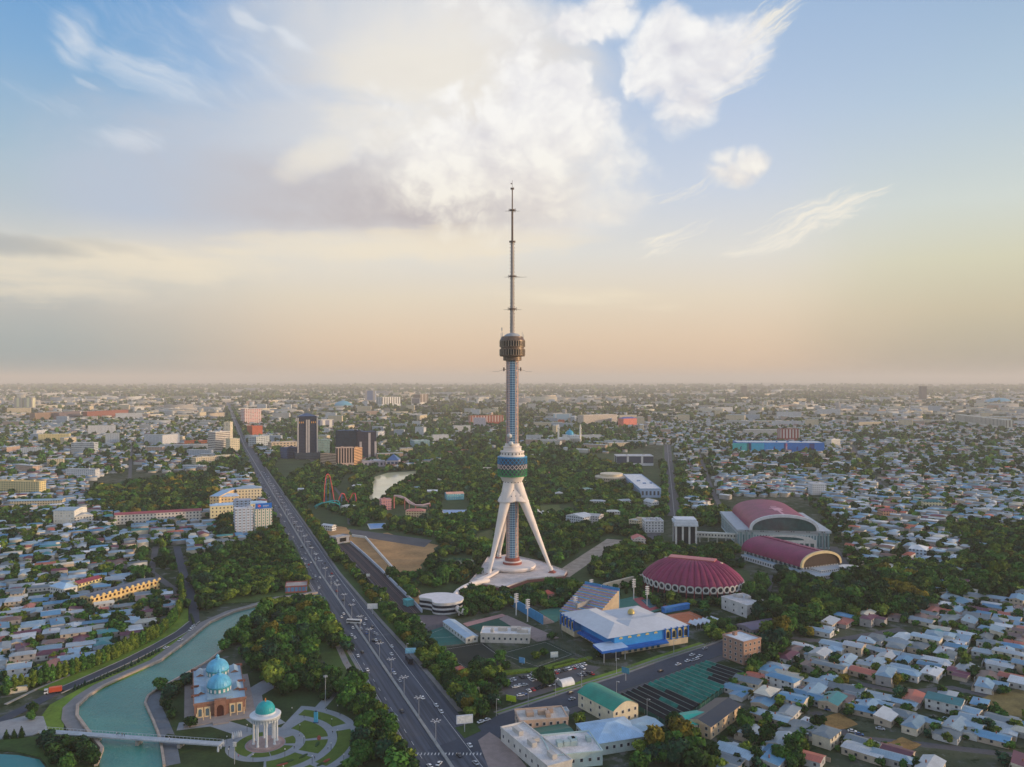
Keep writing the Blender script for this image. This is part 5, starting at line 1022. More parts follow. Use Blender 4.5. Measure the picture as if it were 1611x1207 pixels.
# --- grandstands, masts, tent
for (a0, a1, dep, h_, lb, rows_) in (((872, 980), (820, 950), 9, 5, 'narrow tribune with a blue back wall between the pitches', 5), ((880, 962), (935, 975), 34, 15, 'steep tribune of blue and lilac seats behind the blue sports hall', 12)):
    A, B = Vector(G(*a0)), Vector(G(*a1)); d = B-A; w = d.length; t = thing('grandstand', lb, 'grandstand', (A.x, A.y, 0), math.atan2(d.y, d.x)); b = MB()
    big_ = rows_ > 6
    for k in range(rows_): 
        y0 = dep*k/rows_; hh = h_*(k+1)/rows_; b.prism([(0, y0), (w, y0), (w, y0+dep/rows_-.01), (0, y0+dep/rows_-.01)], 0, hh, 2, 0 if (k % 2 == 0) else 1)
    b.build('seat_rows', [mat((104, 160, 206) if big_ else (176, 150, 140), .6, name='blue_seats'), mat((160, 132, 176) if big_ else (150, 110, 104), .6, name='lilac_seats'), mat((192, 172, 146) if big_ else (190, 170, 160), .7, name='stand_side')], t)
    b = MB(); b.box((w/2, dep+.5, h_/2+1), (w, .6, h_+2)); b.build('back_wall', mat((60, 140, 190), .6, name='blue_wall'), t)
    if big_:
        b = MB(); b.box((w*.52, dep/2, h_*.5), (1.6, dep*1.05, h_*.2)); b.build('aisle', CONC, t)
for mx_, my_, hh in ((812, 968, 17), (830, 978, 17), (930, 946, 18), (948, 953, 17), (997, 943, 17), (1018, 953, 16), (905, 962, 12)):
    X, Y = G(mx_, my_); t = thing('floodlight_mast', 'white floodlight mast with stacked lamp racks beside the pitches', 'floodlight', (X, Y, 0), .4, 'floodlight masts around the pitches'); b = MB(); b.tube((0, 0, 0), (0, 0, hh), .5, .3, 8); b.build('pole', WHITE, t)
    b = MB()
    for k in range(5): b.box((0, -.3, hh-.6-k*1.5), (3.4, .5, .7))
    b.build('lamp_rack', mat((206, 206, 210), .5, name='lamp_housing'), t)
X, Y = G(880, 1079); t = thing('storage_tent', 'white vaulted storage tent on the car park', 'tent', (X, Y, 0), R(32)); b = MB(); n_ = 10
b.grid([[(x, -3.4*math.cos(math.pi*i/n_), 3.4*math.sin(math.pi*i/n_)) for i in range(n_+1)] for x in (0, 3, 6, 9)][::-1]); b.build('canvas', mat((226, 226, 226), .6, name='white_canvas'), t)
b = MB(); b.poly([(0, -3.4*math.cos(math.pi*i/n_), 3.4*math.sin(math.pi*i/n_)) for i in range(n_+1)][::-1]); b.poly([(9, -3.4*math.cos(math.pi*i/n_), 3.4*math.sin(math.pi*i/n_)) for i in range(n_+1)]); b.build('end_flap', mat((206, 206, 208), .6, name='canvas_flap'), t)
X, Y = G(1102, 990); t = thing('folded_canopy', 'row of small white zigzag canopies beside the clay court', 'canopy', (X, Y, 0), R(28)); b = MB()
for k in range(6): b.quad((k*4-4, 0, 3), (k*4-2, 0, 5), (k*4-2, 9, 5), (k*4-4, 9, 3)); b.quad((k*4-2, 0, 5), (k*4, 0, 3), (k*4, 9, 3), (k*4-2, 9, 5))
b.build('roof', mat((210, 216, 224), .5, name='pale_sheet'), t); b = MB(); b.tube((0, 0, 0), (0, 0, 3), .12, n=4); ring_parts(t, 'post', STEEL, b, [((k*4-4, y, 0), 0) for k in range(7) for y in (0, 9)])
for i, (cx_, cy_) in enumerate(((846, 810), (854, 812), (862, 814))):
    X, Y = G(cx_, cy_); t = thing('peaked_tent', ('left', 'middle', 'right')[i]+' one of three white peaked tents in the park right of the tower', 'tent', (X, Y, 0)); b = MB(); b.lathe([(6.5, 0), (6.5, 3), (2.5, 5), (.01, 8)], 8); b.build('canvas', WHITE, t)
# --- railway cutting
rl_ = [G(*q) for q in ((538, 856), (560, 876), (585, 901), (610, 928), (636, 955), (645, 966))]
g = MB(); g.ribbon(rl_, 9, -9, .02, .12); struct('rail_bed', g, mat((66, 60, 66), .9, var=.25, scale=.4, name='ballast'))
g = MB()
for o_ in (5.2, 3.7, -3.0, -4.5): g.ribbon(rl_, o_+.12, o_-.12, .12, .32)
struct('rails', g, mat((130, 100, 92), .5, name='rusty_rail'))
for nm, o_, lb in (('retaining_wall', 10, 'pale concrete wall on the avenue side of the railway cutting'), ('retaining_wall', -9, 'dark concrete wall on the field side of the railway cutting')):
    g = MB(); g.ribbon(rl_, o_, o_-1, 0, 2.6); tag(g.build(nm, mat((186, 194, 206), .7, name='pale_wall') if o_ > 0 else mat((92, 88, 96), .8, name='grey_wall')), lb, 'wall')
g = MB(); g.ribbon([G(*q) for q in ((554, 844), (575, 847), (590, 864), (606, 882), (619, 897))], .7, -.7, 0, 2.4); tag(g.build('site_wall', WHITE), 'bent white wall crossing the dry field', 'wall')
g = MB(); g.ribbon([G(*q) for q in ((950, 931), (985, 922), (1014, 915))], 1, -1, 0, 7); tag(g.build('arena_wall', mat((206, 190, 166), .8, name='cream_wall')), 'cream wall running from the pitches to the oval arena', 'wall')
# --- footbridge over the canal
bA, bB = Vector(G(66, 1150, 3.2)), Vector(G(348, 1172, 2.6)); fb = thing('canal_footbridge', 'long pale footbridge crossing the turquoise canal', 'footbridge', (0, 0, 0)); b = MB(); b.ribbon([bA, bB], 2.0, -2.0, 2.65, 3.3); b.build('deck', mat((176, 184, 192), .7, name='pale_deck'), fb)
d_ = (bB-bA).normalized(); n_ = Vector((-d_.y, d_.x))
for s_ in (1, -1):
    b = MB(); L_ = (bB-bA).length; b.ribbon([bA+n_*2.3*s_, bB+n_*2.3*s_], .06, -.06, 4.2, 4.32)
    for k in range(int(L_/2)): q = bA+d_*2*k+n_*2.3*s_; b.box((q.x, q.y, 3.75), (.1, .1, .95))
    b.build('railing', mat((196, 202, 208), .5, name='railing_paint'), fb)
for k in (.32, .55, .78): q = bA.lerp(bB, k); b = MB(); b.box((q.x, q.y, 1.1), (1.6, 4, 2.2), math.atan2(d_.y, d_.x)); b.build('pier', CONC, fb)
# --- small buildings scattered through the park
kr = random.Random(12)
for i, (p, q, w, h, rc, lb) in enumerate(((680, 778, 16, 5, (226, 226, 226), 'white cafe roof in the woods below the pond'), (655, 772, 12, 4, (150, 180, 190), 'pale blue kiosk roof between pond and flume rides'), (765, 742, 20, 6, (214, 200, 176), 'cream pavilion deep in the woods behind the tower'), (740, 728, 26, 7, (206, 206, 206), 'long grey hall at the far edge of the woods'), (860, 748, 14, 5, (196, 120, 90), 'red roofed kiosk right of the lower pod'),
        (905, 745, 18, 6, (216, 214, 206), 'white kiosk in the woods left of the round building'), (925, 775, 16, 5, (120, 160, 150), 'green grey kiosk below the round building'), (880, 782, 12, 5, (222, 222, 222), 'small white stall above the peaked tents'), (940, 795, 22, 6, (190, 196, 200), 'long pale shed right of the peaked tents'), (965, 812, 18, 6, (226, 220, 206), 'cream depot at the right edge of the park'), (985, 795, 14, 6, (160, 176, 186), 'blue grey depot by the long white hall'), (690, 760, 14, 5, (206, 190, 170), 'tan kiosk under the trees above the fun house'),
        (560, 770, 14, 6, (206, 210, 214), 'pale kiosk behind the red roller coaster'), (545, 802, 16, 5, (220, 214, 200), 'cream ticket hall below the red roller coaster'), (475, 775, 14, 5, (200, 204, 206), 'grey kiosk between avenue and roller coaster'), (640, 762, 10, 4, (190, 110, 90), 'red boathouse on the pond shore'), (822, 762, 14, 5, (206, 196, 180), 'tan kiosk just right of the tower skirt'), (915, 712, 30, 8, (210, 206, 196), 'long cream hall below the mosque'), (845, 722, 24, 8, (226, 224, 220), 'white hall in the woods right of the shaft'))):
    bldg('park_building', lb, (p-w*F/G(p, q)[1]/2, q), (p+w*F/G(p, q)[1]/2, q+kr.uniform(-1, 1)), kr.uniform(8, 14), h, (210, 204, 194), rc, kr.choice(('hip', 'gable')), rise=1.8, cat='pavilion', group='small buildings in the park')
# --- amusement park
def track(name, label, cat, pts, r, cc, support=None, loc=(0, 0)):
    t = thing(name, label, cat, (0, 0, 0)); b = MB()
    for k in range(len(pts)-1): b.tube(pts[k], pts[k+1], r, n=6)
    b.build('track', mat(cc, .5, name='painted_track'), t); b = MB()
    for p in pts[::2]:
        if p[2] > 2: b.tube((p[0], p[1], 0), (p[0], p[1], p[2]), r*.6, n=5)
    b.build('support_frame', mat(support or cc, .5, name='painted_support'), t); return t
bx, by = G(516, 797)
zz = [(0, 3), (1, 30), (2.5, 44), (4.5, 46), (7, 42), (10, 28), (14, 10), (18, 3), (21, 4), (24, 14), (27, 20), (30, 18), (32, 10), (34, 5), (37, 12), (40, 18), (44, 18), (46, 10), (45, 4), (40, 3)]
track('roller_coaster', 'steep red and blue roller coaster rising from the park trees', 'roller coaster', [(bx-6+x, by+8*math.sin(x*.2), z) for x, z in zz], .65, (214, 78, 84), (60, 110, 170)); track('roller_coaster_loop', 'low teal coaster loop in front of the steep red one', 'roller coaster', [(bx+2+18*math.cos(a/10*2*math.pi), by-14+8*math.sin(a/10*2*math.pi), 6+4*math.sin(a)) for a in range(11)], .8, (60, 176, 176))
bx, by = G(640, 800); track('water_slide', 'white and pink flume ride sweeping down to the pools', 'slide', [(bx-18, by, 18), (bx-10, by-2, 18), (bx-2, by-6, 16), (bx+6, by-10, 11), (bx+14, by-14, 7), (bx+24, by-14, 7), (bx+34, by-12, 9)], 1.1, (222, 190, 190), (206, 120, 120))
track('water_slide', 'shorter flume ride running beside the white and pink one', 'slide', [(bx-18, by+4, 17), (bx-4, by+2, 14), (bx+4, by-4, 8), (bx+14, by-8, 5), (bx+30, by-8, 4)], 1.0, (226, 206, 200), (206, 140, 130))
bldg('slide_tower', 'pink framed launch tower of the flume rides', (600, 803), (616, 802), 12, 14, (206, 150, 150), (190, 160, 170), cat='tower', glass=(90, 80, 110))
bldg('park_restaurant', 'cream and red park restaurant below the flume rides', (638, 814), (668, 814), 16, 8, (226, 200, 160), (186, 110, 90), 'hip', rise=2.5, cat='restaurant', glass=(110, 60, 50))
bldg('pink_stage', 'pink and blue fun house with a teal front left of the tower', (703, 787), (730, 786), 20, 9, (120, 190, 206), (226, 160, 130), 'gable', rise=2, cat='fun house', glass=(160, 210, 220))
for pts, lb in (([(696, 803), (735, 803), (738, 810), (702, 815)], 'bright blue swimming pool by the fun house'), ([(579, 825), (605, 824), (606, 831), (583, 833)], 'small bright blue pool behind the asphalt lot')):
    g = MB(); g.prism(px(*pts), 0, .5, 0); o = g.build('swimming_pool', mat((30, 140, 210), .3, name='pool_blue')); tag(o, lb, 'pool')
    g = MB(); pp = px(*pts); g.ribbon(pp+[pp[0]], 1.2, 0, 0, .7); g.build('pool_edge', WHITE, o)
# ---------------------------------------------------------------- where houses and trees may stand
def gp_(*pts): return [G(*p) for p in pts]
AVF = [(avx(y), y) for y in list(range(300, 3000, 100))+[4000, 6000, 9000]]
NOH = [gp_((-200, 1096), (0, 1086), (60, 1079), (150, 1040), (240, 990), (276, 962), (266, 925), (258, 905), (300, 884), (345, 866), (400, 850), (455, 820), (500, 820), (700, 1190), (700, 1400), (-200, 1400)),
       gp_((440, 800), (425, 738), (462, 690), (500, 722), (600, 738), (630, 738), (780, 706), (870, 707), (965, 716), (1040, 700), (1075, 815), (1150, 782), (1300, 782), (1332, 850), (1345, 885), (1400, 905), (1470, 912), (1475, 955), (1420, 975), (1330, 968), (1262, 1005), (1200, 1050), (1150, 1100), (1175, 1120), (1150, 1165), (1130, 1207), (1050, 1400), (700, 1400), (560, 960)),
       gp_((130, 770), (160, 745), (330, 742), (345, 760), (330, 806), (190, 812), (150, 792)), gp_((1500, 905), (1510, 885), (1575, 850), (1700, 845), (1700, 930), (1560, 940)),
       gp_((1256, 1142), (1322, 1120), (1352, 1138), (1292, 1160)), gp_((1380, 1172), (1425, 1158), (1455, 1172), (1400, 1192)), gp_((1530, 1100), (1700, 1070), (1700, 1130), (1600, 1138))]
WATER = [wl+wr_[::-1]]
ROADS = [(AVF, 17), (ST, 12), (RD, 12), (CR, 7)]
for pts, w in (([(1100, 715), (1120, 770), (1142, 815), (1160, 850)], 6), ([(1340, 700), (1362, 740), (1400, 775)], 6), ([(207, 700), (204, 755)], 5), ([(245, 860), (238, 900), (285, 935)], 5), ([(1350, 1075), (1420, 1090), (1500, 1082), (1611, 1110)], 5), ([(1280, 1120), (1340, 1160), (1440, 1170), (1611, 1190)], 5), ([(1190, 945), (1215, 1000), (1300, 1010), (1420, 990)], 7), ([(1310, 860), (1350, 920), (1345, 935)], 6)): ROADS.append((px(*pts), w))
KEEP = [(157, 700, 50), (TX, TY, 48), (292, 925, 78), (262, 800, 50), (295, 775, 38), (-163, 455, 38), (RX, RY, 48), (95, 545, 42), (*G(1078, 850), 20), (*G(680, 955), 22), (*G(962, 755), 32), (*G(896, 695), 46), (*G(1065, 1090), 0)]
def blocked(X, Y, pad):
    r = np.zeros(X.shape, bool)
    for x, y, q in KEEP: r |= np.hypot(X-x, Y-y) < q+pad*.5
    for x, y, ux, uy, w, d, _f in FOOT:
        a = (X-x)*ux+(Y-y)*uy; b = -(X-x)*uy+(Y-y)*ux; r |= (a > -pad) & (a < w+pad) & (b > -pad) & (b < d+pad)
    for pts, w in ROADS: r |= polydist_np(X, Y, pts) < w+pad-3
    for p in WATER: r |= inpoly_np(X, Y, p)
    return r
NG_net = [tuple(q) for q in (P0, P1, P2, P3)]
rng = np.random.default_rng(11)
def near_poly(X, Y, polys):
    r = np.zeros(X.shape, bool)
    for p in polys: r |= inpoly_np(X, Y, p)
    return r
# ---- house lots: rows of lots on a turned grid, with lanes between the rows
def lots(rot, u0, u1, v0, v1, du, dv, test):
    us = np.arange(u0, u1, du); vs = np.arange(v0, v1, dv); U, V = np.meshgrid(us, vs); k = np.round(V/dv).astype(int)
    V = V+np.where(k % 2 == 0, -1.6, 1.6); lane = ((np.round(U/du).astype(int)+k*3) % 11) == 0
    U = U+rng.uniform(-3.4, 3.4, U.shape); V = V+rng.uniform(-1.8, 1.8, U.shape); c, s = math.cos(rot), math.sin(rot); X, Y = U*c-V*s, U*s+V*c
    ok = ~lane & test(X, Y); ang = rot+rng.uniform(-.09, .09, X.shape)+np.where(rng.random(X.shape) < .38, math.pi/2, 0)
    return X[ok], Y[ok], ang[ok]
inview = lambda X, Y, m=12: (Y > 372) & (np.abs(X) < .645*Y+m)
def hz(X, Y): return ~near_poly(X, Y, NOH) & ~blocked(X, Y, 9) & inview(X, Y)
L1 = lots(R(-40), -2800, 3500, -1500, 3400, 15.4, 12.3, lambda X, Y: hz(X, Y) & (X > avx(900)+40) & (X > -0.36*Y+120) & (Y < 1500))
L2 = lots(R(28), -2500, 3500, -500, 3200, 15.6, 12.4, lambda X, Y: hz(X, Y) & (X < -0.38*Y+100) & (Y < 1500))
L3 = lots(R(-10), -2600, 3500, -500, 4600, 22, 17, lambda X, Y: hz(X, Y) & (Y >= 1500) & (Y < 3500) & (X > -0.37*Y))
L4 = lots(R(18), -4000, 3500, -500, 4600, 23, 17, lambda X, Y: hz(X, Y) & (Y >= 1500) & (Y < 3500) & (X <= -0.37*Y))
HX, HY, HA = (np.concatenate(q) for q in zip(L1, L2, L3, L4))
cen_ = (HY > 1750) & (HX > (430-CX)/F*HY) & (HX < (1000-CX)/F*HY)
keep = rng.random(HX.shape) < np.where(cen_, .26, 1)*np.where(HY < 800, .93, np.where(HY < 1800, .86, np.where(HY < 2500, .66, .45))); HX, HY, HA = HX[keep], HY[keep], HA[keep]
# a few stretches that the photo shows as mostly green
gno = np.sin(HX*.011+1.3)*np.sin(HY*.008+.5)+np.sin(HX*.0043+HY*.006)*.6; keep = (gno < 1.15) | (HY < 620); HX, HY, HA = HX[keep], HY[keep], HA[keep]
o_ = np.argsort(np.hypot(HX, HY)); HX, HY, HA = HX[o_], HY[o_], HA[o_]
ROOFS = [('pale blue', (152, 176, 192)), ('pale blue', (130, 160, 180)), ('white', (196, 202, 206)), ('light grey', (154, 166, 174)), ('blue', (92, 142, 176)), ('weathered grey', (110, 122, 128)), ('maroon', (110, 52, 68)), ('brown', (118, 92, 84)), ('terracotta', (176, 96, 74)), ('teal', (60, 132, 136)), ('cream', (204, 198, 180))]
RW = [16, 16, 11, 15, 9, 14, 7, 8, 5, 3, 5]
WALLS = [(206, 206, 204), (184, 184, 184), (214, 204, 184), (190, 176, 158), (164, 160, 158)]
def district(x, y):
    p, q = P(x, y)
    if p < 470: return 'left of the canal road' if q > 960 else 'behind the yellow terrace' if q > 880 else 'below the long school'
    if q > 1120: return 'at the lower right corner' if p > 1330 else 'beside the dry grass plot'
    if q > 1040: return 'right of the shade nets' if p < 1330 else 'in the lower right quarter'
    return 'right of the brick block' if p < 1400 else 'below the right tree belt'
ORD = 'first second third fourth fifth sixth seventh eighth ninth tenth eleventh twelfth thirteenth fourteenth fifteenth sixteenth seventeenth eighteenth nineteenth twentieth'.split()
def ordw(n): return ORD[n] if n < 20 else ('twenty' if n < 29 else 'thirty' if n < 39 else 'forty')+'-'+ORD[(n-20) % 10 if n % 10 != 9 else 8] if n % 10 != 9 else str(n+1)+'th'
def ordinal_labels(items, how='from the left'):
    """items: (object, phrase, sort key): look-alikes are told apart by counting along the row they stand in"""
    by = {}
    for o, s_, k in items: by.setdefault(s_, []).append((k, o))
    for s_, l in by.items():
        l.sort(key=lambda q: q[0])
        for i, (k, o) in enumerate(l): o['label'] = s_ if len(l) == 1 else (s_+', '+ordw(i)+' '+how)
WM = [mat(c, .8, var=.14, name='house_plaster') for c in WALLS]; RM = [roofm(c) for _, c in ROOFS]; CHIM = mat((150, 100, 84), .85, name='brick')
WMF = [facade(c, (60, 66, 74), 3.1, 3.2, .4, .42, .3) for c in WALLS]
house_items = []
_hw = MB(); _hw.box((0, 0, 0), (1.2, .1, 1.3)); _hw = _hw.build('window', [mat((52, 60, 70), .3, name='window_glass')]); HWD = _hw.data; bpy.data.objects.remove(_hw)
def gable(b, X, Y, h, rise, cx=0, cy=0, hip=0.0, mi=0, mg=1):
    n = len(b.v); e = .4
    if X >= Y: r0, r1 = (cx-X+hip*Y, cy), (cx+X-hip*Y, cy)
    else: r0, r1 = (cx, cy-Y+hip*X), (cx, cy+Y-hip*X)
    b.v += [(cx-X, cy-Y, h), (cx+X, cy-Y, h), (cx+X, cy+Y, h), (cx-X, cy+Y, h), (*r0, h+rise), (*r1, h+rise)]
    fs = [(0, 1, 5, 4), (2, 3, 4, 5), (1, 2, 5), (3, 0, 4)] if X >= Y else [(1, 2, 5, 4), (3, 0, 4, 5), (0, 1, 4), (2, 3, 5)]
    for i, f in enumerate(fs): b.face(tuple(n+q for q in f), mg if (i > 1 and hip == 0) else mi)
    b.face((n+3, n+2, n+1, n), mi)
NH = 300; hr = random.Random(5)
for i in range(min(NH, len(HX))):
    x, y, a = float(HX[i]), float(HY[i]), float(HA[i]); rc = hr.choices(range(len(ROOFS)), RW)[0]; w, d, h = hr.uniform(12, 20), hr.uniform(7.5, 10.8), hr.choice((2.9, 3.1, 3.3, 3.3, 3.6, 3.6, 4, 5.8)); wi = hr.randrange(len(WALLS))
    st_ = hr.choices(('gabled', 'hipped', 'L-shaped', 'lean-to'), (42, 26, 22, 10))[0]
    t = thing('house', None, 'house', (x, y, 0), a, 'low houses in walled yards'); near = y < 640
    b = MB(); b.box((0, 0, h/2), (w, d, h)); wing = st_ == 'L-shaped'
    if wing: b.box((w/2-d*.42, -d*.5-3.2, h*.46), (d*.8, 6.6, h*.92))
    b.build('wall', WM[wi] if near else WMF[wi], t); b = MB(); rise = hr.uniform(.6, 1.7)
    if st_ == 'lean-to':
        X, Y = w/2+.4, d/2+.4; b.v += [(-X, -Y, h), (X, -Y, h), (X, Y, h+1.3), (-X, Y, h+1.3), (X, Y, h), (-X, Y, h)]
        for f in ((0, 1, 2, 3), (0, 3, 5), (1, 4, 2), (5, 3, 2, 4)): b.face(f, 0 if len(f) == 4 else 1)
    else: gable(b, w/2+.45, d/2+.45, h+.01, rise, hip=0 if st_ == 'gabled' or wing and hr.random() < .5 else .9)
    rf = b.build('roof', [RM[rc], WM[wi]], t)
    if near and hr.random() < .55:      # lean-to shed and yard porch
        sw = hr.uniform(3, 6); sx_ = hr.uniform(-w/2+sw/2, w/2-sw/2); b = MB(); b.box((sx_, d/2+1.7, 1.2), (sw, 3.2, 2.4)); s_ = b.build('shed', WM[wi], t); b = MB(); b.box((sx_, d/2+1.75, 2.5), (sw+.5, 3.7, .14)); b.build('shed_roof', RM[hr.choice((0, 3, 5, 7, rc))], s_)
    if wing: b = MB(); gable(b, d*.4+.4, 3.3+.9, h*.92+.01, rise*.8, w/2-d*.42, -d*.5-3.0); b.build('wing_roof', [RM[rc], WM[wi]], rf)
    if near and hr.random() < .5: b = MB(); b.box((hr.uniform(-w*.3, w*.3), hr.uniform(.5, 1.5), h+rise+.1), (.6, .6, 1.5)); b.build('chimney', CHIM, rf)
    if near:
        n_ = int(w/4.2)
        for k in range(n_):
            q = -w/2+w*(k+.5)/n_
            if wing and q > w/2-d*.9: continue
            for z in ((1.8,) if h < 5 else (1.7, 4.7)):
                o = bpy.data.objects.new('window', HWD); C.objects.link(o); o.parent = t; o.location = (q, -d/2-.04, z)
        for s_ in (-1, 1): o = bpy.data.objects.new('window', HWD); C.objects.link(o); o.parent = t; o.location = (s_*(w/2+.04), .5, 1.8); o.rotation_euler = (0, 0, R(90))
    px_, py_ = P(x, y); kind_ = {'gabled': 'gabled', 'hipped': 'hipped', 'L-shaped': 'L-shaped', 'lean-to': 'lean-to'}[st_]
    house_items.append((t, ('tall ' if h > 5 else 'low ')+kind_+' house, '+ROOFS[rc][0]+' roof, '+district(x, y), px_))
ordinal_labels(house_items)
# yard walls round some of the nearest lots
yr = random.Random(3); items = []; YW = [mat((206, 204, 198), .8, var=.15, name='yard_plaster'), mat((176, 160, 140), .85, var=.15, name='yard_brick')]
for i in range(0, 150, 3):
    x, y, a = float(HX[i]), float(HY[i]), float(HA[i]); t = MB(); w, d = yr.uniform(8.3, 9.2), yr.uniform(5.9, 6.4); pts = [(-w, -d*.9), (-w, d), (w, d), (w, -d*.9)]; pts = pts[:yr.choice((3, 4))]
    t.ribbon(pts, .14, -.14, 0, 2.1); o = t.build('yard_wall', YW[i % 2]); o.location = (x, y, 0); o.rotation_euler = (0, 0, a); tag(o, None, 'wall', 'yard walls between the low houses'); items.append((o, ('white' if i % 2 == 0 else 'tan')+' yard wall round a low house '+district(x, y), P(x, y)[0]))
ordinal_labels(items)
# ---- the remaining thousands of houses as one mesh
def fast_mesh(name, V, Q, T, cols, m_, uvless=True):
    """V (n,3); Q (k,4) quads; T (j,3) triangles; cols: colour per face (quads then triangles)"""
    me = bpy.data.meshes.new(name); nq, ntr = len(Q), len(T); me.vertices.add(len(V)); me.vertices.foreach_set('co', V.astype(np.float32).ravel())
    me.loops.add(nq*4+ntr*3); me.loops.foreach_set('vertex_index', np.concatenate([Q.ravel(), T.ravel()]).astype(np.int32)); me.polygons.add(nq+ntr)
    ls = np.concatenate([np.arange(nq)*4, nq*4+np.arange(ntr)*3]).astype(np.int32); me.polygons.foreach_set('loop_start', ls)
    me.update(calc_edges=True)
    at = me.color_attributes.new('Col', 'FLOAT_COLOR', 'CORNER'); c = np.ones((nq*4+ntr*3, 4), np.float32)
    c[:nq*4, :3] = np.repeat(cols[:nq], 4, axis=0); c[nq*4:, :3] = np.repeat(cols[nq:], 3, axis=0); at.data.foreach_set('color', c.ravel())
    me.materials.append(m_); o = bpy.data.objects.new(name, me); C.objects.link(o); return o
LINR = np.array([lin(c) for _, c in ROOFS]); LINW = np.array([lin(c) for c in WALLS])
def house_mass(name, X, Y, A, w, d, h, rise, hip, rci, wci):
    n = len(X); e = .4; z0 = np.zeros(n); sg = np.array([(-1, -1), (1, -1), (1, 1), (-1, 1)]); P_ = []
    for a, b in sg: P_.append((a*w/2, b*d/2, z0))
    for a, b in sg: P_.append((a*w/2, b*d/2, h))
    for a, b in sg: P_.append((a*(w/2+e), b*(d/2+e), h+.01))
    P_.append((-(w/2+e-hip*d/2), z0, h+rise)); P_.append(((w/2+e-hip*d/2), z0, h+rise))
    L = np.stack([np.stack(np.broadcast_arrays(*p), -1) for p in P_], 1); c, s = np.cos(A)[:, None], np.sin(A)[:, None]
    V = np.stack([X[:, None]+L[..., 0]*c-L[..., 1]*s, Y[:, None]+L[..., 0]*s+L[..., 1]*c, L[..., 2]], -1).reshape(-1, 3)
    base = (np.arange(n)*14)[:, None, None]; q = np.array([(0, 1, 5, 4), (1, 2, 6, 5), (2, 3, 7, 6), (3, 0, 4, 7), (8, 9, 13, 12), (10, 11, 12, 13)]); t = np.array([(9, 10, 13), (11, 8, 12)])
    Q = (base+q[None]).reshape(-1, 4); T = (base+t[None]).reshape(-1, 3); wc, rc = LINW[wci], LINR[rci]*rng.uniform(.8, 1.15, (n, 1))
    qc = np.stack([wc, wc*.98, wc, wc, rc, rc], 1).reshape(-1, 3); tc_ = np.where((hip > 0)[:, None], rc, wc); tc_ = np.stack([tc_, tc_], 1).reshape(-1, 3)
    return fast_mesh(name, V, Q, T, np.concatenate([qc, tc_]), attr_mat('house_mass_paint', .6, var=.18, scale=.12))
X, Y, A = HX[NH:], HY[NH:], HA[NH:]; n = len(X); pw = np.array(RW, float); pw /= pw.sum(); grow = np.where(Y > 1500, 1.25, 1)
print('houses', len(HX))
o = house_mass('low_houses', X, Y, A, rng.uniform(11, 20, n)*grow, rng.uniform(7, 11, n)*grow, rng.choice([3.3, 3.8, 4.2, 6.2, 6.4], n), rng.uniform(.6, 1.8, n), rng.choice([0, .9], n), rng.choice(len(ROOFS), n, p=pw), rng.integers(0, len(WALLS), n))
o['kind'] = 'stuff'; o['label'] = 'thousands of low houses with pale, maroon and brown roofs reaching into the distance'
# ---- middle and far distance: blocks of flats and sheds
br = random.Random(21); items = []; FC = [((206, 200, 190), (120, 116, 116), 'pale grey'), ((222, 206, 174), (120, 104, 90), 'cream'), ((196, 166, 146), (110, 96, 92), 'tan'), ((214, 214, 216), (130, 140, 150), 'white'), ((176, 186, 196), (110, 124, 140), 'blue grey')]
cnt = 0
while cnt < 260:
    Y_ = 1350*(6600/1350)**(br.random()**.75); X_ = br.uniform(-.64, .64)*Y_; pa, pb = P(X_, Y_)
    if near_poly(np.array([X_]), np.array([Y_]), NOH)[0] or blocked(np.array([X_]), np.array([Y_]), 26)[0] or (pa > 1060 and pb > 672) or abs(pa-806) < 30: continue
    wv_, gv_, nm = br.choice(FC); w = br.choice((34, 48, 60, 80, 110) if Y_ > 2200 else (30, 44, 60)); h = br.choice((10, 14, 16, 18, 28, 30) if Y_ > 2200 else (9, 12, 15)); d = 13; fm = facade(wv_, gv_, 3.1, 4.2, .5, .45); a = R(br.choice((-8, -8, 80, 20, -30)))
    FOOT.append((X_-w/2*math.cos(a), Y_-w/2*math.sin(a), math.cos(a), math.sin(a), w, d, 14)); t = thing('apartment_block', None, 'apartment block', (X_, Y_, 0), a, 'apartment blocks in the middle distance')
    b = MB(); b.box((0, 0, h/2), (w, d, h)); b.build('wall', fm, t); b = MB(); b.box((0, 0, h+.5), (w+.6, d+.6, 1.0)); b.box((w*.2, 0, h+1.8), (4, 4, 1.8)); b.build('roof', mat((186, 190, 190), .8, name='flat_roof'), t)
    side = 'left of the avenue' if X_ < avx(Y_) else 'between avenue and tower' if pa < 806 else 'between tower and straight road' if pa < 1050 else 'in the right distance'
    items.append((t, ('tall ' if h > 20 else '')+('long ' if w > 55 else 'short ')+nm+' apartment block '+side, pa)); cnt += 1
ordinal_labels(items)
# far mass of blocks
n = 6200; Yf = 3300*(26000/3300)**rng.random(n); Xf = rng.uniform(-.66, .66, n)*Yf; pxf = CX+Xf/Yf*F; cl = np.sin(Xf*.0011+2)*np.sin(Yf*.0009)+rng.normal(0, .5, n); k = (cl > -.35) & (polydist_np(Xf, Yf, AVF) > 40)
Xf, Yf = Xf[k], Yf[k]; n = len(Xf); sc_ = np.clip(Yf/5000, .8, 3.2)
o = house_mass('far_blocks', Xf, Yf, rng.choice([R(-8), R(82), R(30), R(-40)], n), rng.choice([24, 50, 95, 170], n)*sc_, rng.uniform(12, 18, n)*sc_, rng.choice([6, 9, 12, 16, 18, 28], n, p=[.3, .25, .2, .14, .08, .03])*np.clip(sc_, .8, 1.5), np.full(n, .6), np.zeros(n), rng.choice([2, 3, 10, 0, 5, 7], n), rng.integers(0, len(WALLS), n))
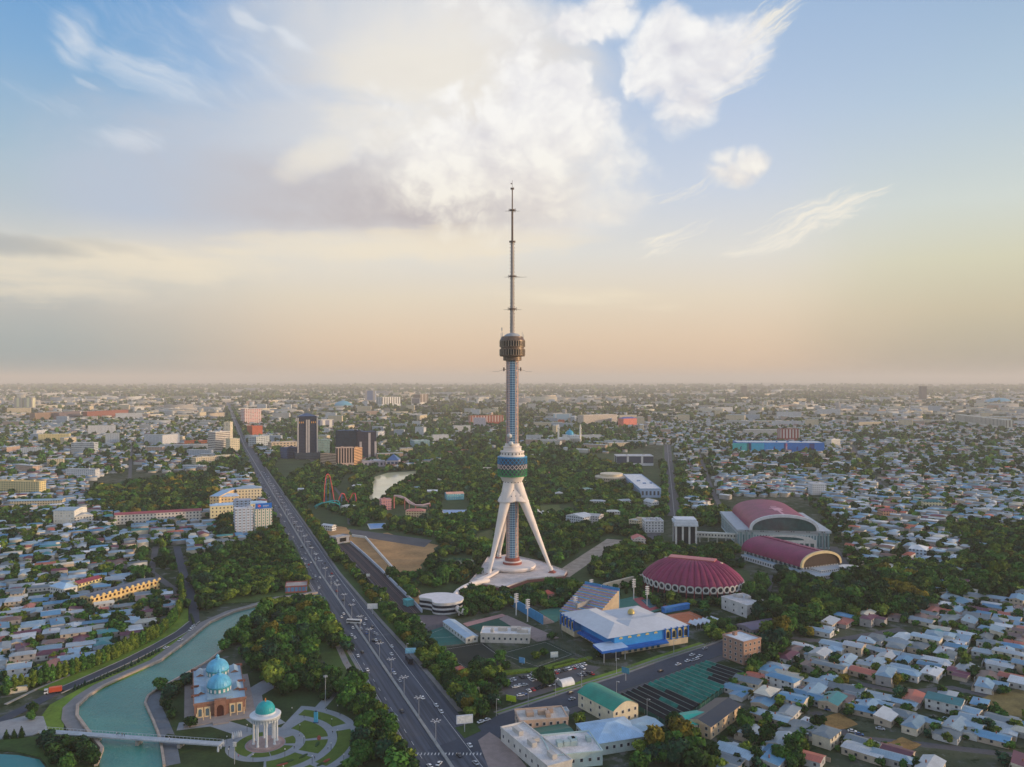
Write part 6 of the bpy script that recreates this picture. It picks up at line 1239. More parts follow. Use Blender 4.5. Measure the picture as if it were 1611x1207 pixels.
o['kind'] = 'stuff'; o['label'] = 'mass of distant blocks fading into haze'
# ---------------------------------------------------------------- trees
def shades(*c): return np.array([lin(q) for q in c])
FAM = {'dark green': shades((44, 74, 38), (56, 88, 42), (34, 58, 34)), 'mid green': shades((64, 106, 46), (80, 122, 52), (48, 86, 42)), 'olive': shades((98, 122, 48), (116, 134, 52), (76, 100, 42)), 'golden': shades((136, 122, 44), (114, 106, 40), (96, 94, 36)), 'blue green': shades((44, 78, 60), (56, 94, 68), (34, 60, 50))}
FK = list(FAM)
def crown(kind, seed, nleaf, size, rad=1.0, ht=1.0):
    """leaf clusters scattered through a lumpy volume over a coarse inner mass; unit crown about 2 wide, base at 0"""
    r = np.random.default_rng(seed)
    if kind == 'broad':
        nb = 9; cen = np.stack([r.uniform(-.55, .55, nb), r.uniform(-.55, .55, nb), r.uniform(.42, 1.3, nb)], 1); cr = r.uniform(.36, .58, nb); cen[0] = (0, 0, .85); cr[0] = .72
    elif kind == 'poplar':
        nb = 7; z = np.linspace(.3, 2.6, nb); cen = np.stack([r.uniform(-.12, .12, nb), r.uniform(-.12, .12, nb), z], 1); cr = .52*np.sin(np.linspace(.75, 2.85, nb))+.12
    else:
        nb = 7; z = np.linspace(.2, 2.2, nb); cen = np.stack([np.zeros(nb), np.zeros(nb), z], 1); cr = np.linspace(.75, .12, nb)
    w = cr**2; w /= w.sum(); bi = r.choice(nb, nleaf, p=w); d = r.normal(size=(nleaf, 3)); d /= np.linalg.norm(d, axis=1)[:, None]; d[:, 2] = np.where(r.random(nleaf) < .75, np.abs(d[:, 2]), d[:, 2])
    p = cen[bi]+d*cr[bi][:, None]*r.uniform(.86, 1.12, nleaf)[:, None]
    nrm = d+r.normal(0, .55, (nleaf, 3)); nrm /= np.linalg.norm(nrm, axis=1)[:, None]; t = np.cross(nrm, r.normal(size=(nleaf, 3))); t /= np.linalg.norm(t, axis=1)[:, None]; b = np.cross(nrm, t); s = (size*r.uniform(.6, 1.3, nleaf))[:, None]
    V = np.stack([p-t*s-b*s*.7, p+t*s-b*s*.8, p+t*s*.8+b*s, p-t*s*.9+b*s*.7], 1).reshape(-1, 3); Q = np.arange(nleaf*4).reshape(-1, 4); tone = r.integers(0, 3, nb)[bi]; tone = np.where(r.random(nleaf) < .35, r.integers(0, 3, nleaf), tone)
    # inner mass: a coarse ball in every lobe
    IV, IQ = [], []; m_ = 6
    for c_, q_ in zip(cen, cr):
        k0 = nleaf*4+len(IV)
        for j in range(4):
            ph = -math.pi/2+math.pi*(j+.35)/4.0
            for i in range(m_): a = 2*math.pi*i/m_; IV.append((c_[0]+q_*.84*math.cos(ph)*math.cos(a), c_[1]+q_*.84*math.cos(ph)*math.sin(a), c_[2]+q_*.84*math.sin(ph)))
        for j in range(3):
            for i in range(m_): IQ.append((k0+j*m_+i, k0+j*m_+(i+1) % m_, k0+(j+1)*m_+(i+1) % m_, k0+(j+1)*m_+i))
    V = np.concatenate([V, np.array(IV)]); Q = np.concatenate([Q, np.array(IQ)]); tone = np.concatenate([tone, r.integers(0, 3, len(IQ))]); jit = r.uniform(.72, 1.25, len(Q))
    return V, Q, tone, jit
FAM = {k: v*.86 for k, v in FAM.items()}
LEAF = attr_mat('foliage', .85, .12, var=.22, scale=.12, rand=.14); BARK = mat((92, 78, 64), .9, var=.2, scale=1, name='bark')
def crown_obj(kind, fam, seed, n_, size):
    V, Q, tone, jit = crown(kind, seed, n_, size); o = fast_mesh('crown', V, Q, np.zeros((0, 3), int), FAM[fam][tone]*jit[:, None], LEAF); d = o.data; bpy.data.objects.remove(o); return d
def trunk_mesh(h, r0, limbs=5, seed=0):
    r = random.Random(seed); b = MB(); b.tube((0, 0, 0), (.05, 0, h), r0, r0*.55, 7)
    for k in range(limbs):
        a = 2*math.pi*k/limbs+r.random(); b.tube((0, 0, h*(.7+.2*r.random())), (.42*math.cos(a), .42*math.sin(a), h+.35), r0*.45, r0*.18, 5)
    o = b.build('trunk', BARK); d = o.data; bpy.data.objects.remove(o); return d
TRD = {('broad', f, v): crown_obj('broad', f, 17*v+3+len(f), 430, .125) for f in FK for v in range(3)}; TRD.update({('poplar', f, v): crown_obj('poplar', f, 9*v+40, 300, .11) for f in ('mid green', 'olive') for v in range(2)}); TRD.update({('conifer', f, v): crown_obj('conifer', f, 5*v+70, 260, .10) for f in ('blue green', 'dark green') for v in range(2)})
TRK = {'broad': trunk_mesh(.42, .07, 5, 1), 'poplar': trunk_mesh(.35, .06, 3, 2), 'conifer': trunk_mesh(.25, .06, 0, 3)}
# each entry: x, y, kind, family, radius, spot phrase
T_ = []; tr = random.Random(99)
def pick(wts): return tr.choices(FK, wts)[0]
MIX = (30, 36, 20, 2, 12); DRK = (42, 28, 12, 2, 16); WARM = (22, 34, 30, 6, 8)
def scatter(poly, spacing, phrase, mix=MIX, r=(3.6, 6.0), pad=1.5, ymax=1e9, skip=None, jit=.42, chk=True, force=False):
    poly = [G(*p) for p in poly] if not force else poly; xs = [p[0] for p in poly]; ys = [p[1] for p in poly]; y = min(ys); row = 0
    while y < max(ys):
        sp_ = spacing*(1 if y < 1100 else min(2.0, y/1100)); x = min(xs)+(row % 2)*sp_/2
        while x < max(xs):
            X, Y = x+tr.uniform(-jit, jit)*sp_, y+tr.uniform(-jit, jit)*sp_
            if inpoly(X, Y, poly) and Y > 366 and abs(X) < .66*Y+15 and not (skip and skip(X, Y)): T_.append([X, Y, 'broad', pick(mix), tr.uniform(*r)*(1 if y < 1100 else min(1.7, sp_/spacing*.95))*(1.22 if tr.random() < .12 else 1), phrase])
            x += sp_
        y += sp_*.9; row += 1
scatter([(405, 953), (495, 945), (530, 980), (548, 1030), (500, 1010), (490, 1045), (505, 1060), (500, 1085), (420, 1100), (410, 1060), (380, 1045), (385, 1010), (345, 1030)], 7.2, 'in the dense grove behind the rotunda')
scatter([(525, 1080), (560, 1080), (585, 1120), (590, 1135), (560, 1130), (530, 1112)], 6.6, 'in the grove right of the garden mast'); scatter([(505, 1112), (530, 1090), (515, 1065), (505, 1085)], 6.5, 'in the grove right of the garden mast')
scatter([(575, 1150), (605, 1150), (632, 1225), (540, 1225), (560, 1185)], 6.8, 'in the grove at the lower end of the long path', (40, 30, 16, 0, 14))
scatter([(250, 1085), (275, 1080), (285, 1072), (300, 1060), (300, 1100), (300, 1135), (345, 1140), (345, 1160), (290, 1158), (262, 1130)], 7.5, 'in the garden beside the domed museum', DRK, (2.8, 4.4))
scatter([(360, 1135), (405, 1125), (410, 1150), (375, 1160)], 7, 'in the garden in front of the domed museum', DRK, (2.6, 4.0))
scatter([(60, 1165), (150, 1176), (152, 1225), (98, 1225), (80, 1195)], 7, 'on the island by the footbridge', (60, 10, 2, 0, 28), (3, 4.6))
scatter([(60, 1140), (75, 1105), (55, 1100), (20, 1120)], 9, 'between the canal road and the pale forecourt', MIX, (2.6, 3.8))
scatter([(300, 888), (345, 868), (400, 852), (455, 846), (478, 880), (480, 915), (455, 925), (430, 935), (380, 940), (318, 965), (305, 930)], 7.0, 'in the big grove left of the avenue', (30, 44, 20, 2, 4), (3.4, 5.6), skip=lambda X, Y: inpoly(*P(X, Y), [(440, 915), (490, 915), (490, 945), (440, 945)]) )
scatter([(205, 985), (255, 960), (262, 930), (240, 945), (215, 960)], 7, 'below the yellow terrace', DRK, (3.6, 5.4)); scatter([(95, 950), (140, 960), (200, 970), (215, 985), (190, 1000), (120, 975)], 8.5, 'below the yellow terrace', DRK)
scatter([(278, 890), (298, 885), (306, 950), (295, 960), (280, 940)], 7, 'beside the lane left of the grove', WARM, (3, 4.2))
def side_row(off, y0, y1, step, phrase, mix, r=(3.2, 5.2), line=avx):
    y = y0
    while y < y1: T_.append([line(y)+off+tr.uniform(-1.6, 1.6), y+tr.uniform(-2, 2), 'broad', pick(mix), tr.uniform(*r), phrase]); y += step*(1 if y < 900 else 1.6)
for off, a, b_ in ((-21, 372, 480), (-27, 372, 470), (-20, 560, 1900), (-26, 560, 760), (-33, 600, 700)): side_row(off, a, b_, 7.5, 'between the long path and the avenue', WARM)
for off, a, b_ in ((29, 432, 1000), (36, 438, 700), (42, 470, 640), (23, 800, 2200), (30, 850, 2000)): side_row(off, a, b_, 7.5, 'along the right side of the avenue', WARM)
side_row(-19, 1900, 5000, 16, 'along the far avenue', DRK, (6, 9)); side_row(19, 2200, 5000, 16, 'along the far avenue', DRK, (6, 9))
# park right of the avenue
def nopark(X, Y):
    p, q = P(X, Y)
    for z in ([(505, 828), (548, 826), (690, 848), (690, 862), (668, 905), (600, 905), (640, 960), (600, 965), (520, 858)], [(580, 792), (588, 745), (655, 740), (655, 752), (625, 764), (598, 794)], [(740, 925), (765, 880), (800, 872), (895, 902), (885, 915), (800, 935)], [(836, 915), (960, 840), (995, 848), (925, 900), (892, 916)], [(690, 878), (750, 874), (748, 890), (694, 892)],
              [(843, 794), (905, 792), (905, 806), (850, 812)], [(748, 838), (780, 830), (778, 852), (746, 862)], [(655, 925), (728, 925), (728, 968), (655, 970)], [(1005, 730), (1040, 730), (1044, 802), (1005, 802)], [(505, 795), (545, 745), (560, 745), (540, 800)], [(604, 795), (680, 795), (680, 818), (604, 818)], [(690, 780), (740, 780), (742, 812), (690, 815)], [(575, 820), (610, 820), (610, 833), (575, 835)]):
        if inpoly(p, q, z): return True
    return False
scatter([(478, 738), (510, 728), (600, 742), (640, 738), (790, 712), (870, 710), (965, 735), (1000, 738), (1045, 730), (1050, 810), (1010, 850), (1000, 880), (930, 905), (890, 900), (830, 870), (700, 930), (660, 935), (640, 950), (560, 880), (550, 815), (475, 790), (450, 760)], 9.2, 'in the amusement park woods', (28, 38, 24, 2, 8), (3.4, 6.2), skip=nopark)
scatter([(735, 930), (800, 935), (880, 918), (960, 930), (940, 950), (860, 958), (810, 955), (770, 965), (728, 972), (720, 945)], 7.2, 'in the trees below the tower', MIX, (3.4, 5.0), skip=nopark)
scatter([(930, 905), (1000, 885), (1020, 905), (1010, 925), (960, 928)], 8, 'between the tower and the oval arena', MIX, (3.4, 5.2)); scatter([(1000, 850), (1060, 865), (1160, 860), (1170, 900), (1120, 880), (1050, 878), (1000, 890)], 8, 'behind the oval arena', MIX, (3.4, 5.2))
scatter([(1025, 940), (1090, 942), (1175, 940), (1180, 965), (1135, 955), (1120, 990), (1100, 965), (1040, 960), (1000, 935)], 7.4, 'below the oval arena', MIX, (2.8, 4.6))
scatter([(1120, 985), (1190, 975), (1180, 1000), (1140, 1000), (1120, 1020), (1108, 1010)], 8, 'beside the brick block', MIX, (3.4, 5)); scatter([(1175, 935), (1230, 905), (1290, 925), (1330, 905), (1470, 912), (1480, 950), (1420, 975), (1300, 972), (1260, 1005), (1200, 1055), (1175, 1075), (1172, 1040), (1195, 1000), (1190, 970)], 8.2, 'in the tree belt right of the brick block', (32, 32, 20, 4, 12), (3.8, 7.2), skip=lambda X, Y: inpoly(*P(X, Y), [(1200, 905), (1220, 900), (1230, 960), (1210, 960)]))
scatter([(1335, 868), (1360, 885), (1500, 895), (1570, 850), (1700, 840), (1700, 930), (1560, 945), (1480, 940), (1350, 905)], 10, 'in the tree belt at the right edge', MIX, (4.2, 6.8))
scatter([(1012, 1190), (1045, 1165), (1060, 1145), (1092, 1170), (1100, 1225), (1000, 1225)], 8.5, 'in the big clump before the teal workshop', (44, 22, 20, 10, 4), (4.6, 7.0)); scatter([(1130, 1160), (1180, 1120), (1250, 1150), (1260, 1225), (1100, 1225)], 9, 'on the waste ground right of the dark roofed warehouse', WARM, (2.6, 4.6))
scatter([(700, 1075), (735, 1070), (790, 1105), (768, 1130), (725, 1120)], 7, 'in the corner garden by the junction', MIX, (3.2, 5)); scatter([(742, 1045), (800, 1052), (800, 1085), (770, 1095), (745, 1080)], 7.5, 'left of the car park', DRK, (3.2, 5))
scatter([(905, 1142), (925, 1130), (935, 1160), (960, 1165), (1000, 1150), (1020, 1160), (1000, 1172), (930, 1172)], 8, 'behind the green roofed hall', MIX, (3, 4.4))
for p, q, r_, f in ((860, 1078, 6, 'dark green'), (846, 1072, 4.5, 'mid green'), (767, 1155, 4, 'mid green'), (790, 1160, 3.4, 'dark green'), (815, 1138, 3.2, 'olive'), (836, 1133, 3.4, 'olive'), (858, 1128, 3.4, 'mid green'), (786, 1042, 4.6, 'mid green'), (1015, 1058, 3, 'golden'), (1042, 1049, 2.6, 'dark green'), (844, 1036, 3.6, 'olive'), (855, 1032, 3.2, 'mid green'), (868, 1005, 4, 'dark green'), (942, 1032, 3.6, 'dark green')):
    T_.append([*G(p, q), 'broad', f, r_, 'beside the street and the car park'])
scatter([(185, 770), (330, 745), (345, 765), (330, 808), (190, 812), (140, 800), (150, 770)], 10, 'behind the long school', (34, 26, 18, 14, 8), (4.6, 7.2)); scatter([(-40, 800), (80, 805), (85, 830), (-40, 835)], 10, 'below the grey roofed barrack', DRK)
scatter([(1170, 835), (1140, 830), (1070, 830), (1066, 812), (1140, 800)], 10, 'left of the great arena', MIX); scatter([(1262, 783), (1330, 793), (1340, 852), (1318, 858), (1285, 810)], 13, 'right of the great arena', MIX, (2.6, 4.6)); scatter([(1065, 730), (1075, 730), (1090, 812), (1068, 815)], 10, 'along the straight road', MIX); scatter([(1043, 735), (1047, 735), (1050, 812), (1042, 812)], 9, 'along the straight road', MIX)
scatter([(420, 850), (455, 830), (440, 800), (428, 800), (430, 835), (395, 848)], 8, 'beside the high rises', DRK, (4, 6)); scatter([(340, 850), (368, 846), (366, 820), (345, 822)], 8, 'beside the high rises', DRK, (5, 7))
# yard trees between houses: near ones one by one
k = 0
for i in range(len(HX)):
    x, y = float(HX[i]), float(HY[i]); n_ = 7 if y < 700 else 2 if y < 1000 else 1
    for q in range(n_):
        if tr.random() < (.5 if y < 700 else .42 if y < 1500 else .62):
            a = tr.uniform(0, 6.28); dd = tr.uniform(6.2, 10.5); X, Y = x+dd*math.cos(a), y+dd*math.sin(a); T_.append([X, Y, 'broad', pick(MIX), tr.uniform(1.5, 4.0)*(1 if y < 1500 else 1.35), 'in the yards '+district(x, y) if y < 900 else 'far yards'])
# green patches in the house districts (where lots were left out) and the far city
tx_ = rng.uniform(-1, 1, 26000)*.66; ty_ = 700*(3600/700)**rng.random(26000); XX = tx_*ty_; g_ = np.sin(XX*.011+1.3)*np.sin(ty_*.008+.5)+np.sin(XX*.0043+ty_*.006)*.6
ok = ((g_ > 1.1) | (rng.random(26000) < np.where((ty_ > 1750) & (XX > (430-CX)/F*ty_) & (XX < (1000-CX)/F*ty_), .75, .27))) & ~near_poly(XX, ty_, NOH) & ~blocked(XX, ty_, 3)
for X, Y in zip(XX[ok], ty_[ok]): T_.append([float(X), float(Y), 'broad', pick(MIX), tr.uniform(3.6, 6.2)*(1 if Y < 1500 else 1.4), 'far yards'])
# poplar row and small conifers
prow = px((12, 1094), (60, 1078), (110, 1064), (183, 1036), (249, 1003), (276, 978), (287, 955), (284, 920)); LN = [0]
for a, b in zip(prow[:-1], prow[1:]): LN.append(LN[-1]+math.dist(a, b))
s = 0
while s < LN[-1]:
    k = max(i for i in range(len(LN)-1) if LN[i] <= s); f = (s-LN[k])/(LN[k+1]-LN[k]); x = prow[k][0]+(prow[k+1][0]-prow[k][0])*f; y = prow[k][1]+(prow[k+1][1]-prow[k][1])*f
    T_.append([x, y+tr.uniform(-.5, .5), 'poplar', 'olive' if tr.random() < .55 else 'mid green', tr.uniform(3.1, 4.0), 'in the poplar row beside the canal road']); s += 3.7
for p, q, n_ in ((92, 1100, 0),):
    for k in range(26): f = k/25; cp = px((118, 1085), (160, 1070), (205, 1050), (250, 1026)); i = min(2, int(f*3)); ff = f*3-i; x = cp[i][0]+(cp[i+1][0]-cp[i][0])*ff; y = cp[i][1]+(cp[i+1][1]-cp[i][1])*ff; T_.append([x, y, 'conifer', 'blue green', tr.uniform(.9, 1.5), 'along the grass bank by the canal road'])
for p, q in ((10, 1163), (22, 1162), (34, 1161), (75, 1190), (962, 940), (974, 936), (985, 934), (996, 931), (1007, 929), (1018, 927)): T_.append([*G(p, q), 'conifer', 'dark green', 2.2, 'in a short row beside the pale wall or forecourt'])
KEEPT = [(x, y, max(0, q-(8 if q > 30 else 2))) for x, y, q in KEEP if (x, y) != (RX, RY)] + [(RX, RY, 47)]
def tree_ok(t):
    X, Y, r_ = t[0], t[1], t[4]
    if t[5] in ('far yards',) or 'yards' in t[5]:
        pass
    for x, y, q in KEEPT:
        if abs(X-x) < q and abs(Y-y) < q and math.hypot(X-x, Y-y) < q-2: return False
    return True
TA = np.array([[t[0], t[1]] for t in T_]); bad = np.zeros(len(T_), bool); X, Y = TA[:, 0], TA[:, 1]
for x, y, q in KEEPT: bad |= np.hypot(X-x, Y-y) < q-1
for x, y, ux, uy, w, d, fr in FOOT: a = (X-x)*ux+(Y-y)*uy; b = -(X-x)*uy+(Y-y)*ux; bad |= (a > -3) & (a < w+3) & (b > -fr) & (b < d+2)
for pts, w in ROADS[:3]: bad |= polydist_np(X, Y, pts) < (16 if w == 17 else w-2)
bad |= polydist_np(X, Y, CR) < 4.5; bad |= inpoly_np(X, Y, WATER[0]); bad |= inpoly_np(X, Y, NG_net); bad |= polydist_np(X, Y, rl_) < 11; bad |= Y < 372
# keep yard trees off the roofs of the individually built houses
hx, hy = HX[:NH], HY[:NH]
for i in range(len(hx)): bad |= np.hypot(X-hx[i], Y-hy[i]) < 4.3
T_ = [t for t, q in zip(T_, bad) if not q]; T_.sort(key=lambda t: -t[4]/math.hypot(t[0], t[1])); print('trees', len(T_))
vis = lambda t: abs(t[0])*F/t[1] < 815 and t[1] > 377
cnts = {'broad': 0, 'poplar': 0, 'conifer': 0}; LIM = {'broad': 300, 'poplar': 110, 'conifer': 40}; rest = []
NM = {'broad': 'tree', 'poplar': 'poplar_tree', 'conifer': 'conifer_tree'}; AD = {'broad': 'round', 'poplar': 'slender', 'conifer': 'pointed'}; protos = {}
for t in T_:
    X, Y, kd, fm, r_, ph = t
    if cnts[kd] >= LIM[kd] or not vis(t): rest.append(t); continue
    cnts[kd] += 1; v = tr.randrange(3 if kd == 'broad' else 2); key = (kd, fm, v)
    rz_ = tr.uniform(0, 6.28); zs = r_*tr.uniform(.75, 1.15)
    if key not in protos:
        o = thing(NM[kd], None, 'tree'); c = bpy.data.objects.new('crown', TRD[key]); C.objects.link(c); c.parent = o; c.location = (0, 0, .12); k_ = bpy.data.objects.new('trunk', TRK[kd]); C.objects.link(k_); k_.parent = o; protos[key] = freeze(o)
    else: o = copy_tree(protos[key])
    o.location = (X, Y, 0); o.rotation_euler = (0, 0, rz_); o.scale = (r_, r_, zs)
    size = 'big ' if r_ > 5.2 and kd == 'broad' else 'small ' if r_ < 3.2 and kd == 'broad' else ''
    lb = size+fm+' '+AD[kd]+(' poplar ' if kd == 'poplar' else ' conifer ' if kd == 'conifer' else ' tree ')+ph; o['label'] = lb; o['group'] = lb.replace(' tree ', ' trees ').replace(' poplar ', ' poplars ').replace(' conifer ', ' conifers ')
# the rest in one mesh, coarser with distance
def tree_mass(name, lst, nleaf, size, label, kinds=('broad',)):
    Vs, Qs, Cs = [], [], []; k0 = 0
    tpl = [crown(kd, 200+v, nleaf, size) for kd in kinds for v in range(4)]
    for ti in range(4):
        for f in FK:
            sub = [t for i, t in enumerate(lst) if i % 4 == ti and t[3] == f]
            if not sub: continue
            V, Q, tone, jit = tpl[ti]; n = len(sub); a = rng.uniform(0, 6.28, n)[:, None]; r_ = np.array([t[4] for t in sub])[:, None]; x = np.array([t[0] for t in sub])[:, None]; y = np.array([t[1] for t in sub])[:, None]; zs = r_*rng.uniform(.65, 1.1, (n, 1))
            VV = np.stack([x+(V[:, 0]*np.cos(a)-V[:, 1]*np.sin(a))*r_, y+(V[:, 0]*np.sin(a)+V[:, 1]*np.cos(a))*r_, V[:, 2]*zs], -1).reshape(-1, 3)
            QQ = (Q[None]+(np.arange(n)*len(V))[:, None, None]).reshape(-1, 4)+k0; k0 += len(VV); cc = (FAM[f][tone]*jit[:, None])[None]*rng.uniform(.75, 1.25, (n, 1, 1)); Vs.append(VV); Qs.append(QQ); Cs.append(cc.reshape(-1, 3))
    if not Vs: return
    o = fast_mesh(name, np.concatenate(Vs), np.concatenate(Qs), np.zeros((0, 3), int), np.concatenate(Cs), LEAF); o['kind'] = 'stuff'; o['label'] = label; print(name, len(lst), sum(map(len, Qs)))
rest.sort(key=lambda t: t[1]); n1_ = [t for t in rest if t[1] < 620]; n2_ = [t for t in rest if 620 <= t[1] < 1000]; n3 = [t for t in rest if 1000 <= t[1] < 1700]; n4 = [t for t in rest if t[1] >= 1700]
tree_mass('woods', n1_, 260, .15, 'remaining near trees of the groves and yards'); tree_mass('woods', n2_, 110, .22, 'woods round the tower, the arenas and the grove left of the avenue')
tree_mass('woods', n3, 44, .34, 'woods of the amusement park and the yards beyond'); tree_mass('woods', n4, 14, .55, 'far trees between the houses')
n = 16000; ty_ = 3400*(20000/3400)**rng.random(n); tx_ = rng.uniform(-.66, .66, n)*ty_; cl = np.sin(tx_*.0016+1)*np.sin(ty_*.0013+2)+rng.normal(0, .45, n); k = (cl > -.2) & (polydist_np(tx_, ty_, AVF) > 22)
tree_mass('far_woods', [[float(a), float(b), 'broad', 'dark green' if q < .45 else 'olive' if q < .8 else 'golden' if q < .9 else 'blue green', 8.5*max(1, b/4200), ''] for a, b, q in zip(tx_[k], ty_[k], rng.random(k.sum()))], 6, .8, 'distant tree masses fading into haze')
# undergrowth: low shrubs over waste ground and verges
# ---------------------------------------------------------------- cars
CARC = {'white': (222, 224, 226), 'silver': (168, 174, 182), 'dark grey': (60, 64, 72), 'black': (28, 30, 34), 'red': (170, 40, 44), 'blue': (44, 84, 140)}
TYRE = mat((26, 26, 28), .8, name='tyre_rubber'); CGL = mat((30, 38, 48), .12, spec=.7, name='car_glass')
_w = MB(); _w.tube((0, -.11, 0), (0, .11, 0), .33, n=12); _w = _w.build('wheel', TYRE); WD = _w.data; bpy.data.objects.remove(_w)
def car_proto(col):
    t = thing('car', None, 'car', (0, 0, -50)); m_ = mat(CARC[col], .25, spec=.6, var=.02, name='car_paint')
    prof = [(-2.2, .35), (-2.25, .75), (-1.9, .92), (-1.45, .95), (1.05, .93), (1.95, .80), (2.2, .62), (2.2, .35)]
    b = MB(); rows = []
    for y, k in ((-.86, .93), (-.82, 1), (.82, 1), (.86, .93)): rows.append([(x*k, y, .35+(z-.35)*k) for x, z in prof])
    b.grid(rows); b.poly(rows[0]); b.poly(rows[-1][::-1]); b.poly([(-1.15, -.6, 1.44), (.35, -.6, 1.44), (.35, .6, 1.44), (-1.15, .6, 1.44)]); b.build('body', m_, t)
    b = MB(); lo = [(-1.75, -.76, .93), (1.05, -.76, .92), (1.05, .76, .92), (-1.75, .76, .93)]; hi = [(-1.15, -.6, 1.43), (.35, -.6, 1.43), (.35, .6, 1.43), (-1.15, .6, 1.43)]; b.grid([lo, hi], closed=True); b.build('window_band', CGL, t)
    for x in (-1.35, 1.35):
        for y in (-.78, .78): o = bpy.data.objects.new('wheel', WD); C.objects.link(o); o.parent = t; o.location = (x, y, .33)
    return freeze(t)
CP = {}; cr_ = random.Random(4); car_items = []; CW = (50, 16, 12, 12, 4, 6); CK = list(CARC)
def car(x, y, a, col=None, where='', grp='', z=.02):
    col = col or cr_.choices(CK, CW)[0]
    if col not in CP: CP[col] = o = car_proto(col)
    else: o = copy_tree(CP[col])
    o.location = (x, y, z); o.rotation_euler = (0, 0, a); o['group'] = grp; car_items.append((o, col+' car '+where, y))
ah_ = math.atan2(1, -.40)
for p, q, c_ in ((555, 989, 'white'), (553, 1000, 'white'), (573, 983, 'white'), (586, 987, 'dark grey'), (589, 997, 'silver'), (587, 1009, 'black'), (598, 1010, 'black'), (616, 1018, 'white'), (555, 1023, 'dark grey'), (570, 1027, 'black'), (563, 1033, 'white'), (578, 1055, 'white'), (665, 1099, 'white'), (686, 1111, 'white'), (694, 1121, 'white'), (556, 946, 'white'), (551, 953, 'dark grey'), (691, 1203, 'white'), (739, 1174, 'white'), (748, 1202, 'silver'), (722, 1190, 'dark grey'), (676, 1207, 'white'), (568, 990, 'silver')): car(*G(p, q), ah_+(R(8) if q > 1180 else 0)+(R(-50) if q == 1203 else 0), c_, 'on the near avenue', 'cars on the avenue')
for k in range(14): p = 836+k*6.4; car(*G(p, 1071-(p-836)*.30), R(118), None, 'on the car park beside the street', 'cars on the car park')
for k in range(8): p = 832+k*6.2; car(*G(p, 1088-(p-832)*.30), R(118), None, 'on the car park beside the street', 'cars on the car park')
for k in range(14): y = 420+330*cr_.random(); s_ = cr_.choice((-1, 1)); car(avx(y)+s_*cr_.choice((3.5, 6.8, 10.4)), y, ah_, None, 'on the near avenue', 'cars on the avenue')
for k in range(80):
    y = 700+900*cr_.random()**1.2; s_ = cr_.choice((-1, 1)); car(avx(y)+s_*cr_.choice((3.5, 6.8, 10.2)), y, ah_, None, 'on the avenue beyond the canal, '+('left' if s_ < 0 else 'right')+' carriageway', 'cars on the avenue')
for k in range(16): y = 1700+1400*cr_.random(); car(avx(y)+cr_.choice((-1, 1))*cr_.choice((4, 8)), y, ah_, 'white', 'on the far avenue', 'cars on the avenue')
for p, q, c_ in ((788, 1074, 'white'), (795, 1073, 'white'), (802, 1072, 'silver'), (808, 1070, 'white'), (820, 1067, 'black'), (825, 1066, 'dark grey'), (830, 1066, 'white'), (838, 1063, 'white'), (839, 1060, 'silver'), (852, 1061, 'dark grey'), (859, 1060, 'white'), (865, 1059, 'white'), (872, 1058, 'silver'), (879, 1057, 'white'), (888, 1055, 'black'), (895, 1053, 'white'), (902, 1052, 'red'), (917, 1052, 'white'), (811, 1082, 'white'), (818, 1080, 'white'), (825, 1079, 'silver'), (819, 1095, 'white'), (824, 1094, 'blue'), (913, 1063, 'silver'), (919, 1063, 'dark grey'), (926, 1060, 'black'), (931, 1061, 'red'), (865, 1070, 'white'), (874, 1070, 'white')): car(*G(p, q), R(118 if q < 1068 or p < 815 and q < 1076 else 20), c_, 'on the car park beside the street', 'cars on the car park')
for p, q, c_ in ((652, 983, 'white'), (658, 986, 'white'), (660, 980, 'silver'), (664, 983, 'white'), (655, 978, 'white'), (641, 972, 'black'), (636, 973, 'dark grey')): car(*G(p, q), R(30), c_, 'parked below the round office', 'cars parked below the round office')
sa = math.atan2(ST[-2][1]-ST[3][1], ST[-2][0]-ST[3][0])
for p, q, c_ in ((897, 1091, 'dark grey'), (900, 1101, 'silver'), (1089, 1031.5, 'white'), (1101, 1033.5, 'white'), (1082, 1041, 'white'), (1091, 1040, 'silver'), (1096, 1038, 'white'), (1067, 1046.5, 'white'), (1109, 1021.5, 'silver'), (1039, 1057, 'black'), (757, 1137, 'white'), (766, 1134, 'white')): car(*G(p, q), sa, c_, 'on the side street', 'cars on the side street')
for p, q, c_ in ((303, 989, 'white'), (301, 993, 'white'), (284, 1009, 'white'), (306, 986, 'silver'), (261, 1021, 'white'), (466, 937, 'white')): car(*G(p, q), R(75), c_, 'parked beside the canal', 'cars parked beside the canal', .45)
for p, q, c_ in ((1304, 1118, 'blue'), (1352, 1157, 'blue'), (1385, 1148, 'silver'), (1341, 1152, 'white'), (1560, 1072, 'white')): car(*G(p, q), R(-20), c_, 'in the lane between the lower right houses', 'cars in the lanes')
for k in range(14): y = 990+1500*cr_.random(); c0 = [p for p in RD]; t_ = (y-990)/1500; X = P(0, y)[0]; x = np.interp(y, [r_[1] for r_ in RD][::-1], [r_[0] for r_ in RD][::-1]); car(float(x)+cr_.choice((-5, 5, 3, -3)), y, R(84), None, 'on the straight road right of the tower', 'cars on the straight road')
ordinal_labels(car_items, 'nearest')
for o, _, _ in car_items: 
    l = o['label']
    if l.endswith(', first nearest'): o['label'] = l.replace(', first nearest', ', the nearest')
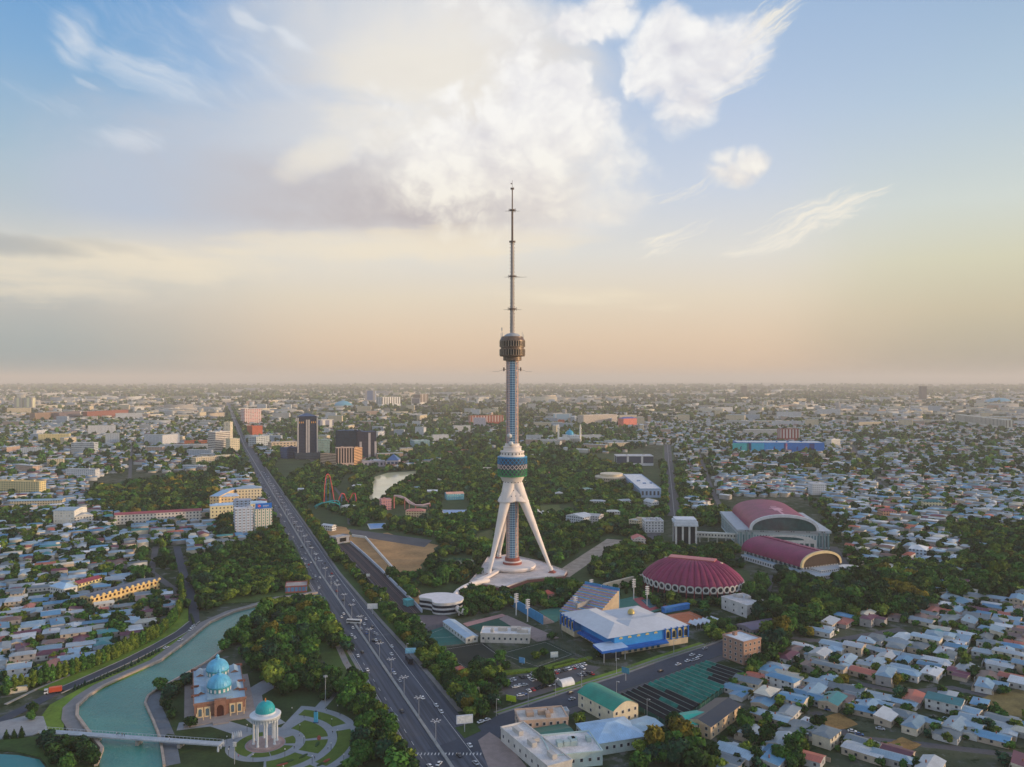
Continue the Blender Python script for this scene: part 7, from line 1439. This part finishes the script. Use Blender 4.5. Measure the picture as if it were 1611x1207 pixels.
# bus, lorries
x, y = G(557, 981); t = thing('bus', 'white bus crossing towards the median of the avenue', 'bus', (x, y, .02), ah_+R(60)); b = MB(); b.box((0, 0, 1.75), (11, 2.5, 2.7)); b.build('body', WHITE, t); b = MB(); b.box((0, 0, 2.1), (10.6, 2.56, 1.0)); b.build('window_band', CGL, t)
for xx in (-3.4, 3.4):
    for yy in (-1.1, 1.1): o = bpy.data.objects.new('wheel', WD); C.objects.link(o); o.parent = t; o.location = (xx, yy, .45); o.scale = (1.4, 1.4, 1.4)
def lorry(p, q, a, cab, box, lb, z=.02, L=8):
    x, y = G(p, q); t = thing('lorry', lb, 'lorry', (x, y, z), a); b = MB(); b.box((L/2+1, 0, 1.7), (2.2, 2.4, 2.4), taper=.93); c = b.build('cab', mat(cab, .4, name='cab_paint'), t); b = MB(); b.box((L/2+1.3, 0, 2.1), (2.0, 2.44, .8)); b.build('windscreen', CGL, c)
    b = MB(); b.box((-.4, 0, 2.2), (L, 2.5, 2.6), mt=1); b.build('load_box', [mat(box, .5, name='load_paint'), mat(tuple(min(255, v+26) for v in box), .5, name='load_paint')], t); b = MB(); b.box((0, 0, .75), (L+3, 1.6, .35)); b.build('chassis', DARK, t)
    for xx in (-L*.35, -L*.2, L/2+.8):
        for yy in (-1.05, 1.05): o = bpy.data.objects.new('wheel', WD); C.objects.link(o); o.parent = t; o.location = (xx, yy, .48); o.scale = (1.5, 1.5, 1.5)
lorry(86, 1091, R(205), (206, 210, 214), (200, 84, 52), 'orange red lorry on the canal road at the left', .3, 6.5); lorry(644, 1042, ah_, (40, 44, 54), (34, 40, 52), 'dark lorry at the kerb under the blue billboard')
# ---------------------------------------------------------------- street lamps
def lamp_proto(name, h, arms, reach):
    t = thing(name, None, 'street lamp', (0, 0, 0)); b = MB(); b.tube((0, 0, 0), (0, 0, h), .17, .1, 6); b.tube((0, 0, 0), (0, 0, .8), .28, n=6); pl_ = b.build('pole', STEEL, t)
    for a in arms:
        d = Vector((math.cos(R(a)), math.sin(R(a)), 0)); b = MB(); b.tube(Vector((0, 0, h-.1)), d*reach+Vector((0, 0, h+.3)), .09, n=5); b.box(tuple(d*(reach+.3)+Vector((0, 0, h+.28))), (.9, .4, .2), R(a)); b.build('lamp_arm', mat((206, 208, 212), .5, name='lamp_housing'), t)
    return freeze(t)
LP = lamp_proto('street_lamp', 10.6, (0, 60, 120, 180, 240, 300), 1.9); first = True; its = []
for k in range(34):
    y = 402+29.6*k; o = LP if first else copy_tree(LP); first = False; o.location = (avx(y), y, .5); o.rotation_euler = (0, 0, .3); o['group'] = 'street lamps on the median of the avenue'; its.append((o, 'tall white street lamp on the median of the avenue', y))
ordinal_labels(its, 'from the near end')
L2_ = lamp_proto('street_lamp', 9.5, (0,), 1.8); first = True; its = []
for p, q in ((781, 1127), (831, 1111), (874, 1095), (915, 1081), (970, 1060), (970, 1098), (1018, 1127), (1060, 1030), (640, 1035), (598, 960), (560, 905)): o = L2_ if first else copy_tree(L2_); first = False; x, y = G(p, q); o.location = (x, y, .05); o.rotation_euler = (0, 0, R(-60)); o['group'] = 'single-armed street lamps'; its.append((o, 'single-armed street lamp beside the side street or kerb', p))
ordinal_labels(its)
x, y = G(512, 1113); t = thing('garden_mast', 'very tall slender light mast at the upper edge of the round garden', 'light mast', (x, y, .2)); b = MB(); b.tube((0, 0, 0), (0, 0, 17), .22, .14, 6); b.build('pole', STEEL, t); b = MB(); b.box((0, 0, 17), (2.2, .4, .9)); b.box((0, 0, 17), (.4, 2.2, .9)); b.build('lamp_rack', STEEL, t)
x, y = G(369, 1203); t = thing('garden_mast', 'shorter light mast with a square lamp rack at the lower edge of the garden', 'light mast', (x, y, .2)); b = MB(); b.tube((0, 0, 0), (0, 0, 10), .2, .14, 6); b.build('pole', STEEL, t); b = MB()
for k in range(3): b.box((0, 0, 8.6+k*.8), (1.6, .5, .4))
b.build('lamp_rack', WHITE, t)
gl_ = MB(); gl_.tube((0, 0, 0), (0, 0, 3.6), .09, n=5); gl_ = thing('garden_lamp', None, 'garden lamp'); b = MB(); b.tube((0, 0, 0), (0, 0, 3.4), .09, n=5); b.build('post', DARK, gl_); b = MB(); b.lathe([(.12, -.25), (.28, 0), (.2, .3), (.01, .35)], 8, (0, 0, 3.6)); b.build('globe', WHITE, gl_); freeze(gl_); its = []; first = True
for a, r_ in [(a, 33) for a in range(-60, 85, 24)]+[(a, 17) for a in range(0, 360, 45)]+[(a, 45) for a in range(-50, 80, 26)]: o = gl_ if first else copy_tree(gl_); first = False; o.location = (RX+(r_+2.2)*math.cos(R(a)), RY+(r_+2.2)*math.sin(R(a)), .26); o['group'] = 'garden lamps round the rotunda'; its.append((o, 'small garden lamp beside a ring path round the rotunda', P(o.location.x, o.location.y)[0]))
ordinal_labels(its)
# ---------------------------------------------------------------- billboards
def board(p, q, w, h, z, a, c, lb, post=STEEL):
    x, y = G(p, q); t = thing('billboard', lb, 'billboard', (x, y, 0), a); b = MB(); b.box((0, 0, z+h/2), (w, .5, h)); pn_ = b.build('board', mat(c, .5, var=.05, name='board_face'), t); b = MB(); b.tube((0, .3, 0), (0, .3, z), .28, n=8); b.build('post', post, t)
    b = MB(); b.box((0, -.28, z+h/2), (w*.9, .05, h*.8)); b.build('poster', mat(tuple(min(235, int(v*1.08+10)) for v in c), .5, var=.2, scale=.9, name='poster'), pn_); return t
board(586, 966, 8, 4, 4, R(4), (206, 208, 210), 'white billboard on a post on the right verge of the avenue'); board(646, 1040, 7, 3.4, 5, R(4), (120, 176, 210), 'pale blue billboard over the dark lorry'); board(731, 1152, 8.6, 4.4, 4.5, R(12), (196, 206, 220), 'large white and blue billboard on the traffic island')
board(984, 1071, 5, 3.4, 4.5, R(-38), (60, 128, 150), 'teal billboard standing on the side street pavement'); board(872, 1038, 5, 3.6, 1.5, R(10), (190, 204, 206), 'white banner at the corner of the dark turf pitch'); board(821, 1046, 4, 3.4, 1.2, R(-30), (96, 150, 196), 'blue banner beside the pitches'); board(804, 1105, 6, 3.2, .6, R(-25), (170, 190, 40), 'yellow green banner at the car park corner'); board(575, 914, 8, 2.4, 4, R(0), (190, 194, 198), 'grey billboard seen edge-on beside the railway cutting')
# gatehouse and cream wall near the pitches
bldg('gatehouse', 'small brick red gatehouse with a tiled cap in the corner garden', (721, 1069), (731, 1067), 4, 6, (196, 110, 80), (176, 96, 72), 'pyramid', rise=1.5, cat='gatehouse')
g = MB(); g.ribbon([G(*q) for q in ((728, 1072), (740, 1080), (753, 1091))], .8, -.8, 0, 3.2); tag(g.build('garden_wall', mat((214, 196, 166), .8, name='cream_wall')), 'cream garden wall descending from the gatehouse', 'wall')
# fences round the pitches
def fence(pts, lb, h=3.4, c=(84, 100, 96), step=4):
    P_ = [Vector(q) for q in px(*pts)]; t = thing('mesh_fence', lb, 'fence'); b = MB(); r2 = MB(); b.tube((0, 0, 0), (0, 0, h), .07, n=4); pst = []
    for a, c_ in zip(P_[:-1], P_[1:]):
        L_ = (c_-a).length; n_ = max(1, int(L_/step))
        for k in range(n_): pst.append(((*a.lerp(c_, k/n_), 0), 0))
        for k in range(9): z = .3+k*(h-.4)/8; r2.tube((*a, z), (*c_, z), .03, n=3)
    ring_parts(t, 'post', mat(c, .6, name='fence_paint'), b, pst[:98]); r2.build('wire', mat(c, .6, name='fence_paint'), t)
fence([(683, 1022), (760, 1010), (805, 1045), (745, 1062), (683, 1022)], 'wire fence round the left dark turf pitch'); fence([(783, 1028), (860, 1008), (905, 1030), (845, 1052), (783, 1028)], 'wire fence round the right dark turf pitch'); fence([(640, 1004), (700, 985)], 'wire fence behind the teal court'); fence([(905, 1032), (935, 1045), (1000, 1052), (1125, 1012)], 'low metal fence along the street before the blue sports hall', 2, (120, 124, 130), 3); fence([(878, 975), (885, 1005), (930, 1040)], 'tall wire fence left of the blue sports hall', 4)
# ---------------------------------------------------------------- hedges and flower beds
its = []
for i, (pts, w) in enumerate((([(870, 1052), (930, 1036)], 1.4), ([(780, 1062), (850, 1055), (905, 1040)], 2.2), ([(262, 1160), (330, 1170), (345, 1162)], 1.0), ([(300, 968), (306, 985)], .8))):
    b = MB(); b.ribbon(px(*pts), w, -w, 0, 1.4); o = b.build('hedge', mat(((96, 128, 40) if i < 2 else (44, 70, 34)), .95, var=.35, scale=.8, bump=1, name='hedge_leaves')); tag(o, ('bright green hedge above the car park', 'long yellow green hedge between pitches and car park', 'low dark hedge before the domed museum', 'short hedge beside the canal parking')[i], 'hedge')
fl = random.Random(8)
for i in range(9):
    a = fl.uniform(-60, 70); r_ = fl.choice((25, 26, 39)); b = MB(); b.lathe([(1.6, 0), (1.5, .25), (.01, .35)], 12, (0, 0, 0), sx=1.8, sy=.6); o = b.build('flower_bed', mat((150, 74, 60) if i % 2 else (52, 78, 40), .9, var=.3, scale=1.5, name='flowers')); o.location = (RX+r_*math.cos(R(a)), RY+r_*math.sin(R(a)), .28); o.rotation_euler = (0, 0, R(a+90)); tag(o, None, 'flower bed', 'flower beds in the garden lawns'); its.append((o, ('red brown' if i % 2 else 'dark green')+' oval flower bed in the garden lawns', P(o.location.x, o.location.y)[0]))
ordinal_labels(its)
# ---------------------------------------------------------------- people
def person_mesh(top, leg, pose):
    me = bpy.data.meshes.new('person'); s = pose
    v = [(0, 0, .95), (0, 0, 1.2), (0, 0, 1.42), (0, 0, 1.52), (0, .02, 1.66), (.1, 0, .9), (.12, s*.18, .5), (.12, s*.05, .06), (.12, s*.05+.14, .03), (-.1, 0, .9), (-.12, -s*.14, .5), (-.12, -s*.3, .08), (-.12, -s*.3+.14, .04), (.2, 0, 1.4), (.26, -s*.1, 1.12), (.26, s*.02, .86), (-.2, 0, 1.4), (-.26, s*.1, 1.12), (-.26, s*.22, .9)]
    e = [(0, 1), (1, 2), (2, 3), (3, 4), (0, 5), (5, 6), (6, 7), (7, 8), (0, 9), (9, 10), (10, 11), (11, 12), (2, 13), (13, 14), (14, 15), (2, 16), (16, 17), (17, 18)]
    rr = [.15, .14, .16, .06, .11, .09, .065, .045, .04, .09, .065, .045, .04, .07, .05, .04, .07, .05, .04]
    me.from_pydata(v, e, []); o = bpy.data.objects.new('person', me); C.objects.link(o); sk = o.modifiers.new('skin', 'SKIN')
    for i, r_ in enumerate(rr): me.skin_vertices[0].data[i].radius = (r_, r_*.85)
    me.skin_vertices[0].data[0].use_root = True; o.modifiers.new('sub', 'SUBSURF').levels = 1; bpy.context.view_layer.update()
    dg = bpy.context.evaluated_depsgraph_get(); m2 = bpy.data.meshes.new_from_object(o.evaluated_get(dg)); bpy.data.objects.remove(o); m2.materials.clear()
    for c in (top, leg, (176, 130, 106)): m2.materials.append(mat(c, .8, name='cloth'))
    for p in m2.polygons: z = p.center[2]; p.material_index = 2 if z > 1.5 else 0 if z > .92 else 1
    return m2
PM = [(person_mesh((206, 206, 210), (40, 44, 56), 1), 'white top'), (person_mesh((44, 50, 70), (36, 38, 44), .7), 'dark blue top'), (person_mesh((170, 60, 60), (50, 56, 80), -1), 'red top'), (person_mesh((60, 64, 66), (90, 96, 110), .3), 'grey top')]; its = []
def person(x, y, z, a, k, where): m_, d = PM[k % 4]; o = bpy.data.objects.new('person', m_); C.objects.link(o); o.location = (x, y, z); o.rotation_euler = (0, 0, a); tag(o, None, 'person', 'people walking'); its.append((o, 'person in '+d+' '+where, P(x, y)[0]))
for k, f in enumerate((.42, .43, .455, .47, .72)): q = bA.lerp(bB, f); person(q.x, q.y-.3*k+.8, 3.32, R(80), k, 'on the canal footbridge')
for k, (a, r_) in enumerate(((30, 17), (130, 17), (-50, 45), (25, 45), (-10, 33), (70, 33), (240, 17), (20, 33), (55, 33), (-30, 33), (5, 45), (48, 45), (170, 17), (200, 17), (95, 17), (-20, 17), (62, 45))): person(RX+r_*math.cos(R(a)), RY+r_*math.sin(R(a)), .27, R(a), k, 'on the ring paths')
for k, (p, q) in enumerate(((535, 1022), (546, 1045), (566, 1080), (625, 1190), (600, 1140), (556, 1062), (585, 1112), (612, 1165), (537, 1030), (400, 1168), (385, 1165), (395, 1100), (300, 1165))): person(*G(p, q), .1, R(110), k+1, 'on the path beside the avenue')
ordinal_labels(its)
# white sculpture fins at the garden entrance
its = []
for k in range(8):
    x, y = (G(366+k*3.2, 1163-k*.8) if k < 5 else G(343+(k-5)*4, 1184-(k-5)*5)); b = MB(); b.lathe([(.5, 0), (.62, 1), (.4, 2.2), (.12, 3.2), (.01, 3.3)], 7, sx=1, sy=.35); o = b.build('sculpture', ST_); o.location = (x, y, .26); tag(o, None, 'sculpture', 'white fins at the garden entrance'); its.append((o, 'white upright stone fin at the garden entrance', x))
ordinal_labels(its)
# ---------------------------------------------------------------- haze
hm = bpy.data.materials.new('haze'); hm.use_nodes = True; t_ = hm.node_tree; t_.nodes.clear()
pv = t_.nodes.new('ShaderNodeVolumePrincipled'); pv.inputs['Color'].default_value = (1.0,.925,.83,1); pv.inputs['Density'].default_value = 6.5e-5; pv.inputs['Anisotropy'].default_value = 0.0
om = t_.nodes.new('ShaderNodeOutputMaterial'); t_.links.new(pv.outputs[0], om.inputs['Volume'])
hb = MB(); hb.box((0, 0, (HAZE_TOP-1.0)/2), (2*GR+400, 2*GR+400, HAZE_TOP+1.0+.001)); ho = hb.build('haze', [hm]); ho['kind'] = 'stuff'
ho['label'] = 'thin dusty evening haze over the whole city'
